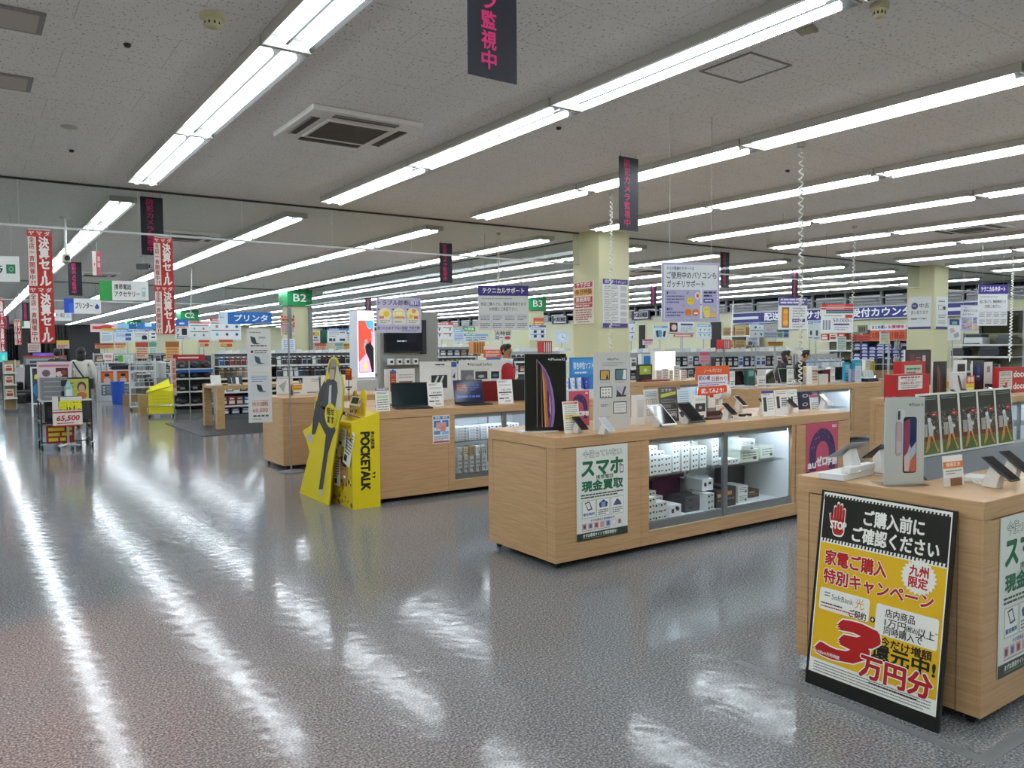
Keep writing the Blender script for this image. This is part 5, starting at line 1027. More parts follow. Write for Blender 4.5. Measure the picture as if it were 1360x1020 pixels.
cord(1346, 340, 9, 'white spiral cord at the right edge, in front of the technical support sign', P(1341, 480, d=9.6), .016)
cord(255, 354, 14, 'thin white chain cord right of the red sale banner', P(253, 420, d=15.5), .012)
cord(662, 309, 10.3, 'short white spiral cord above the technical support sign', P(662, 381, d=10.4), .014, 20)
# ================================================================== grey demonstration wall with screens
q = Q(505, 413.5, 582, 530, 0, 0, Y=12.3)
t = thing('display_wall', 'grey demonstration wall with a dark television and a shelf of four small boxes', 'display stand', q.loc, 0)
m = MB(); m.box(-q.w/2, 0, 0, q.w/2, .14, q.h, '#8b8a86'); m.build('panel', t, bevel=.004)
tv = Q(512, 437, 562.5, 468.5, 0, Y=12.24); cx = tv.loc.x-q.loc.x
m = MB(); m.box(cx-tv.w/2, -.05, tv.loc.z, cx+tv.w/2, -.002, tv.loc.z+tv.h, '#0d0e11'); s_ = m.build('television', t)
m = MB(); printed(m, [R(2, 3, 98, 57, M('#0a0d22', .06)), L(30, 29, 66, 1, 5, '#c9cfe0', 3)], 100, 60, tv.w, tv.h, x0=cx-tv.w/2, z1=tv.loc.z+tv.h, y=-.05, d=.002); m.build('screen', s_)
bk = Q(558, 425, 566, 470, 0, Y=12.28); m = MB(); m.box(bk.loc.x-q.loc.x-bk.w/2, -.03, bk.loc.z, bk.loc.x-q.loc.x+bk.w/2, -.001, bk.loc.z+bk.h, '#1a1a1d'); m.build('black_strip', t)
sh = P(536, 484, Y=12.2).z
m = MB(); m.box(P(514, 484, Y=12.2).x-q.loc.x, -.12, sh-.015, P(562, 484, Y=12.2).x-q.loc.x, 0, sh, '#9a9995'); m.build('shelf', t)
for i, px in enumerate((520, 531, 541.5, 552)):
    m = MB(); m.box(-.045, -.04, 0, .045, .04, .10, '#dcdcda'); m.box(-.026, -.0412, .028, .026, -.04, .072, '#1a1b1e'); m.box(-.012, -.042, .04, .012, -.0412, .06, '#3c3e44')
    p = P(px, 484, Y=12.15); tag(m.build('small_gadget_box', None, (p.x, 12.24-.06, sh)), ['leftmost white gadget box on the shelf below the television', 'second white gadget box from the left below the television', 'third white gadget box from the left below the television', 'rightmost white gadget box on the shelf below the television'][i], 'box')
# lit panel with the painted bird
q = Q(475, 412.5, 497, 501, 0, Y=12.0); q.w = Q(474.5, 412.5, 497.5, 501, 0, Y=12.0).w
t = thing('light_panel', 'tall white lit advertising panel with a red and pink painting, left of the grey wall', 'lightbox', (q.loc.x, q.loc.y, 0), 0)
ls = M('#e4e7f4', .5, 0, .7)
m = MB(); m.box(-q.w/2, 0, 0, q.w/2, .32, q.loc.z+q.h, '#cfd2da'); m.build('case', t, bevel=.004)
m = MB(); m.box(-q.w/2+.004, -.004, q.loc.z, q.w/2-.004, 0, q.loc.z+q.h-.004, ls); m.box(q.w/2, .01, q.loc.z, q.w/2+.004, .31, q.loc.z+q.h-.004, ls); m.build('lit_face', t)
w_, h_ = q.w*.82, q.h*.76
RDc, PKc, BLc = M('#f0503e', .4, 0, .6), M('#efb0d2', .4, 0, .6), M('#5fb2cc', .4, 0, .55)
m = MB(); printed(m, [RR(-3, -3, 103, 303, 5, '#2c2c30'), R(0, 0, 100, 300, RDc), PG([(46, 0), (100, 0), (100, 60), (92, 40), (76, 48), (60, 36)], BLc), PG([(0, 238), (30, 210), (50, 190), (62, 200), (70, 235), (84, 290), (84, 300), (0, 300)], PKc), PG([(84, 50), (92, 60), (100, 66), (100, 150), (86, 140), (90, 90)], PKc), PG([(30, 150), (52, 134), (70, 130), (76, 112), (84, 130), (100, 160), (100, 300), (88, 300), (70, 228), (50, 190), (44, 166)], M('#26262c', .4)), PG([(40, 112), (54, 104), (60, 120), (52, 136), (42, 150), (46, 180), (52, 196), (44, 190), (38, 160), (30, 165), (34, 140)], M('#9fb0b6', .4, 0, .4)), PG([(30, 262), (44, 232), (52, 250), (48, 290), (30, 290)], M('#f2d460', .4, 0, .6))], 100, 300, w_, h_, z1=q.loc.z+q.h*.84, y=-.0042, d=.0012); m.build('printed_picture', t)
q = Q(477, 489, 483, 503, 0, Y=11.6)
m = MB(); m.box(-.2, 0, 0, .2, .2, 1.1, '#b9bab8'); tag(m.build('pedestal', None, (q.loc.x+.1, 11.62, 0)), 'pale pedestal below the lit advertising panel', 'pedestal')

# ================================================================== counter behind the cutout: boards and tablets
def boardD(px0, py0, px1, py1, art, W, H, label, Y=10.75, name='display_board', base='#dededa', t=.03, **k):
    q = Q(px0, py0, px1, py1, 0, .957, Y=Y); return sheet(name, q, art, W, H, label, 'display board', t, base, d=.0015, **k)
boardD(368, 503, 389, 522, [PG([(0, 0), (0, 1), (1, 1)], '#dededa'), PG([(10, 40), (60, 10), (40, 80)], '#9fb0b4'), R(0, 88, 100, 92, '#999')], 100, 100, 'white wedge shaped board at the left of the counter behind the cutout')
boardD(386, 510, 403, 522, [R(10, 10, 90, 60, '#e0b51c'), R(10, 10, 90, 24, '#c9742a'), T('Surface', 20, 28, 26, '#4a3a10', 60, .02), R(20, 80, 70, 90, '#777')], 100, 110, 'white card with a yellow label on the counter behind the cutout')
boardD(403, 500, 426, 524, [L(46, 12, 92, 3, 7, '#8a8c90', 3), R(20, 84, 80, 90, '#777')], 100, 100, 'white board with grey print behind the black tablet')
boardD(424, 500, 446, 524, [L(30, 20, 90, 4, 8, '#9a9ca0', 3)], 100, 100, 'white board directly behind the cutout figure')
boardD(452, 498, 474, 525, [L(30, 14, 90, 2, 8, '#9a9ca0', 3), R(30, 70, 70, 78, '#33353a'), R(40, 84, 60, 92, '#555')], 100, 110, 'white board right of the cutout head on the counter behind it')
p = P(411, 522, Z=.957); phone('black tablet leaning on the counter behind the cutout', (p.x, p.y+.1, .957), .22, .30, 58, 0, hgt=.1)
for px, py, s, l in ((398, 524, (.16, .1, .05), 'white box under the yellow label card'), (462, 527, (.18, .1, .04), 'flat white box right of the cutout'), (436, 526, (.14, .1, .05), 'white box behind the cutout arm')):
    obj1('white_box', l, 'box', (P(px, py, Z=.957).x, max(10.34, min(P(px, py, Z=.957).y, 10.95)), .957), lambda m: m.box(-s[0]/2, 0, 0, s[0]/2, s[1], s[2], '#d8d8d4'))
# ---- long white price sheet hanging from a pole stand
t = thing('poster_stand', 'thin pole stand holding a long white price sheet with keyboard tablets', 'poster stand', (3.46, 10.05, 0), 0)
m = MB(); m.lathe([(.16, 0), (.16, .012), (.02, .02), (.001, .02)], GREY, n=20); m.build('base', t)
m = MB(); m.cyl((0, 0, .01), (0, 0, 1.95), .011, '#8d8f90', n=8); m.cyl((0, 0, 1.95), (-.42, 0, 1.93), .008, '#8d8f90', n=8); m.build('pole', t)
q = Q(329, 436.5, 360.5, 561, -6, Y=9.95)
tab = lambda x, y, c: [PG([(x, y), (x+20, y+6), (x+26, y+28), (x+4, y+24)], c), PG([(x+4, y+24), (x+26, y+28), (x+44, y+34), (x+14, y+34)], '#4a525c')]
sh_ = sheet('price_sheet', q, [R(0, 0, 100, 400, '#dedfdb'), L(10, 14, 70, 1, 6, '#8a8c90', 4), tab(14, 32, '#3a4652'), R(50, 34, 78, 42, '#b0b2b0'), L(14, 70, 86, 1, 7, '#44464a', 5), R(12, 84, 88, 85, '#b0b2b0'), C(20, 98, 6, '#44464a'), L(30, 92, 86, 2, 9, '#66686c', 4), R(10, 108, 90, 160, '#cfd6d8'), tab(30, 116, '#46586a'), R(12, 186, 88, 187, '#b0b2b0'), R(10, 196, 90, 290, '#d2d8da'), L(16, 204, 80, 3, 9, '#7aa0c0', 4), tab(36, 236, '#2c3640'), R(14, 306, 86, 308, '#c98a80'), T('特別価格', 16, 312, 20, '#c04a44', 68, .01), T('60,000', 18, 336, 24, '#c8403a', 64, .01), [R(20+i*17, 368, 33+i*17, 376, '#55575c') for i in range(4)], L(16, 384, 80, 1, 6, '#999', 4)], 100, 400, '', None, .003, '#dedfdb', parent=t, d=.0009)
sh_.location = (q.loc.x-3.46, q.loc.y-10.05, q.loc.z)

# ================================================================== table on a dark mat
m = MB(); m.box(3.56, 15.2, 0, 7.0, 18.4, .012, '#3b3c3e'); tag(m.build('floor_mat'), 'dark grey mat under the pale wooden table', 'mat')
t = thing('wooden_table', 'pale wooden demonstration table on the dark mat', 'table', (4.1, 16.2, .0125))
m = MB(); m.box(0, 0, .80, 2.6, 1.15, .875, WOOD2); m.build('table_top', t, bevel=.004)
for x, y in ((0, 0), (0, 1.0), (2.45, 0), (2.45, 1.0)):
    m = MB(); m.box(x+.001, y+.001, 0, x+.15, y+.15, .80, WOOD2); m.build('leg', t)
for px, py, c, l, tl in ((289, 511, WPLAST, 'white wedge stand on the pale wooden table', .3), (312, 511, '#26282b', 'black and white tablet stand on the pale wooden table', .5), (325, 512, '#3a3c40', 'dark tablet at the right of the pale wooden table', .4)):
    p = P(px, py, Z=.888); m = MB(); m.box(-.1, 0, 0, .1, .02, .2, c, Matrix.Rotation(-tl, 4, 'X')); m.box(-.03, -.002, .02, .03, 0, .16, WPLAST, Matrix.Rotation(-tl, 4, 'X')); m.box(-.06, 0, 0, .06, .1, .01, WPLAST)
    tag(m.build('display_tablet', None, (p.x, max(p.y+.1, 16.32), .888)), l, 'tablet')
for i, px in enumerate((281, 299, 305, 319)):
    p = P(px, 512, Z=.888); m = MB(); m.box(-.09, -.05, 0, .09, .05, .02, ['#d9d9d6', '#c9cacb', '#e2e2e0', '#b9babb'][i]); tag(m.build('leaflet_pile', None, (p.x, max(p.y+.07, 16.3), .888)), ['white leaflets at the near corner of the pale table', 'grey leaflets beside the tablets of the pale table', 'bright leaflets in the middle of the pale table', 'grey pile at the right of the pale table'][i], 'leaflets')
# ================================================================== people
ZH = -.028          # head height trim
def skin(name, verts, edges, rad, mat, parent, sub=1, root=0):
    me = bpy.data.meshes.new(name); me.from_pydata(verts, edges, []); me.materials.append(M(mat, .7) if isinstance(mat, str) else mat)
    o = bpy.data.objects.new(name, me); COL.objects.link(o)
    if parent: o.parent = parent
    o.modifiers.new('skin', 'SKIN')
    if not me.skin_vertices: me.attributes.new
    sv = me.skin_vertices[0].data if me.skin_vertices else None
    if sv:
        for i, r in enumerate(rad): sv[i].radius = r if isinstance(r, tuple) else (r, r)
        sv[root].use_root = True
    m = o.modifiers.new('sub', 'SUBSURF'); m.levels = sub; m.render_levels = sub
    return o
def skin_mesh(name, chains, mat, parent, sub=1):
    """chains: lists of (x,y,z,r); equal points are shared; the first point is the root"""
    vs, rs, es, idx = [], [], [], {}
    for ch in chains:
        last = None
        for x, y, z, r in ch:
            k = (round(x, 4), round(y, 4), round(z, 4))
            if k not in idx: idx[k] = len(vs); vs.append((x, y, z)); rs.append(r)
            if last is not None and last != idx[k]: es.append((last, idx[k]))
            last = idx[k]
    me = bpy.data.meshes.new(name); me.from_pydata(vs, es, [])
    bm = bmesh.new(); bm.from_mesh(me); ly = bm.verts.layers.skin.verify()
    bm.verts.ensure_lookup_table()
    for i, v in enumerate(bm.verts):
        r = rs[i]; v[ly].radius = r if isinstance(r, tuple) else (r, r); v[ly].use_root = i == 0
    bm.to_mesh(me); bm.free(); me.materials.append(M(mat, .7))
    o = bpy.data.objects.new(name, me); COL.objects.link(o)
    if parent: o.parent = parent
    s = o.modifiers.new('skin', 'SKIN'); s.use_smooth_shade = True
    m = o.modifiers.new('sub', 'SUBSURF'); m.levels = sub; m.render_levels = sub
    return o

def person(label, loc, rz, H=1.7, skinc='#b98a6c', top='#b01c24', sleeve='#dcdcdc', legs='#23252b', hair='#17130f', long_hair=False, bend=0.0, vest=True, bag=False, arm=(.0, .0), collar='#e6e6e4', tie=None):
    k = H/1.7
    t = thing('person', label, 'person', loc, rz)
    B = lambda z: (-math.tan(bend)*max(0, z-.95))          # leaning forward from the hip
    def v(x, y, z, r):
        return (x*k, (y+B(z))*k, z*k, (r[0]*k, r[1]*k) if isinstance(r, tuple) else r*k)
    def limb(s, e):
        a = [v(s*.19, 0, 1.375, .056), v(s*(.235+e), .02, 1.12, .045), v(s*.22, -.06-arm[0], .90+arm[1], .032), v(s*.22, -.08-arm[0], .83+arm[1], (.02, .036))]
        return a
    sp = [v(0, 0, .95, (.16, .11)), v(0, -.005, 1.12, (.155, .105)), v(0, -.01, 1.30, (.185, .115)), v(0, .0, 1.415, (.10, .075)), v(0, -.005, 1.455, .058)]
    head = [sp[-1], v(0, -.022, 1.51, (.068, .08)), v(0, -.02, 1.587, (.082, .097)), v(0, -.01, 1.653, (.06, .072))]
    ch = [sp+head[1:]]
    for s in (-1, 1):
        a = limb(s, .02); ch.append([sp[2], v(s*.1, 0, 1.385, .07)]+a)
        px, py, pz, _ = a[-1]
        for i, (dx, ln) in enumerate(((-.028, .06), (-.01, .075), (.01, .07), (.026, .055))):
            ch.append([a[-1], (px+.2*dx, py+dx*k, pz-.045*k, .0095*k), (px+.1*dx, py+(dx-.006)*k, pz-(.045+ln*.55)*k, .0085*k), (px-.2*dx, py+(dx-.012)*k, pz-(.04+ln)*k, .007*k)])
        ch.append([a[-1], (px-s*.01*k, py-.035*k, pz-.02*k, .0105*k), (px-s*.015*k, py-.05*k, pz-.05*k, .009*k)])
        ch.append([sp[0], v(s*.085, 0, .86, .085), v(s*.095, -.01, .49, .058), v(s*.1, .015, .11, .038), v(s*.105, -.06, .045, (.036, .03)), v(s*.11, -.15, .035, (.032, .022))])
    skin_mesh('body', ch, skinc, t, 1)
    # clothes follow the body a centimetre outside it
    g = .014
    def grow(c, g): return [(x, y, z, ((r[0]+g, r[1]+g) if isinstance(r, tuple) else r+g)) for x, y, z, r in c]
    tor = grow(sp[:4], g*k)+[v(0, -.003, 1.46, .068)]; tor[3] = (*tor[3][:3], (.11*k, .088*k))
    sh = [tor]
    for s in (-1, 1): sh.append([tor[2], *grow([v(s*.1, 0, 1.385, .07)]+limb(s, .02)[:3], g*k)])
    skin_mesh('shirt', sh, sleeve if vest else top, t, 1)
    if vest:
        vv = grow(tor[:4], .024*k); vv[-1] = (vv[-1][0], vv[-1][1], vv[-1][2]+.012*k, (.125*k, .10*k)); vv = [(vv[0][0], vv[0][1], vv[0][2]-.03, vv[0][3])]+vv[1:]
        skin_mesh('waistcoat', [vv, [vv[2], *grow([v(-.13, 0, 1.385, .07)], .036*k)], [vv[2], *grow([v(.13, 0, 1.385, .07)], .036*k)]], top, t, 1)
    lg = []
    hip = (0, 0, .93*k, (.165*k, .12*k))
    for s in (-1, 1): lg.append([hip, *grow([v(s*.085, 0, .86, .085), v(s*.095, -.01, .49, .06), v(s*.1, .01, .09, .048)], g*k)])
    skin_mesh('trousers', lg, legs, t, 1)
    m = MB()
    for s in (-1, 1): m.ell((s*.105*k, -.06*k, .04*k), .052*k, .13*k, .042*k, '#141414', 12, 8)
    m.build('shoes', t, smooth=True)
    hy = (-.012+B(1.65))*k
    m = MB()
    m.ell((0, hy+.022*k, (1.648+ZH)*k), .094*k, .098*k, .085*k, hair, 14, 10); m.ell((0, hy-.04*k, (1.695+ZH)*k), .075*k, .05*k, .042*k, hair, 12, 8)
    if long_hair: m.ell((0, hy+.045*k, (1.54+ZH)*k), .092*k, .06*k, .16*k, hair, 12, 8)
    else: m.ell((0, hy+.04*k, (1.58+ZH)*k), .076*k, .055*k, .06*k, hair, 12, 8)
    m.build('hair', t, smooth=True)
    m = MB(); fy = (-.02-.088+B(1.62))*k
    for s in (-1, 1):
        m.ell((s*.031*k, fy+.006*k, (1.628+ZH)*k), .011*k, .006*k, .006*k, '#1a1210', 8, 6); m.box((s*.031-.017)*k, fy-.001, (1.645+ZH)*k, (s*.031+.017)*k, fy+.008, (1.65+ZH)*k, hair)
        m.ell((s*.083*k, (-.01+B(1.61))*k, (1.605+ZH)*k), .012*k, .022*k, .032*k, skinc, 8, 6)
    m.ell((0, fy-.008*k, (1.597+ZH)*k), .014*k, .018*k, .026*k, skinc, 8, 6); m.ell((0, fy+.008*k, (1.557+ZH)*k), .024*k, .008*k, .006*k, '#8d4a44', 8, 6); m.build('face', t, smooth=True)
    if tie:
        m = MB(); y_ = (-.15+B(1.3))*k
        m.add([(-.06*k, y_+.03, 1.44*k), (0, y_-.012, 1.26*k), (.06*k, y_+.03, 1.44*k)], [(0, 1, 2)], collar); m.build('collar', t)
        m = MB(); m.box(-.018*k, y_-.02, 1.27*k, .018*k, y_-.012, 1.42*k, tie); m.build('necktie', t)
        m = MB(); m.box(.05*k, y_-.02, 1.10*k, .13*k, y_-.015, 1.16*k, '#e9e9e9'); m.build('name_badge', t)
    if bag:
        m = MB(); m.tube([(.13*k, .13*k, 1.40*k), (.05*k, .15*k, 1.25*k), (-.08*k, .15*k, 1.05*k)], .016*k, '#1c1c1e', 6); m.build('bag_strap', t)
        m = MB(); m.box(-.24*k, -.05, .82*k, -.14*k, .12, 1.04*k, '#1c1c1e'); m.build('bag', t, bevel=.01)
    return t
p = P(672, 486, d=13.7); person('standing person in a red waistcoat, white shirt and dark tie behind the product boards', (p.x, p.y, 0), .35, 1.66, tie='#1c1c22', skinc='#a87656')
p = P(108, 486, d=16.5); person('person with long dark hair and a pale top carrying a dark shoulder bag, from behind', (p.x, p.y, 0), math.pi-.3, 1.67, top='#c9c6bd', sleeve='#c9c6bd', vest=False, long_hair=True, bag=True, legs='#2a2a30')
p = P(76, 480, d=20.5); person('person in dark clothes with short black hair beyond the trolley of offers', (p.x, p.y, 0), math.pi+.2, 1.66, top='#1e1e22', sleeve='#1e1e22', vest=False)
p = P(1031, 490, d=15.5); person('person with chin length black hair in dark clothes leaning over the laptop row', (p.x, p.y, 0), .8, 1.50, top='#23242c', sleeve='#23242c', vest=False, long_hair=True, bend=.28)
p = P(1056, 490, d=16.2); person('person in black with head lowered, right of the person leaning over the laptops', (p.x, p.y, 0), .9, 1.50, top='#15161a', sleeve='#15161a', vest=False, bend=.32)

# ================================================================== laptops and packs on the centre right counter
def lap(px0, px1, pyb, Y, rz, label, **k):
    a, b = P(px0, pyb, Y=Y), P(px1, pyb, Y=Y); laptop(label, ((a.x+b.x)/2, Y-.125, .9565), abs(b.x-a.x), .26, 106, rz, **k)
SL = '#c9cbcc'
lap(969, 990, 505, 8.15, -.05, 'white laptop with a dark red screen at the left of the laptop row', body=SL, screen='#240c10')
lap(1007, 1030, 506, 8.15, -.05, 'silver laptop with an olive screen in the laptop row', body=SL, screen='#2c2a12')
lap(1038, 1056, 504, 8.2, -.05, 'silver laptop with a dark green screen, in front of the leaning person', body='#a9abac', screen='#1c2a1e')
lap(1101, 1121, 501, 8.2, -.1, 'white laptop with a black screen left of the teal packages', body='#d6d7d6', screen='#0c0d10')
lap(1060, 1074, 503, 8.25, -.1, 'dark laptop with a brown screen behind the spiral cord', body='#3a3a3c', screen='#241410')
p = P(1089, 500, Y=8.2); laptop('dark red laptop lid in the laptop row, right of the spiral cord', (p.x, 8.2, .9565), .26, .22, 104, math.pi, body='#6a1418', lid='#6a1418')
def cardF(px0, py0, px1, py1, Y, art, label, name='price_card', cat='price card', base='#e2e2de', t=.004, zb=.9565, W=100, H=160):
    q = Q(px0, py0, px1, py1, 0, zb, Y=Y); sheet(name, q, art, W, H, label, cat, t, base, d=.0015)
PA = [L(12, 16, 88, 3, 14, '#999', 6), L(20, 90, 88, 2, 20, '#666', 9), R(8, 140, 92, 150, '#8a8a8a')]
cardF(969, 493, 976, 508, 7.78, PA, 'small price card before the dark red screen')
cardF(1006, 491, 1017, 511, 7.75, PA, 'white price card before the olive screen')
cardF(1045, 490, 1054, 509, 7.75, PA, 'white price card before the dark green screen')
cardF(1103, 488, 1109, 504, 7.78, PA, 'narrow price card before the white laptop with black screen')
cardF(1078, 486, 1086, 511, 7.72, [[R(8, 10+i*24, 92, 28+i*24, ['#d8d8d4', '#9a6a5a', '#c98a6a', '#7a9a8a', '#c9704a', '#d0c8b8'][i]) for i in range(6)]], 'tall narrow stack of coloured software boxes in the laptop row', 'software_stack', 'box', t=.1)
cardF(1088, 497, 1100, 512, 7.70, [L(20, 20, 80, 3, 20, '#c9c7bd', 8)], 'cream white box at the front of the laptop row', 'white_box', 'box', '#d3cfc3', .08)
cardF(992, 491, 1003, 505, 8.1, [R(20, 10, 80, 60, '#6aa09a'), R(10, 70, 90, 150, '#1f4a44')], 'teal green box between the red and olive screens', 'green_box', 'box', '#2c5a54', .06)
cardF(1067, 486, 1074, 505, 7.95, [R(10, 10, 90, 60, '#c9b23a'), R(10, 80, 90, 150, '#b9b9b0')], 'small yellow and grey card right of the spiral cord', base='#c9c6b8')
for i, (a, b, c, d_, y) in enumerate(((1122, 1128, 481, 505, 7.98), (1129, 1136, 483, 503, 8.0), (1135, 1144, 478, 500, 7.9), (1130, 1137, 490, 507, 7.85))):
    cardF(a, c, b, d_, y, [R(8, 20, 92, 90, ['#9fd0de', '#c8d6e4', '#5aa8c8', '#b9a8c8'][i]), L(12, 100, 88, 3, 16, '#e0eef4', 8)], ['teal software package right of the white laptop', 'pale blue package leaning between the teal ones', 'larger teal package at the back of the laptop row', 'lavender package at the front of the teal packages'][i], 'software_package', 'box', ['#2a94b4', '#7fb0cc', '#2a8fae', '#8aa0c4'][i], .05)
cardF(1136, 486, 1144, 508, 7.75, [L(12, 16, 88, 6, 20, '#a8b4c8', 9)], 'white and blue upright card before the teal packages', base='#cfd9e6')
p = P(1154, 505, Y=7.8); m = MB(); m.box(-.16, 0, 0, .16, .2, .055, '#1c2336'); tag(m.build('display_tray', None, (p.x, 7.72, .9565)), 'dark blue tray holding tilted white boxes at the right end of the laptop row', 'tray')
for i in range(3):
    m = MB(); m.box(-.055, 0, 0, .055, .03, .15, '#d5dad6'); printed(m, [L(14, 14, 86, 8, 14, '#8aa098', 6, i)], 100, 140, .11, .15, d=.0012)
    tag(m.build('tilted_box', None, (p.x-.1+i*.1, 7.78, 1.012), (-.35, 0, 0)), ['left white box in the dark blue tray', 'middle white box in the dark blue tray', 'right white box in the dark blue tray'][i], 'box')
# far counter right of the laptop row
for i, (a, b, c, d_, col) in enumerate(((1149, 1156, 478, 492, '#e0dfd6'), (1158, 1162, 480, 491, '#c8b83a'), (1165, 1175, 476, 491, '#1c2238'), (1176, 1186, 477, 490, '#4a5248'), (1187, 1192, 481, 490, '#2a2a2e'))):
    cardF(a, c, b, d_, 11.0, [L(14, 20, 86, 4, 24, '#8a8a8a', 8)] if i != 2 else [], ['white pack on the far counter right of the laptops', 'yellow bottle shaped pack on the far counter', 'dark navy box on the far counter', 'wire rack of dark packs on the far counter', 'black unit at the right of the far counter'][i], 'product_box', 'box', col, .08)

# ================================================================== goods on the counter with the lit display
zE = .9565
q = Q(870, 467, 897, 490, 0, .98, Y=10.75)
t = thing('backlit_display', 'bright white backlit display above the oak counter right of the tablet poster', 'lightbox', (q.loc.x, q.loc.y, zE), 0)
m = MB(); m.box(-q.w/2, 0, 0, q.w/2, .12, q.h+.03, '#d8d8d0'); m.build('case', t); m = MB(); m.box(-q.w/2+.01, -.003, .03, q.w/2-.01, 0, q.h+.02, M('#fffbe8', .5, 0, 5)); m.build('lit_face', t)
m = MB(); [m.cyl((-q.w/2+.05+i*.08, -.03, .02), (-q.w/2+.05+i*.08, -.03, .1+.06*(i % 3)), .012, ['#c9c9c4', '#a33', '#ddd'][i % 3], n=8) for i in range(5)]; m.build('display_rods', t)
def cardE(px0, py0, px1, py1, art, label, name='product_box', cat='box', base='#dcdcd8', t=.06, Y=10.5):
    q = Q(px0, py0, px1, py1, 0, zE, Y=Y); sheet(name, q, art, 100, 120, label, cat, t, base, d=.002)
cardE(848, 484, 866, 503, [R(8, 10, 92, 70, '#a8bc3a'), C(50, 40, 12, '#d8e0c0'), R(20, 80, 80, 110, '#3a2a2a')], 'black framed tablet with a lime green screen left of the backlit display', 'green_screen_tablet', 'tablet', '#26282a')
cardE(852, 470, 866, 484, [R(20, 10, 90, 100, '#2f86c9')], 'blue box on a rack above the lime green tablet', t=.1, base='#d0d6da', Y=11.0)
for i, (a, b, c) in enumerate(((872, 879, 491), (880, 888, 489), (889, 894, 491), (895, 903, 485), (904, 912, 491))):
    cardE(a, c, b, 502, [L(14, 20, 86, 4, 22, ['#b55a5a', '#999'][i % 2], 8)], ['red edged white card below the backlit display', 'tall white card below the backlit display', 'narrow card below the backlit display', 'tall pale box right of the backlit display', 'low white box right of the tall pale box'][i], t=.03)
p = P(936, 503, Y=10.6); laptop('silver laptop turned away on the counter with the backlit display', (p.x-.1, 10.6, zE), .34, .24, 110, 2.6, body=SL)
p = P(860, 503, Y=10.4); m = MB(); m.box(-.05, -.05, 0, .55, .1, .03, '#8a3a34'); tag(m.build('display_mat', None, (p.x, 10.42, zE)), 'dark red low stand in front of the lime green tablet', 'stand')

# ================================================================== carrier counter at the right
zG = .9565
def cardG(px0, py0, px1, py1, Y, art, W, H, label, name='display_poster', cat='poster', base='#dcdcda', t=.02, zb=zG, deg=0):
    q = Q(px0, py0, px1, py1, deg, zb, Y=Y); return sheet(name, q, art, W, H, label, cat, t, base, d=.0012)
RDD = '#b3141c'
cardG(1190, 497, 1234, 546, 4.75, [R(0, 0, 100, 110, RDD), R(6, 5, 78, 60, '#e6ded8'), L(12, 10, 72, 1, 8, '#8a3a3a', 5), T('これ1台で', 26, 18, 10, '#5a2a2a', 32, .01), T('圧倒的に楽しめる!', 12, 30, 10, '#8a2a2a', 60, .02), L(14, 44, 70, 2, 7, '#777', 3)], 100, 110, 'red display box with a white notice at the left end of the carrier counter', 'notice_box', 'display box', RDD, .14)
cardG(1197, 480, 1229, 515, 5.0, [R(0, 0, 100, 80, RDD), R(12, 8, 84, 60, '#b9c4ae'), R(14, 36, 82, 58, '#c9603a'), L(20, 14, 78, 2, 8, '#4a7a5a', 4)], 100, 80, 'red box with green and orange print behind the red notice box', 'notice_box', 'display box', RDD, .1)
cardG(1202, 464.5, 1236, 510, 5.2, [R(0, 0, 100, 100, '#241a1c'), R(8, 8, 92, 44, '#3a2226'), PG([(12, 40), (20, 12), (34, 12), (40, 40)], '#6a2a30'), R(66, 16, 78, 40, '#c9b8b4'), L(40, 20, 60, 2, 8, '#8a6a6a', 4), R(4, 50, 96, 96, '#1c1416')], 100, 130, 'dark red framed poster behind the red boxes, before the second cream column')
lens_ = [PG([(30, 20), (42, 30), (62, 70), (72, 120), (70, 180), (40, 190), (36, 60)], '#4a2c26'), PG([(34, 30), (40, 40), (52, 100), (56, 160), (44, 188), (38, 80)], '#8a5a48'), PG([(30, 20), (32, 20), (36, 190), (33, 190)], '#b08a7a')]
cardG(1239, 480, 1257, 530, 4.95, [R(0, 0, 100, 200, '#1a191c'), lens_], 100, 200, 'tall black poster with a brown arching phone on the carrier counter')
cardG(1291.5, 479, 1306.5, 525, 4.95, [R(0, 0, 100, 200, '#1c1e24'), R(30, 20, 66, 120, '#1d3a78'), C(56, 60, 12, '#2f5aa8', ry=22), R(66, 8, 92, 90, '#3a3c40'), R(34, 90, 60, 100, '#c9d4e4')], 100, 200, 'tall dark poster with a blue phone on the carrier counter')
cardG(1266, 494, 1283, 524, 4.8, [PG([(30, 20), (44, 20), (80, 130), (64, 140)], '#2a2a30'), PG([(50, 60), (70, 110), (66, 140), (52, 100)], '#8a3a4a'), R(10, 10, 90, 14, '#bbb')], 100, 150, 'white phone poster between the two black posters', t=.05)
cardG(1283, 499, 1294, 525, 4.75, [R(0, 0, 100, 160, '#d8b83a'), R(0, 0, 100, 60, '#c9482c'), T('機種', 14, 8, 44, '#f2e0d0', 72, .03), R(10, 90, 90, 120, '#e9d88a'), R(20, 130, 80, 150, '#6a3a2a')], 100, 160, 'yellow and red offer card before the blue phone poster', 'price_card', 'price card', t=.004)
q = Q(1325.5, 487, 1392, 529, 0, zG, Y=4.72)
sheet('carrier_sign', q, [R(0, 0, 160, 100, RDD), R(3, 14, 42, 92, '#d9cfc6'), L(6, 18, 38, 2, 8, '#a89a90', 5), L(6, 40, 38, 5, 9, '#b58a80', 4), R(20, 56, 26, 70, '#b3141c'), R(44, 48, 160, 49.2, '#8a1016'), T('docomo', 46, 10, 34, '#f3ece8', 66, .045), T('docomo', 46, 56, 34, '#f3ece8', 66, .045)], 160, 100, 'large red carrier sign at the right edge of the picture', 'sign', .06, RDD, d=.0012)
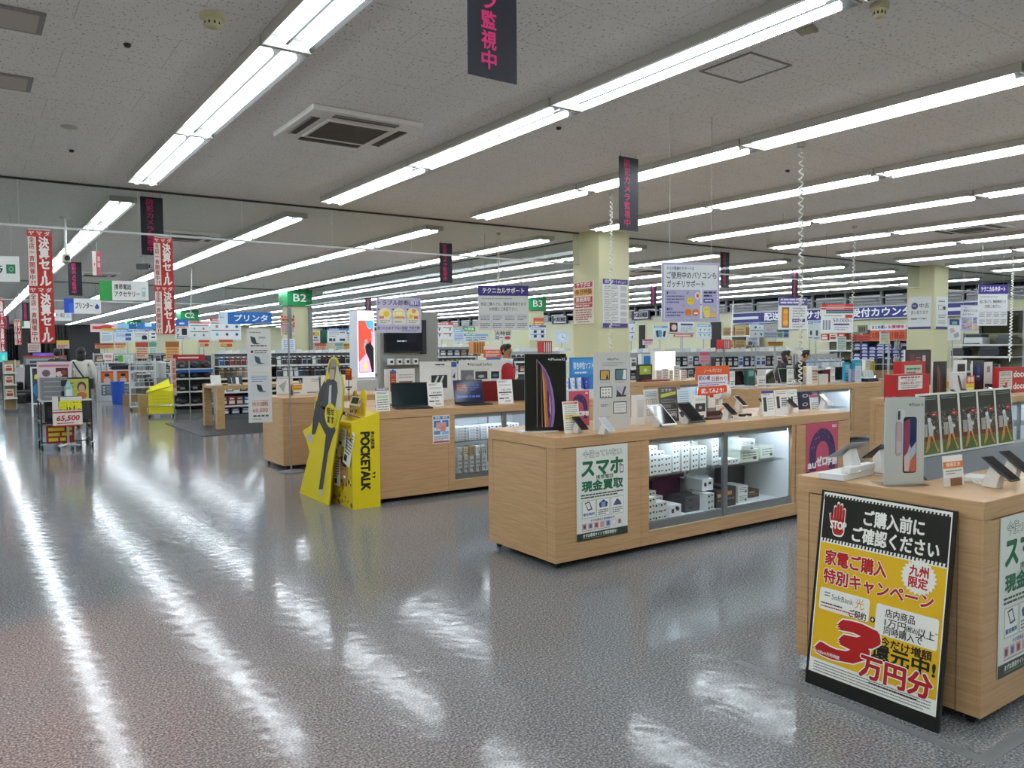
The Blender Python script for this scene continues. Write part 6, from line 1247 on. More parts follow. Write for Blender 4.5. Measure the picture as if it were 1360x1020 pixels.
cardG(1250, 489, 1264, 524, 5.1, [R(10, 10, 90, 50, '#c9c4bc'), R(10, 60, 90, 90, '#c9a23a')], 100, 120, 'beige box between the brown phone poster and the tablet', 'product_box', 'box', '#c9c2b6', .06)
cardG(1268, 478, 1284, 508, 5.2, [RR(6, 4, 94, 90, 6, '#e4e4e2'), R(20, 16, 84, 74, '#202226')], 100, 130, 'white framed tablet picture behind the white phone poster', t=.02)
cardG(1307, 481, 1318, 512, 5.2, [R(8, 8, 92, 60, '#d2d4d4'), R(30, 20, 70, 50, '#8a8c90')], 100, 140, 'pale box right of the blue phone poster', 'product_box', 'box', '#cfd2d2', .06)
cardG(1317, 484, 1326, 515, 5.25, [R(20, 10, 80, 110, '#5a4a4e')], 100, 150, 'dark slim pack left of the large red carrier sign', 'product_box', 'box', '#2c2e36', .06)
p = P(1311, 524, Y=4.8); m = MB(); m.cyl((0, 0, 0), (0, 0, .08), .035, '#c9347a', n=16); m.cyl((0, 0, .08), (0, 0, .085), .03, '#e4c0d0', n=16); tag(m.build('pink_tub', None, (p.x, 4.8, zG)), 'small pink tub before the blue phone poster', 'tub')
p = P(1318, 520, Y=4.9); m = MB(); m.cyl((0, 0, 0), (0, 0, .12), .045, '#2a2a2e', n=16); m.cyl((0, 0, .04), (0, 0, .075), .046, '#d8d8d8', n=16); tag(m.build('canister', None, (p.x, 4.95, zG)), 'black and white canister right of the pink tub', 'tub')
for px, l in ((1268, 'black phone on a post before the brown phone poster'), (1283, 'dark phone on a post below the white phone poster'), (1316, 'black phone on a post below the red carrier sign'), (1337, 'second dark phone on a post at the foot of the red carrier sign')):
    p = P(px, 528, Y=4.62); phone(l, (p.x, 4.62, zG), .075, .15, 32, 0, hgt=.08)
for px, w_, c, l in ((1300, .2, '#dfe3e8', 'white leaflets along the front of the carrier counter'), (1345, .24, '#c9a4ac', 'pink leaflets below the red carrier sign'), (1250, .12, '#d8d8d4', 'pale leaflet below the brown phone poster')):
    p = P(px, 531, Y=4.55); m = MB(); m.box(-w_/2, 0, 0, w_/2, .07, .006, c); tag(m.build('leaflet', None, (p.x, 4.50, zG)), l, 'leaflet')
# ================================================================== shelving racks and their goods
GOODS = {}
def good(kind, size, c, c2, style):
    key = (kind, size, c, c2, style)
    if key in GOODS: return GOODS[key]
    w_, d_, h_ = size; m = MB()
    if style == 'pack':                                    # carded pack: backing card, blister, header
        m.box(-w_/2, d_-.006, 0, w_/2, d_, h_, c2); m.box(-w_*.38, 0, h_*.08, w_*.38, d_-.006, h_*.62, c); m.box(-w_/2, d_-.009, h_*.7, w_/2, d_-.006, h_*.96, c)
    elif style == 'bottle':
        m.lathe([(w_*.4, 0), (w_*.42, h_*.05), (w_*.42, h_*.6), (w_*.2, h_*.78), (w_*.2, h_*.95), (.001, h_)], c, (0, d_/2, 0), 8); m.lathe([(w_*.43, h_*.2), (w_*.43, h_*.5), (.001, h_*.5)], c2, (0, d_/2, 0), 8)
    elif style == 'round':                                 # rounded bag-like goods
        m.ell((0, d_/2, h_*.45), w_/2, d_/2, h_*.45, c, 10, 6); m.box(-w_*.2, 0, h_*.25, w_*.2, .01, h_*.5, c2); m.cyl((-w_*.2, d_/2, h_*.85), (w_*.2, d_/2, h_*.85), .008, c, n=5)
    else:
        m.box(-w_/2, 0, 0, w_/2, d_, h_, c); m.box(-w_*.38, -.003, h_*.2, w_*.38, 0, h_*.55, c2); m.box(-w_*.3, -.003, h_*.68, w_*.3, 0, h_*.82, c2)
    me = bpy.data.meshes.new(kind); me.from_pydata(m.v, [], m.f)
    for mt in m.mats: me.materials.append(mt)
    me.polygons.foreach_set('material_index', m.mi); me.update(); GOODS[key] = me
    return me
def put_goods(kind, x, y, z, rz, me, label, group, cat):
    o = bpy.data.objects.new(kind, me); COL.objects.link(o); o.location = (x, y, z); o.rotation_euler = (0, 0, rz); return tag(o, label, cat, group)
class Rack: pass
def rack(label, px0, px1, ztop, levels, depth=.45, back='#7d7f80', frame='#b9bbbb', rail='#d3d4d2', pop=False, deg=0, name='shelf_rack', **k):
    """a gondola whose front runs between two photograph columns on the plane Y= (deg 0) or X= (deg -90)"""
    a, b = P(px0, 480, **k), P(px1, 480, **k); r = Rack(); th = math.radians(deg)
    W_ = (Vector((a.x, a.y))-Vector((b.x, b.y))).length; r.w = W_; r.th = th; r.loc = Vector((a.x, a.y, 0)); r.lev = levels; r.depth = depth
    t = thing(name, label, 'shelf rack', (a.x, a.y, 0), th); r.t = t
    m = MB(); m.box(0, depth-.03, .08, W_, depth, ztop, back); m.build('back_panel', t)
    m = MB(); m.box(0, .02, 0, W_, depth, .09, '#5b5d5e'); m.build('base', t)
    for x in (0, W_-.03):
        m = MB(); m.box(x, .02, .09, x+.03, depth, ztop if x == 0 else ztop, frame) if depth < .2 else m.box(x, depth-.06, .09, x+.03, depth+.01, ztop+.02, frame); m.build('upright', t)
    for z in levels:
        m = MB(); m.box(.005, 0, z-.02, W_-.005, depth-.03, z, frame); m.build('shelf', t); m = MB(); m.box(.005, -.012, z-.03, W_-.005, 0, z+.012, rail); m.build('price_rail', t)
    if pop:
        m = MB(); n = max(4, int(W_/.16)); rr = random.Random(px0)
        for i in range(n):
            x = W_*i/n; m.add([(x, -.01, ztop), (x+W_/n*.9, -.03, ztop+.01), (x+W_/n*.9, -.02, ztop+.07+rr.uniform(0, .04)), (x, -.01, ztop+.06+rr.uniform(0, .05))], [(0, 1, 2, 3)], rr.choice(['#e3e4e2', '#d3d6d6', '#ecebe6', '#c9d3da']))
        m.build('price_flags', t)
    r.ztop = ztop
    return r
def fill(r, lev, kind, label, cat, cols, size, style='box', step=None, jit=.12, y=.03, group=None, x0=.03, x1=None, hooks=False, stack=1, skip=0.0):
    rr = random.Random(int(lev*1000)+len(label)); x = x0+size[0]/2; step = step or size[0]*1.12; x1 = r.w-.03 if x1 is None else x1
    c_, s_ = math.cos(r.th), math.sin(r.th); hk = MB(); tg = MB()
    while x+size[0]/2 <= x1:
        c, c2 = rr.choice(cols)
        for s in range(stack if style != 'round' else 1):
            if rr.random() < skip: continue
            me = good(kind, size, c, c2, style); yy = y+(0 if hooks else rr.uniform(0, .02))
            put_goods(kind, r.loc.x+c_*x-s_*yy, r.loc.y+s_*x+c_*yy, lev+.001+s*(size[2]+.002), r.th, me, label, group or label, cat)
        if hooks: tg.box(x-.022, y-.016, lev+size[2]*.92, x+.022, y-.012, lev+size[2]*.92+.028, '#e6e7e5'); tg.cyl((x, y-.014, lev+size[2]*1.05), (x, r.depth-.03, lev+size[2]*1.05), .003, '#b9bbbb', n=4); hk.cyl((x, y+size[1]+.0006, lev+size[2]*.9), (x, r.depth-.03, lev+size[2]*.9), .004, '#b9bbbb', n=5)
        x += step
    if hooks: hk.box(x0, r.depth-.036, lev+size[2]*.9-.006, x-step*.5, r.depth-.03, lev+size[2]*.9+.006, '#b9bbbb'); hk.build('hook_bar', r.t); tg.box(x0, r.depth-.036, lev+size[2]*1.05-.004, x-step*.5, r.depth-.03, lev+size[2]*1.05+.004, '#b9bbbb'); tg.build('price_tags', r.t)
WHT, GRY, DKK, RDK, BLU = '#d9dad8', '#8d9092', '#1e2024', '#8e2a2a', '#2a4f8e'
MIX = [(DKK, '#c9cac8'), ('#2b2d33', '#9aa0a6'), (WHT, '#55585c'), ('#3a3c44', '#d9d9d6'), ('#17181b', '#7a3a3a'), ('#24304a', '#c9ccd0')]
COLR = [(DKK, WHT), (RDK, WHT), ('#c9752a', WHT), (BLU, WHT), (WHT, GRY), ('#3f7f4a', WHT), ('#5a4636', '#c9b89a')]
BROWN = [('#6a5340', '#b9a184'), ('#4a3c30', '#a08a70'), ('#2a2622', '#8a7a66'), ('#9a8a76', '#d9d2c4'), (WHT, '#8a7a66')]
# long accessory rack behind the pale table and the B2 column base
r1 = rack('long accessory rack running behind the pale wooden table', 290, 366, 1.50, (.30, .62, .93, 1.22), .5, Y=18.66, pop=True, back='#3c3d3e')
r2 = rack('long accessory rack right of the B2 column, behind the cutout', 367, 477, 1.50, (.62, .93, 1.22), .5, Y=18.66, pop=True, back='#343536')
for r, nm in ((r1, 'behind the pale table'), (r2, 'behind the cutout')):
    fill(r, 1.22, 'carded_pack', 'carded accessory on the top shelf of the rack '+nm, 'packet', COLR if r is r1 else MIX, (.10, .05, .20), 'pack', .125, hooks=True)
    fill(r, .93, 'carded_pack', 'dark hanging pack on the second shelf of the rack '+nm, 'packet', BROWN if r is r1 else MIX, (.12, .06, .23), 'pack', .135, hooks=True)
    fill(r, .62, 'accessory_box', 'boxed accessory on the middle shelf of the rack '+nm, 'box', BROWN if r is r1 else MIX, (.14, .14, .20), 'box', .155)
fill(r1, .30, 'accessory_box', 'coloured box on the low shelf of the rack behind the pale table', 'box', COLR, (.16, .16, .22), 'box', .18)
fill(r1, .09, 'accessory_box', 'dark box on the base of the rack behind the pale table', 'box', MIX, (.2, .2, .16), 'box', .24)
# rack of black rounded bags with a red heading
r3 = rack('rack of black rounded bags under a red heading board', 233, 288, 1.45, (.22, .55, .88, 1.12), .5, Y=21.0, back='#4a4b4c')
BAG = [(DKK, '#5a5c60'), ('#15161a', '#8a8a8a'), ('#22242c', '#3a3c40'), ('#1c1a1c', '#5a2a2a')]
for z, nm in ((.09, 'base'), (.22, 'lowest shelf'), (.55, 'middle shelf'), (.88, 'third shelf'), (1.12, 'top shelf')):
    if z != .09: fill(r3, z, 'equipment_bag', 'black rounded bag on the %s under the red heading board' % nm, 'bag', BAG, (.27, .26, .22), 'round', .30)
m = MB(); a = P(234, 491, Y=20.96); b = P(281, 491, Y=20.96); m.box(0, 0, 0, b.x-a.x, .02, .075, '#2a5fa8'); m.build('blue_rail', r3.t, (.05, -.03, 1.03))
def bd(px0, py0, px1, py1, items, label, W=100, H=100, post=True, base='#dde1e3', deg=0, name='notice_board', ly=.003, cat='notice', **k):
    q = Q(px0, py0, px1, py1, deg, **k); o = sheet(name, q, items, W, H, label, cat, .012, base, d=ly)
    if post:
        m = MB(); m.cyl((0, .03, -q.loc.z), (0, .03, q.h*.8), .012, '#a9abab', n=6); m.box(-.01, .012, q.h*.5, .01, .03, q.h*.6, '#a9abab'); m.build('post', o)
    return o
HD = lambda c, t=None, h=22, tc='#eef0f2': [R(0, 0, 100, h, c)]+([T(t, 8, h*.12, h*.74, tc, 84, .02)] if t else [L(8, h*.3, 92, 1, 10, tc, h*.36)])
LN = lambda y0, n, c='#8a93a0', dy=12, x0=8, x1=92: L(x0, y0, x1, n, dy, c, dy*.4)
bd(230, 471, 272, 479, [R(0, 0, 100, 100, '#a8232a'), L(14, 36, 92, 1, 10, '#e6c4bc', 26)], 'red heading board over the black bags', base='#a8232a', Y=20.92)
UP_ = [
 ((120, 430, 156, 441), HD('#e6c3c4', None, 100, '#c9302a')+[PG([(30, 30), (60, 10), (90, 30), (60, 40)], '#c23a3a'), R(40, 55, 96, 80, '#c9b22a')], 'pink board with a red swoosh above the left shelves', '#e6c3c4', 30),
 ((134, 441.5, 150, 455), HD('#cfe0ea', None, 18, '#4a7ab0')+LN(30, 5), 'pale blue board below the pink board', '#d6e4ea', 29),
 ((152, 438, 176, 454), HD('#6ea4d4', None, 20)+LN(30, 3, '#6a86b0')+[R(60, 30, 92, 50, '#3a5f9a'), R(60, 64, 92, 88, '#4a6fa8')], 'pale blue board with two blue pictures above the wire trolley', '#d3e0ee', 28.5),
 ((178, 438, 197, 453), HD('#4f8fca', None, 16)+LN(28, 3, '#b06a6a')+[C(72, 66, 18, '#26282c'), R(54, 66, 90, 86, '#26282c')], 'pale board with a black machine picture left of the sale banner', '#dce4e8', 28),
 ((198, 437, 208, 452), HD('#3a3f55', None, 14)+[R(30, 36, 80, 50, '#33363c'), R(30, 66, 80, 80, '#33363c')], 'narrow white board with two black pictures left of the sale banner', '#e0e4e6', 28),
 ((156, 430, 181, 437), [R(0, 0, 60, 100, '#8fbfe0'), R(60, 0, 100, 100, '#2f6fb8')], 'blue topper strip above the pale blue boards', '#8fbfe0', 31),
 ((182, 428.5, 208, 437), [R(0, 40, 100, 100, '#3a7fc4'), R(40, 0, 74, 60, '#cfe4f0')], 'blue and white topper left of the sale banner', '#3a7fc4', 31),
 ((233, 424, 250, 433), [R(0, 0, 100, 100, '#1f66b4'), L(30, 50, 90, 1, 10, '#d9e6f0', 24)], 'blue topper right of the sale banner', '#1f66b4', 25),
 ((233, 433.5, 250.5, 451), HD('#d9a8a4', None, 10, '#b03a3a')+[T('7', 8, 14, 34, '#26283a', 18, .03), T('7', 8, 54, 34, '#26283a', 18, .03), RR(48, 16, 88, 66, 5, '#1c1d20'), LN(76, 2, '#5a6a9a')], 'white board with a black tablet and two sevens right of the sale banner', '#dfe3e6', 24.5),
 ((251, 426.5, 278.5, 451.5), HD('#d9a09a', None, 14, '#b03a3a')+[R(6, 22, 50, 26, '#2f5f9a'), R(50, 22, 94, 26, '#b0604a'), R(6, 54, 50, 58, '#4a8a5a'), R(50, 54, 94, 58, '#b8503a'), [C(26+44*i, 40+34*j, 5, ['#8a9aa0', '#a0786a', '#5a9a7a', '#3a8a8a'][i+2*j], ry=6) for i in range(2) for j in range(2)]], 'white board with coloured bars, left of the red topped board', '#e2e5e4', 24.2),
 ((279, 423.5, 320, 452), HD('#cf3a36', None, 11)+[R(4, 18, 96, 22, '#4a4f6a'), R(32, 18, 64, 22, '#c06a5a'), R(4, 52, 96, 56, '#3a4a8a'), R(32, 52, 64, 56, '#b8503a'), [C(22+32*i, 36+36*j, 5, ['#b0846a', '#5a7aa8', '#3a6a9a', '#6ab0c0', '#55585c', '#2a5a9a'][i+3*j], ry=7) for i in range(3) for j in range(2)]], 'red topped white board with six small pictures left of the long blue printer sign', '#e2e6e6', 24),
 ((400, 437.5, 425, 455), HD('#c9ccca', None, 14, '#333')+[R(4, 18, 96, 48, '#d9b63a'), L(14, 26, 86, 1, 10, '#5a4a10', 14), [R(14+26*i, 56, 34+26*i, 68, '#55585c') for i in range(3)], R(10, 78, 90, 86, '#c0504a')], 'yellow banded board right of the B2 column', '#dfe2e2', 23),
 ((425.5, 439, 434, 456), [R(0, 0, 100, 100, '#12584a')], 'dark green panel right of the yellow banded board', '#12584a', 23.4),
 ((435, 436, 460, 455), HD('#2a6fb8', None, 14)+[LN(24, 3, '#9a8a8a', 14, 8, 60), R(8, 70, 24, 90, '#3a3c40'), R(28, 70, 40, 90, '#3a3c40'), R(64, 24, 92, 32, '#c0605a'), R(64, 72, 92, 88, '#3a3c40')], 'white and blue board left of the lit advertising panel', '#dfe5e8', 23),
 ((460.5, 437, 473, 454), HD('#2a8ad0', None, 40)+LN(50, 3, '#b06a60', 14), 'narrow blue topped board touching the lit advertising panel', '#dfe5e8', 23.2),
 ((572.5, 428, 602, 451), HD('#c9444a', None, 16)+[R(6, 28, 46, 34, '#6aa0d0'), R(54, 28, 94, 34, '#c07a6a'), R(6, 62, 46, 68, '#b06a6a'), R(54, 62, 94, 68, '#b05a5a'), [PG([(34+48*i, 36+34*j), (42+48*i, 36+34*j), (36+48*i, 52+34*j)], '#2a2c30') for i in range(2) for j in range(2)]], 'white board with a red heading right of the grey demonstration wall', '#e4e5e4', 22),
 ((602.5, 437, 616, 454), HD('#8fb8dc', None, 24)+LN(34, 5, '#7a8ab0'), 'pale blue board beside the red headed board', '#cfdcea', 22.3),
 ((616, 443.5, 648, 454), HD('#5aa0b8', None, 24)+[R(50, 0, 100, 30, '#8fb4e0'), LN(44, 3, '#3a4a5a', 18)], 'wide pale blue board under the green sign', '#d2e0e6', 22.4),
 ((615, 434.5, 631, 440), [R(0, 0, 100, 100, '#18a05a'), T('PC関連', 12, 16, 66, '#e8f4ec', 76, .03)], 'small green sign left of the technical support sign', '#18a05a', 22.6),
 ((656, 439, 679, 452.5), HD('#c23a36', None, 8)+[T('大特価', 6, 10, 40, '#33343a', 88, .03), T('均一', 8, 52, 40, '#3a4a7a', 44, .03), C(78, 72, 18, '#c23a46', ry=16)], 'white board with large black lettering below the technical support sign', '#e0e1de', 24),
 ((703, 432, 725, 451.5), HD('#3a62a8', None, 14)+[R(6, 24, 94, 28, '#9a7a7a'), R(6, 60, 94, 64, '#3a62a8'), [R(26+44*i, 34+32*j, 44+44*i, 52+32*j, '#2a2c30') for i in range(2) for j in range(2)]], 'white and blue board under the B3 column marker', '#dde4e8', 22),
 ((738, 440, 755, 455), [R(0, 0, 100, 100, '#cfe0f0'), C(50, 50, 30, '#e6eef6'), PG([(48, 30), (52, 30), (52, 60), (48, 60)], '#4a6a9a'), PG([(50, 50), (70, 60), (68, 64), (50, 56)], '#4a6a9a')], 'pale blue clock faced poster left of the near cream column', '#cfe0f0', 24),
 ((835.5, 427, 843, 453), HD('#3a6ab8', None, 10)+[PG([(40, 36), (70, 26), (56, 46)], '#2a5a8a'), R(10, 54, 90, 58, '#4a6aa8'), PG([(40, 80), (70, 66), (56, 90)], '#2a3a5a')], 'narrow white and blue board at the right edge of the near cream column', '#e3e8ea', 20),
 ((868.5, 433, 886.5, 450.5), HD('#5aa8dc', None, 14)+[PG([(12, 36), (40, 30), (52, 40), (48, 84), (20, 84)], '#2a3038'), PG([(28, 34), (50, 30), (58, 44), (54, 86), (34, 84)], '#6a9ac4'), PG([(70, 40), (88, 34), (80, 84), (64, 78)], '#1c2024')], 'white and blue board with dark device pictures left of the dark red board', '#dfe8ec', 20),
 ((888, 428, 922, 443), [R(4, 4, 34, 86, '#4a1016'), C(20, 46, 10, '#d9c4bc', ry=26), R(46, 10, 94, 28, '#3a3a84'), LN(40, 4, '#9a9aa0', 12, 46), R(0, 94, 100, 100, '#3a1a1c')], 'white board with a dark red picture, below the square lavender sign', '#dcdfe0', 19),
 ((895, 444, 920, 447.5), [R(0, 0, 100, 100, '#c9504a'), L(6, 30, 94, 1, 10, '#f0dcd8', 40)], 'thin red strip under the dark red picture board', '#c9504a', 18.8),
 ((926, 431, 945, 450.5), HD('#7ab0dc', None, 16)+[R(4, 54, 96, 58, '#8aa0c8'), [PG([(16+30*i, 32+36*j), (28+30*i, 28+36*j), (22+30*i, 46+36*j)], ['#3a8a9a', '#8a8a9a', '#5a6aa0'][i]) for i in range(3) for j in range(2)]], 'pale board with six small tools left of the blue wall sign', '#dae6ea', 19),
 ((996, 429, 1014.5, 448), HD('#4a8ad0', None, 12)+[R(6, 50, 94, 56, '#6aa0c8'), C(40, 30, 8, '#2a3038'), C(70, 32, 5, '#c04a5a'), C(40, 76, 6, '#c04a5a'), PG([(70, 66), (90, 76), (80, 90)], '#2a3a6a')], 'white and blue board left of the grey board with two round heads', '#e2e8ea', 17),
 ((1015, 432, 1048, 449), [R(0, 0, 100, 100, '#a9b4c2'), R(4, 12, 46, 50, '#c9cdd4'), L(8, 18, 42, 3, 10, '#b07a7a', 5), R(0, 66, 50, 72, '#3a5a9a'), C(62, 40, 13, '#3a6a4a'), R(52, 60, 72, 92, '#5a8a5a'), C(86, 44, 12, '#3a5a8a'), R(78, 62, 96, 92, '#2a4a8a'), LN(82, 1, '#4a5a8a', 12, 4, 50)], 'grey blue board with two round headed drawings below the orange phone sign', '#a9b4c2', 17),
 ((992, 446.5, 1008, 458.5), [R(0, 0, 100, 100, '#dde3e8'), T('CASIO', 14, 14, 34, '#2a5a9a', 72, .03), R(10, 58, 44, 96, '#3a4a6a'), R(50, 58, 90, 96, '#a0b0c8')], 'white maker board in front of the brown cartons', '#dde3e8', 17.6),
 ((1073, 427, 1081, 452), HD('#6aa8d8', None, 12)+[C(50, 60, 18, '#2a3a4a', ry=14), LN(84, 1, '#55585c', 12)], 'narrow white board with a black mouse picture left of the offer sign', '#e0e6e8', 16.5),
 ((1080.5, 425.5, 1090, 452), HD('#7ab4dc', None, 12)+[R(30, 50, 60, 76, '#2a4a4a'), LN(86, 1, '#55585c', 12)], 'narrow blue white board touching the offer sign', '#dfe6ea', 16.6),
 ((1112, 447, 1124, 466), LN(10, 7, '#8aa09a', 12), 'pale green price list in front of the wall shelves', '#cfe0dc', 15.5),
 ((1169, 440.5, 1181.5, 457), HD('#c9a0b4', None, 14, '#8a3a6a')+LN(26, 4, '#9aa08a')+[R(50, 60, 90, 90, '#c9cf9a')], 'white and pink price list before the orange wall boards', '#dde2dc', 15.5),
 ((1259, 424, 1275.5, 452), [R(10, 0, 90, 28, '#1f3f84'), R(30, 10, 70, 24, '#8ac0a0'), R(0, 32, 100, 100, '#dfe3e4'), PG([(10, 46), (40, 40), (60, 60), (20, 66)], '#c9a8a0'), PG([(40, 70), (80, 60), (90, 80), (50, 90)], '#9aa8b4')], 'blue and white poster just right of the second cream column', '#dfe3e4', 15.5),
]
for (a, b, c, d_), art, lab, base, dd in UP_: bd(a, b, c, d_, art, lab, base=base, d=dd)
LOW = [
 ((126, 456, 151, 463), '#c98a5a', '#8a3a2a', 'orange brown price strip under the pale blue board', 27),
 ((153, 456, 167, 462.5), '#e0b48a', '#b0603a', 'small orange price card above the white appliance stand', 26),
 ((180, 454.5, 197, 476), '#d9bda0', '#b0483a', 'beige poster with a red heading above the wire trolley', 24.4),
 ((198, 454.5, 208, 475), '#c9dcd6', '#5a9a8a', 'pale green poster right of the beige poster', 26),
 ((220, 453.5, 238, 478), '#d9a468', '#a0602a', 'tan poster with brown columns under the sale banner', 22.5),
 ((264, 451.5, 278, 461.5), '#e2c9a8', '#c94a2a', 'small red and yellow price card below the coloured bar board', 22),
 ((291, 451, 309.5, 462), '#e4d4a4', '#c9502a', 'red and yellow price card below the six picture board', 22),
 ((418, 456, 433, 468), '#d9c2b4', '#c0503a', 'white card with an orange round print right of the B2 column', 21),
 ((445, 455.5, 455.5, 468.5), '#c9dcd8', '#7aa09a', 'pale green card above the accessory rack', 21),
 ((456.5, 456.5, 464, 468), '#d9a860', '#a0702a', 'tan card beside the pale green card above the accessory rack', 21),
 ((642.5, 460, 666, 475), '#d8602a', '#f0dcd0', 'orange sign with white lettering behind the man in the red waistcoat', 15),
 ((646, 474.5, 664.5, 495), '#b9c4e0', '#5a6ab0', 'pale blue notice left of the man in the red waistcoat', 14.5),
 ((854, 450.5, 867, 458), '#dfd0d8', '#b04a7a', 'white and pink card right of the near cream column', 18.5),
 ((929, 467.5, 942, 483), '#d8a8b4', '#c05a7a', 'pink price list above the orange try me sign', 14.5),
 ((1020, 454, 1040, 459.5), '#c9962a', '#7a3a1a', 'row of amber price cards above the leaning person', 16),
]
for (a, b, c, d_), base, hc, lab, dd in LOW: bd(a, b, c, d_, [R(0, 0, 100, 30, hc), L(10, 40, 90, 4, 14, hc, 6), R(56, 52, 92, 84, hc) if dd == 22 else R(0, 0, 1, 1, base)], lab, base=base, name='price_board', d=dd)
for (a, b, c, d_), base, hc, lab, dd in (((628, 453.5, 644, 470), '#c98a4a', '#8a4a1a', 'orange brown box with white stripes on the rack left of the orange sign', 20.9), ((721, 453, 733, 468.5), '#b8262c', '#e6d4cc', 'red striped box on the white topped rack below the B3 column', 17.4), ((961, 451, 971, 463.5), '#b8262c', '#e6c4bc', 'red striped box at the foot of the distant spiral cord', 17.4)):
    q = Q(a, b, c, d_, 0, d=dd); m = MB(); m.box(-q.w/2, 0, 0, q.w/2, .2, q.h, base); printed(m, [[R(12+22*i, 10, 22+22*i, 92, hc) for i in range(4)]], 100, 100, q.w, q.h, d=.003); m.cyl((0, .1, -q.loc.z), (0, .1, 0), .02, '#8a8a8a'); tag(m.build('striped_box', None, q.loc), lab, 'box')
# racks in the middle distance
r5 = rack('accessory rack between the grey demonstration wall and the orange sign', 565, 642, 1.62, (.75, 1.08, 1.36), .45, Y=18.6, pop=True, back='#8d8f8e')
fill(r5, 1.36, 'camera_pack', 'dark pack on the top shelf right of the grey demonstration wall', 'packet', MIX+BROWN, (.2, .12, .2), 'box', .22)
fill(r5, 1.08, 'camera_pack', 'red or black pack on the second shelf right of the grey demonstration wall', 'packet', [(RDK, WHT), (DKK, WHT), (DKK, GRY)], (.13, .1, .19), 'pack', .15, hooks=True)
r6 = rack('white topped rack of dark packs below the B3 column', 682, 757, 1.50, (.7, 1.0, 1.26), .45, Y=15.2, pop=True, back='#9a9c9a', rail='#e3e5e4')
fill(r6, 1.26, 'dark_pack', 'dark pack on the top shelf of the white topped rack', 'packet', MIX, (.12, .1, .16), 'pack', .15, hooks=True)
fill(r6, 1.0, 'dark_pack', 'pack on the second shelf of the white topped rack', 'packet', MIX+COLR, (.14, .12, .18), 'box', .17)
r7 = rack('long white topped rack behind the backlit display', 838, 950, 1.46, (.85, 1.12), .4, Y=12.6, pop=True, back='#a3a5a3', rail='#e6e7e6')
fill(r7, 1.12, 'coloured_pack', 'coloured pack on the top shelf of the rack behind the backlit display', 'packet', COLR+MIX, (.17, .12, .24), 'box', .20)
fill(r7, .85, 'coloured_pack', 'pack on the lower shelf of the rack behind the backlit display', 'packet', COLR+MIX, (.17, .12, .2), 'box', .20)
r8 = rack('white topped rack behind the leaning person', 951, 1066, 1.46, (.8, 1.1), .4, Y=11.9, pop=True, back='#a3a5a3', rail='#e6e7e6')
fill(r8, 1.1, 'mixed_pack', 'pack on the top shelf of the rack behind the leaning person', 'packet', MIX+[(WHT, BLU), ('#c9d3da', '#3a5a9a')], (.16, .12, .25), 'box', .20)
fill(r8, .8, 'mixed_pack', 'pack on the lower shelf of the rack behind the leaning person', 'packet', MIX, (.16, .12, .2), 'box', .20)
r9 = rack('rack of pale blue blister packs right of the leaning person', 1075, 1130, 1.40, (.8, 1.08), .4, Y=10.35, pop=False, back='#b9bec2', rail='#dfe3e6')
fill(r9, 1.08, 'blister_pack', 'pale blue blister pack right of the leaning person', 'packet', [('#c9d3e0', '#3a4a6a'), ('#d9dee6', '#2a2f3a'), ('#b4c4d8', '#4a5f8a')], (.2, .1, .22), 'pack', .23, hooks=True)
fill(r9, .8, 'blister_pack', 'blister pack on the lower shelf right of the leaning person', 'packet', MIX, (.2, .1, .2), 'box', .23)
# shelving along the right wall
def wallrack(label, px0, px1, ztop, levels, depth=.5, **k): return rack(label, px0, px1, ztop, levels, depth, deg=-90, X=19.55, **k)
w1 = wallrack('wall shelving with brown cartons left of the blue wall sign', 958, 996, 2.25, (.5, 1.0, 1.5, 1.9), back='#9b9779')
CART = [('#9a7a50', '#7a5f3c'), ('#a88a5c', '#86683f')]
for z, n in ((.5, 'lowest'), (1.0, 'second'), (1.5, 'third'), (1.9, 'top')): fill(w1, z, 'carton', 'brown carton on the %s wall shelf left of the maker board' % n, 'carton', CART, (.42, .35, .26), 'box', .46)
w2_ = wallrack('wall shelving with red and yellow goods below the offer sign', 1088, 1131, 1.95, (.5, 1.0, 1.45, 1.72), back='#6f6c52')
fill(w2_, 1.72, 'sale_pack', 'red, yellow or white pack on the top wall shelf below the offer sign', 'packet', [('#b8342a', WHT), ('#c9a82a', '#8a3a1a'), ('#c9c4b0', RDK)], (.22, .2, .19), 'box', .25)
fill(w2_, 1.0, 'sale_pack', 'pack on the second wall shelf below the offer sign', 'packet', MIX, (.22, .2, .2), 'box', .26)
w3 = wallrack('wall shelving with stacked dark blue boxes left of the second cream column', 1131, 1204, 2.0, (.5, .9, 1.2, 1.72), back='#3a3a38')
fill(w3, 1.2, 'ink_box', 'dark blue box stacked on the wall shelf left of the second cream column', 'box', [('#2b3172', '#c9ccde'), ('#343a80', '#d9dcea'), ('#26306a', '#a8b0d0')], (.2, .2, .085), 'box', .215, stack=5, skip=.1, x1=1.75)
fill(w3, 1.2, 'red_box', 'red box at the right end of the wall shelf by the second cream column', 'box', [('#a8202c', WHT), ('#c03a3a', WHT)], (.12, .2, .3), 'box', .14, x0=2.75)
fill(w3, .9, 'ink_box', 'dark blue box on the lower wall shelf left of the second cream column', 'box', [('#2b3172', '#c9ccde'), ('#343a80', '#d9dcea')], (.2, .2, .085), 'box', .215, stack=3)
bd(1156, 438.5, 1203, 452.5, [R(0, 0, 100, 100, '#c95a2a'), T('大特価', 4, 14, 70, '#9a2a14', 34, .03), T('日替品', 56, 14, 70, '#9a2a14', 40, .03)], 'orange board with dark red lettering on the wall shelving', base='#c95a2a', deg=-90, X=19.5, post=False, ly=.006)
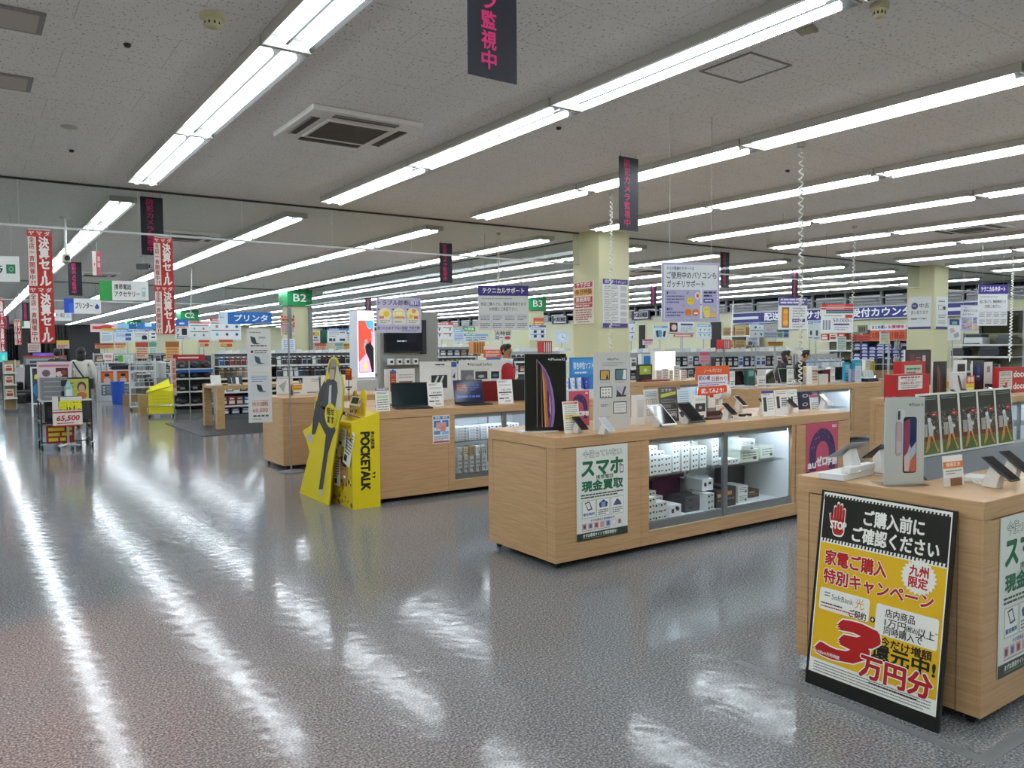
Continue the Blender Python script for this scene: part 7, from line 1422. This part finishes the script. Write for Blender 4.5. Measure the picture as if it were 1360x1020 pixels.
bd(1156, 431, 1203, 438.3, [R(0, 0, 100, 100, '#d3d4da'), T('まとめ買い', 6, 14, 66, '#3a3a7a', 42, .03), T('お買得市', 52, 14, 66, '#b02a4a', 44, .03)], 'white heading with purple and red lettering above the orange wall board', base='#d3d4da', deg=-90, X=19.5, post=False, ly=.006)
bd(1131, 444.5, 1155.5, 452.5, [R(0, 0, 100, 100, '#b03a22'), R(0, 0, 30, 100, '#8e1f1f'), L(34, 30, 96, 2, 34, '#7a1a10', 18)], 'dark red board left of the orange wall board', base='#b03a22', deg=-90, X=19.5, post=False, ly=.006)
bd(1139, 432, 1152, 443, [R(0, 0, 100, 100, '#6a6c5a'), [R(20+22*i, 20, 34+22*i, 80, '#2a2c26') for i in range(3)]], 'olive framed board above the dark red board', base='#6a6c5a', deg=-90, X=19.5, post=False, ly=.006)
w4 = wallrack('wall shelving with printers right of the second cream column', 1262, 1345, 1.85, (.55, .95, 1.3, 1.58), .6, back='#77755f')
def printer(px, py, w_, h_, c, label, lev):
    p = P(px, py, X=19.5); t = thing('printer', label, 'printer', (19.62, p.y, lev), -math.pi/2)
    m = MB(); m.box(-w_/2, 0, 0, w_/2, .4, h_*.72, c); m.build('body', t, bevel=.012)
    m = MB(); m.box(-w_/2+.03, .03, h_*.72, w_/2-.03, .37, h_, '#3a3c3e' if c[1] > '8' else '#55585a'); m.build('scanner_lid', t, bevel=.01)
    m = MB(); m.box(-w_/2+.06, -.09, h_*.1, w_/2-.06, 0, h_*.16, '#2a2b2d'); m.build('paper_tray', t)
printer(1289, 447, .42, .24, '#c9cccd', 'white printer on the upper wall shelf right of the blue poster', 1.581)
printer(1310, 460, .46, .24, '#26282a', 'black printer with open lid on the wall shelf', 1.301)
printer(1300, 474, .5, .24, '#d3d6d6', 'large white printer on the lower wall shelf behind the carrier counter', .951)
printer(1268, 462, .3, .2, '#3a3c40', 'small dark printer at the left end of the wall shelf', 1.301)
printer(1330, 447, .36, .22, '#4a4c4e', 'grey printer at the right end of the upper wall shelf', 1.581)
fill(w4, .55, 'ink_pack', 'dark pack on the lowest printer shelf', 'packet', MIX, (.2, .2, .25), 'box', .24)
# wire spinner before the wall shelving
p = P(1180, 490, d=16.0)
t = thing('spinner_rack', 'wire spinner rack of clear packs before the dark blue boxes', 'display rack', (p.x, p.y, 0), .3)
m = MB(); m.lathe([(.25, 0), (.25, .03), (.03, .06), (.02, 1.68), (.001, 1.68)], '#b9bbbb', n=14); m.build('pole', t)
for z in (.9, 1.2, 1.5): 
    m = MB(); [m.box(-.24, -.24+.16*i-.003, z, .24, -.24+.16*i+.003, z+.006, '#c9cbcb') for i in range(4)]; [m.box(-.24+.16*i-.003, -.24, z, -.24+.16*i+.003, .24, z+.006, '#c9cbcb') for i in range(4)]; m.build('wire_tray', t)
for i, (z, k) in enumerate([(z, k) for z in (.907, 1.207, 1.507) for k in range(4)]):
    me = good('clear_pack', (.1, .05, .2), ['#8a9092', '#b9bfc2', '#55595c', '#a8b4bc'][i % 4], WHT, 'pack'); a = .3; lx, ly_ = -.18+.12*k, -.2
    put_goods('clear_pack', p.x+lx*math.cos(a)-ly_*math.sin(a), p.y+lx*math.sin(a)+ly_*math.cos(a), z, a, me, 'clear pack standing in the wire spinner rack', 'clear packs in the spinner rack', 'packet')

# ================================================================== left part of the hall
YL = '#e2d70f'
p0 = P(200, 552, Z=0); 
t = thing('yellow_bin', 'bright yellow cardboard bin with a slanted flap on a small steel trolley', 'bin', P(214, 554, Z=0), -.25)
t.scale = (.86, .86, .86)
w_ = .62
m = MB(); m.add([(-w_/2, 0, .10), (w_/2, 0, .10), (w_/2, .42, .10), (-w_/2, .42, .10), (-w_/2, 0, .78), (w_/2, 0, .72), (w_/2, .42, .9), (-w_/2, .42, .85)], [(3, 2, 1, 0), (4, 5, 6, 7), (0, 1, 5, 4), (1, 2, 6, 5), (2, 3, 7, 6), (3, 0, 4, 7)], YL); m.build('box', t, bevel=.008)
m = MB(); m.add([(-w_/2-.06, -.06, .70), (w_/2-.05, -.02, .86), (w_/2-.1, .1, 1.06), (-w_/2+.06, .0, .84), (-w_/2-.06, -.04, .67), (w_/2-.05, 0, .83), (w_/2-.1, .12, 1.03), (-w_/2+.06, .02, .81)], [(0, 1, 2, 3), (7, 6, 5, 4), (0, 4, 5, 1), (1, 5, 6, 2), (2, 6, 7, 3), (3, 7, 4, 0)], '#f0e81c'); m.box(-.08, -.07, .80, .1, -.066, .83, '#55520a', Matrix.Rotation(-.22, 4, 'Y')@T3(-.18, 0, .02)); m.build('flap', t)
m = MB(); printed(m, [L(16, 20, 84, 4, 18, '#c9be10', 3), [R(14+24*i, 10, 15+24*i, 90, '#c9be10') for i in range(4)]], 100, 100, w_*.9, .5, d=.002); m.build('printed_lines', t, (0, -.001, .2))
m = MB(); m.tube([(-.34, -.04, .08), (-.34, -.06, .26), (-.28, -.07, .33), (.3, -.07, .33), (.34, -.06, .26), (.34, -.04, .08)], .012, CHROME, 8); m.box(-.34, -.04, .075, .34, .46, .1, '#9a9c9c'); m.build('trolley', t)
for x in (-.3, .3):
    for y in (0, .4): m = MB(); m.cyl((x-.012, y, .037), (x+.012, y, .037), .037, RUB, n=12); m.build('wheel', t)
# white wire trolley rack
p = P(174, 546, Z=0); pr_ = P(198, 546, Z=0)
t = thing('wire_rack', 'white wire trolley rack between the blue bin and the yellow bin', 'rack', (p.x, p.y, 0), -.1)
W_ = .62; wc = '#d6d7d6'
m = MB()
for x in (0, W_):
    for y in (0, .4): m.cyl((x, y, .08), (x, y, 1.38), .012, wc, n=6)
m.build('posts', t)
for z in (.12, .62, 1.05):
    m = MB(); m.box(0, 0, z-.02, W_, .01, z+.02, wc); m.box(0, .39, z-.02, W_, .4, z+.02, wc); [m.box(.04+i*.06, 0, z-.004, .046+i*.06, .4, z+.002, wc) for i in range(10)]; m.build('wire_shelf', t)
m = MB(); [m.cyl((.02+i*.03, 0, 1.06), (.02+i*.03, 0, 1.32), .003, wc, n=4) for i in range(20)]; m.box(0, -.004, 1.30, W_, .004, 1.32, wc); [m.cyl((.02+i*.04, .4, .64), (.02+i*.04, .4, 1.3), .003, wc, n=4) for i in range(15)]; m.build('wire_guard', t)
for x in (.02, W_-.02):
    for y in (.02, .38): m = MB(); m.cyl((x-.012, y, .035), (x+.012, y, .035), .035, RUB, n=10); m.cyl((x, y, .05), (x, y, .1), .012, '#999', n=6); m.build('caster', t)
rr = random.Random(3); wp = Vector((p.x, p.y, 0))
for z, n in ((.123, 7), (.623, 5), (1.053, 6)):
    for i in range(n):
        me = good('bagged_part', (.09, .2, .12 if z < .6 else .2), rr.choice(['#55585a', '#8a8d8f', '#c9cbcb', '#2a2c2e']), WHT, 'round' if z < .6 else 'pack')
        put_goods('bagged_part', wp.x+.06+i*(.5/(n-1)), wp.y+.1, z, 0, me, 'grey bagged part on the white wire trolley rack', 'bagged parts on the wire trolley rack', 'packet')
m = MB(); m.box(0, 0, 0, .36, .3, .22, '#c4c7c9'); tag(m.build('grey_crate', None, (wp.x+.27, wp.y-.42, .0)), 'pale crate standing before the white wire trolley rack', 'crate'); bpy.data.objects['grey_crate'].location.z = .0
p = P(163, 540, Z=0); m = MB(); m.box(0, 0, 0, .42, .42, .34, '#8a6f4a'); tag(m.build('brown_carton', None, (p.x+.1, p.y-.3, 0), (0, 0, .2)), 'brown carton between the blue bin and the wire rack', 'carton')
p = P(157, 537, Z=0); obj1('blue_bin', 'blue waste bin left of the white wire trolley rack', 'bin', (p.x, p.y, 0), lambda m: m.lathe([(.15, 0), (.19, .64), (.21, .66), (.2, .68), (.17, .66), (.14, .06), (.001, .06)], '#1a4fb4', n=18))
p = P(224, 552, Z=0); obj1('brown_carton', 'narrow brown carton behind the yellow bin', 'carton', (p.x-.55, p.y+.5, 0), lambda m: m.box(0, 0, 0, .3, .3, .5, '#a88a60'))
# white appliance stand with portrait posters
p = P(131, 533, Z=0)
t = thing('appliance_stand', 'white promotional counter with orange portrait posters left of the blue bin', 'counter', (p.x, p.y, 0), 0)
m = MB(); m.box(0, 0, 0, .95, .5, .98, '#d3d5d6'); m.build('body', t)
for i in range(2):
    m = MB(); printed(m, [R(0, 0, 100, 100, '#d8702a'), C(50, 44, 18, '#dcae8c'), C(50, 34, 20, '#2a1c16', ry=14), R(24, 62, 76, 100, '#d9c4bc'), R(0, 0, 100, 14, '#c9452a')], 100, 100, .36, .36, x0=.08+i*.46, z1=.94, d=.003); m.build('portrait_poster', t)
    m = MB(); printed(m, [R(0, 0, 100, 100, '#5a6470'), [R(10, 14+28*k, 34, 34+28*k, '#c9ccd0') for k in range(3)], LN(14, 6, '#c9ccd0', 14, 42)], 100, 100, .34, .34, x0=.09+i*.46, z1=.52, d=.003); m.build('information_poster', t)
m = MB(); m.box(.42, .1, .985, .9, .4, 1.12, '#1b1c1f'); m.box(.02, .05, .985, .34, .3, 1.06, '#c9cbca'); m.build('cooker', t)
for i in range(4): m = MB(); m.lathe([(.03, 0), (.03, .16), (.012, .2), (.012, .23), (.001, .23)], '#c9cfd2', n=10); tag(m.build('clear_bottle', None, (p.x+.05+i*.08, p.y+.02, 1.061 if False else .981)), ['leftmost bottle on the white promotional counter', 'second bottle on the white promotional counter', 'third bottle on the white promotional counter', 'rightmost bottle on the white promotional counter'][i], 'bottle')
# appliance racks behind
r10 = rack('far shelving of appliances behind the white promotional counter', 126, 180, 1.5, (.45, .85, 1.2), .5, Y=29.6, back='#a9adb2')
APPL = [('#c9cbca', '#55585a'), ('#8a8d90', '#2a2b2e'), ('#2a2b2e', '#c9cbca'), ('#d9d9d6', '#b04a3a'), ('#7a8a9a', '#d9d9d6')]
for z, n in ((.45, 'low'), (.85, 'middle'), (1.2, 'upper')): fill(r10, z, 'appliance_box', 'appliance box on the %s shelf behind the white promotional counter' % n, 'box', APPL+COLR, (.24, .24, .24), 'box', .27)
r11 = rack('far shelving behind the wire trolley rack', 181, 228, 1.5, (.45, .85, 1.2), .5, Y=27.4, back='#8d8f90')
for z, n in ((.45, 'low'), (.85, 'middle'), (1.2, 'upper')): fill(r11, z, 'kettle_box', 'dark or grey box on the %s shelf behind the wire trolley rack' % n, 'box', APPL+MIX, (.22, .22, .24), 'box', .25)
p = P(211, 510, d=24.4); obj1('stock_pot', 'tall steel pot behind the yellow bin', 'pot', (p.x, p.y, 0), lambda m: (m.box(-.3, -.2, 0, .3, .3, .75, '#7a7c7e'), m.lathe([(.22, .75), (.22, 1.2), (.2, 1.24), (.05, 1.27), (.001, 1.27)], SILV, n=18)))
bd(256 if 0 else 228, 476, 234, 525, [R(0, 0, 100, 400, '#d9b4ac'), TV('お買得品', 20, 20, 70, '#b0483c', 1.1, .02)], 'narrow upright pink strip at the left end of the black bag rack', H=400, base='#d9b4ac', Y=20.8)
# trolley of offers with the price board
TR = -.02
p = P(93, 597, Z=0)
t = thing('offer_trolley', 'dark framed trolley of boxed offers with a yellow and red price board', 'trolley', (p.x-.02, p.y, 0), TR)
fr = '#1a1a1c'
m = MB()
for x in (-.36, .36):
    m.tube([(x, .95, .08), (x, .95, 1.10)], .012, fr, 6); m.tube([(x, .15, .08), (x, .15, .78)], .012, fr, 6); m.tube([(x, .15, .12), (x, .95, .12)], .012, fr, 6)
m.tube([(-.36, .15, .12), (.36, .15, .12)], .010, fr, 6); m.tube([(-.36, .95, 1.10), (.36, .95, 1.10)], .012, fr, 6); m.box(-.37, .13, .78, .37, .97, .80, '#c9c9c6'); m.box(-.37, .13, .42, .37, .97, .44, fr); m.build('frame', t)
for x in (-.36, .36):
    for y in (.15, .95):
        m = MB(); m.cyl((x-.014, y, .045), (x+.014, y, .045), .045, RUB, n=12); m.cyl((x-.016, y, .045), (x+.016, y, .045), .02, SILV, n=10); m.box(-.02+x, y-.02, .07, x+.02, y+.02, .1, SILV); m.build('caster', t)
m = MB(); m.cyl((0, 0, .06), (0, 0, .5), .018, SILV, n=8)
for a in range(5): m.tube([(0, 0, .09), (.17*math.cos(a*1.257), .17*math.sin(a*1.257), .06)], .014, SILV, 6); m.cyl((.17*math.cos(a*1.257)-.012, .17*math.sin(a*1.257), .03), (.17*math.cos(a*1.257)+.012, .17*math.sin(a*1.257), .03), .03, RUB, n=10)
m.build('board_stand', t)
m = MB(); m.box(-.21, -.034, .38, .21, -.02, .87, '#e4ded6'); printed(m, [R(0, 0, 100, 46, '#4a4446'), R(0, 0, 20, 44, '#d9d2cc'), R(26, 2, 100, 18, '#d8d4d0'), T('超特価', 22, 14, 32, '#e6df22', 76, .05), R(0, 50, 100, 100, '#e6dcd4'), R(0, 50, 100, 55, '#b8322c'), R(0, 95, 100, 100, '#b8322c'), T('65,500', 12, 60, 24, '#b8241f', 76, .035, .2), L(14, 87, 88, 1, 4, '#8a4a44', 3)], 100, 100, .42, .49, z1=.87, y=-.034, d=.002); m.build('price_board', t)
m = MB(); m.box(-.30, .12, .10, .10, .13, .40, '#8e1d1d'); printed(m, [L(8, 14, 92, 3, 28, '#c9b22a', 18)], 100, 100, .40, .30, x0=-.30, z1=.40, y=.12, d=.002); m.build('red_price_sheet', t)
m = MB(); m.box(.0, .12, .5, .34, .13, .78, '#3a3b38'); m.build('side_sheet', t)
tp = Vector((p.x, p.y, 0)); ca, sa = math.cos(TR), math.sin(TR)
def onT(name, lab, cat, x, y, z, fn):
    m = MB(); fn(m); tag(m.build(name, None, (tp.x+ca*x-sa*y, tp.y+sa*x+ca*y, z), (0, 0, TR)), lab, cat)
onT('appliance_carton', 'large grey appliance carton on top of the trolley of offers', 'carton', -.16, .25, .801, lambda m: (m.box(-.2, 0, 0, .18, .4, .36, '#77797a'), [m.box(-.16, -.004, .05+.08*i, .1, 0, .07+.08*i, '#95989a') for i in range(4)], m.box(.08, -.005, .06, .17, 0, .14, '#1d1d1f'), m.box(.08, -.005, .22, .17, 0, .32, '#1d1d1f')))
onT('printed_panel', 'pink and black printed panel standing on the trolley of offers', 'panel', -.14, .7, .801, lambda m: (m.box(-.25, 0, 0, .25, .02, .62, '#d9c4c8'), printed(m, [C(26, 40, 12, '#6a5a64'), R(54, 22, 90, 60, '#4a2026'), C(64, 44, 10, '#d9c4bc'), C(78, 38, 9, '#8a3a3a'), R(4, 10, 94, 18, '#b8788a')], 100, 130, .50, .62, d=.003)))
onT('portrait_board', 'yellow green printed panel with a portrait on the trolley of offers', 'board', .12, .3, .801, lambda m: (m.box(-.2, 0, 0, .22, .02, .36, '#1d1e1c'), printed(m, [R(4, 6, 96, 94, '#b4bb5a'), C(72, 40, 16, '#5a3a2a', ry=22), C(72, 46, 11, '#c99a7a', ry=17), C(72, 76, 18, '#b8623a', ry=14), L(12, 20, 44, 3, 16, '#7a8a3a', 7)], 100, 90, .42, .36, x0=-.2, d=.003)))
onT('spray_bottle', 'pale blue bottle between the grey carton and the green panel', 'bottle', .02, .2, .801, lambda m: (m.lathe([(.06, 0), (.06, .2), (.03, .26), (.02, .3), (.001, .31)], '#8fb4b8', n=12), m.box(-.04, -.062, .05, .04, -.056, .17, '#d2dde0')))
onT('coffee_maker', 'dark appliance on the lower shelf of the trolley of offers', 'appliance', -.16, .3, .441, lambda m: (m.box(-.16, 0, 0, .16, .3, .32, '#1f2022'), m.box(-.12, -.01, .06, .12, 0, .24, '#3a3b3d'), m.cyl((0, -.05, .03), (0, -.05, .12), .06, '#4a4c50', n=12)))
onT('carton', 'grey carton on the lower shelf of the trolley of offers', 'carton', .18, .3, .441, lambda m: m.box(-.14, 0, 0, .14, .3, .32, '#4a4a48'))
# white framed easel sign behind the trolley
p = P(62, 553, Z=0)
t = thing('easel_sign', 'white framed easel sign with a yellow eight left of the trolley of offers', 'sign', (p.x, p.y, 0), -.05)
w_, h0, h1 = .62, .30, 1.22
m = MB(); fw = '#d6d8da'
m.box(-w_/2, 0, 0, -w_/2+.04, .03, h1, fw); m.box(w_/2-.04, 0, 0, w_/2, .03, h1, fw); m.box(-w_/2, 0, h1-.04, w_/2, .03, h1, fw); m.box(-w_/2, 0, h0, w_/2, .03, h0+.04, fw); m.build('frame', t)
m = MB(); m.box(-w_/2+.04, .008, h0+.04, w_/2-.04, .02, h1-.04, '#26465f'); printed(m, [R(0, 0, 100, 22, '#2a2c30'), T('8', 8, 24, 30, '#e6dc2a', 26, .07), C(40, 100, 40, '#2f7fa8'), PG([(20, 100), (70, 70), (84, 78), (40, 108), (80, 106), (76, 116), (24, 116)], '#dfe6ea'), C(70, 150, 26, '#6a6c70'), PG([(30, 160), (60, 140), (90, 146), (96, 160)], '#c9cdd0')], 100, 160, w_-.08, h1-h0-.08, x0=-w_/2+.04, z1=h1-.04, y=.008, d=.002); m.build('poster', t)
m = MB(); m.cyl((-w_/2+.02, .03, h1-.1), (-w_/2+.02, .5, 0), .012, fw, n=6); m.cyl((w_/2-.02, .03, h1-.1), (w_/2-.02, .5, 0), .012, fw, n=6); m.build('back_leg', t)
# black massage chair and racks at the far left
p = P(31, 537, Z=0)
t = thing('massage_chair', 'black massage chair left of the white framed easel sign', 'chair', (p.x, p.y, 0), -.5)
m = MB(); m.box(-.38, 0, .05, .38, .75, .42, '#141416'); m.build('seat', t, bevel=.05); m = MB(); m.box(-.3, .6, .3, .3, .9, 1.28, '#18181a', Matrix.Rotation(-.12, 4, 'X')); m.build('backrest', t, bevel=.06)
for s in (-1, 1): m = MB(); m.box(s*.38-.09, -.1, .06, s*.38+.09, .7, .66, '#1d1d20'); m.build('armrest', t, bevel=.05)
m = MB(); m.box(-.28, -.45, .04, .28, -.02, .34, '#101012'); m.build('footrest', t, bevel=.05)
p = P(14, 540, Z=0)
t = thing('price_stand', 'grey board stand behind the black massage chair', 'stand', (p.x+.55, p.y+3.6, 0), 0)
m = MB(); m.box(0, 0, 1.1, 1.25, .03, 1.45, '#6a6c70'); printed(m, [R(0, 0, 100, 16, '#b8322c'), R(6, 30, 94, 86, '#9a9da2'), L(14, 50, 86, 1, 10, '#33353a', 20)], 100, 100, 1.25, .35, x0=0, z1=1.45, d=.003); m.build('board', t)
for x in (.05, 1.2): m = MB(); m.cyl((x, .02, 0), (x, .02, 1.12), .014, '#77797a', n=6); m.build('leg', t)
r12 = rack('small orange fronted rack at the left edge behind the massage chair', 4, 22, 1.36, (.4, .75, 1.05), .45, Y=24.0, back='#a88a5a')
for z, n in ((.4, 'low'), (.75, 'middle'), (1.05, 'upper')): fill(r12, z, 'orange_pack', 'orange or white pack on the %s shelf at the left edge' % n, 'packet', [('#c98a3a', WHT), ('#d9d2c4', '#b04a2a'), ('#b8622a', '#e6d4a0')], (.18, .16, .22), 'box', .2)
# dark far corner: curtains, purple and teal displays
for px0, px1, py0, l in ((10, 24, 436, 'black curtain at the far left'), (62, 92, 432, 'black curtain right of the left sale banner'), (40, 60, 440, 'black curtain behind the left sale banner')):
    q = Q(px0, py0, px1, 490, 0, 0, d=34); m = MB(); n = 14
    pts = [(-q.w/2+q.w*i/n, .05*math.sin(i*1.7)) for i in range(n+1)]
    m.add([(x, y, 0) for x, y in pts]+[(x, y, q.h) for x, y in pts]+[(x, y+.02, 0) for x, y in pts]+[(x, y+.02, q.h) for x, y in pts], [(i, i+1, i+n+2, i+n+1) for i in range(n)]+[(i+2*n+3, i+2*n+2, i+3*n+3, i+3*n+4) for i in range(n)], '#0d0d10'); m.cyl((-q.w/2, 0, q.h), (q.w/2, 0, q.h), .03, '#333'); tag(m.build('curtain', None, q.loc), l, 'curtain')
def far_table(px0, px1, d, c, label, cloth=None):
    q = Q(px0, 470, px1, 500, 0, 0, d=d); m = MB(); m.box(-q.w/2, 0, 0, q.w/2, .8, .95, c); m.box(-q.w/2-.03, -.03, .95, q.w/2+.03, .83, 1.0, c); return tag(m.build('sales_table', None, q.loc), label, 'table'), q
def screen_far(px0, py0, px1, py1, d, art, label, base='#1c1c20', name='television', cat='television'):
    q = Q(px0, py0, px1, py1, 0, d=d); o = sheet(name, q, art, 100, 60, label, cat, .05, base, d=.006); m = MB(); m.cyl((0, .06, -q.loc.z), (0, .06, .1), .03, '#333'); m.box(-.25, -.1, -q.loc.z, .25, .25, -q.loc.z+.03, '#333'); m.build('stand', o)
PU = M('#5a48a8', .4, 0, .5)
screen_far(43, 468, 71, 484, 27, [R(2, 4, 98, 56, PU), PG([(4, 20), (50, 10), (96, 24), (96, 40), (40, 30)], M('#7a6ac8', .4, 0, .5)), R(2, 44, 98, 56, M('#3a2f7a', .4, 0, .4))], 'far television showing a purple picture behind the person in dark clothes')
screen_far(-4, 466, 10, 482, 26, [R(2, 4, 98, 56, M('#3aa8b8', .4, 0, .5)), C(60, 34, 14, M('#6ad08a', .4, 0, .5))], 'far television showing a teal picture at the left edge')
far_table(10, 48, 29, '#b9b4b8', 'long far table of mixed goods at the left edge')
rr = random.Random(11)
a, b = P(12, 475, d=28.9), P(47, 475, d=28.9)
for i in range(7):
    me = good('mixed_goods', (.15, .15, .1+.08*(i % 3)), rr.choice(['#c9a8a0', '#d9d2cc', '#8a7a9a', '#b8b4b0', '#7a8aa0']), rr.choice([WHT, RDK, '#c9b23a']), 'box'); f_ = i/6
    put_goods('mixed_goods', a.x+(b.x-a.x)*(.04+.92*f_), a.y+(b.y-a.y)*f_+.3, 1.001, 0, me, 'small pack on the long far table at the left edge', 'packs on the far left table', 'packet')
bd(37, 456, 54, 468, [R(0, 0, 100, 100, '#c9bcb8'), L(10, 20, 90, 4, 18, '#a06a60', 8)], 'faded pale notice above the long far table', base='#c9bcb8', d=29)
bd(75, 452, 92, 463, [R(0, 0, 100, 100, '#c9a8a0'), R(0, 0, 100, 40, '#c9b23a'), L(10, 54, 90, 2, 20, '#a03a2a', 10)], 'red and yellow price board right of the black curtain', base='#c9a8a0', d=27)
far_table(86, 124, 24, '#8d8f92', 'far grey table behind the person with long dark hair')
a, b = P(88, 475, d=23.9), P(122, 475, d=23.9)
for i in range(6):
    me = good('table_goods', (.16, .2, .12+.1*(i % 3)), rr.choice(['#4a8a3a', '#c9c4bc', '#2a2c30', '#b04a4a', '#d9d9d6']), rr.choice([WHT, DKK]), 'box'); f_ = i/5
    put_goods('table_goods', a.x+(b.x-a.x)*(.05+.9*f_), a.y+(b.y-a.y)*f_+.3, 1.001, 0, me, 'boxed appliance on the far grey table', 'boxes on the far grey table', 'box')
bd(137, 469, 150, 478, [R(0, 0, 100, 100, '#e6e0e0'), T('特価', 14, 20, 60, '#c0606a', 72, .02)], 'white card with red lettering over the white promotional counter', base='#e6e0e0', d=26)
bd(157, 472, 176, 480, [R(0, 0, 100, 100, '#d3dcd6'), R(0, 0, 34, 100, '#5ab83a'), LN(20, 4, '#9ab08a', 18, 40)], 'white and green card over the white promotional counter', base='#d3dcd6', d=26.1)
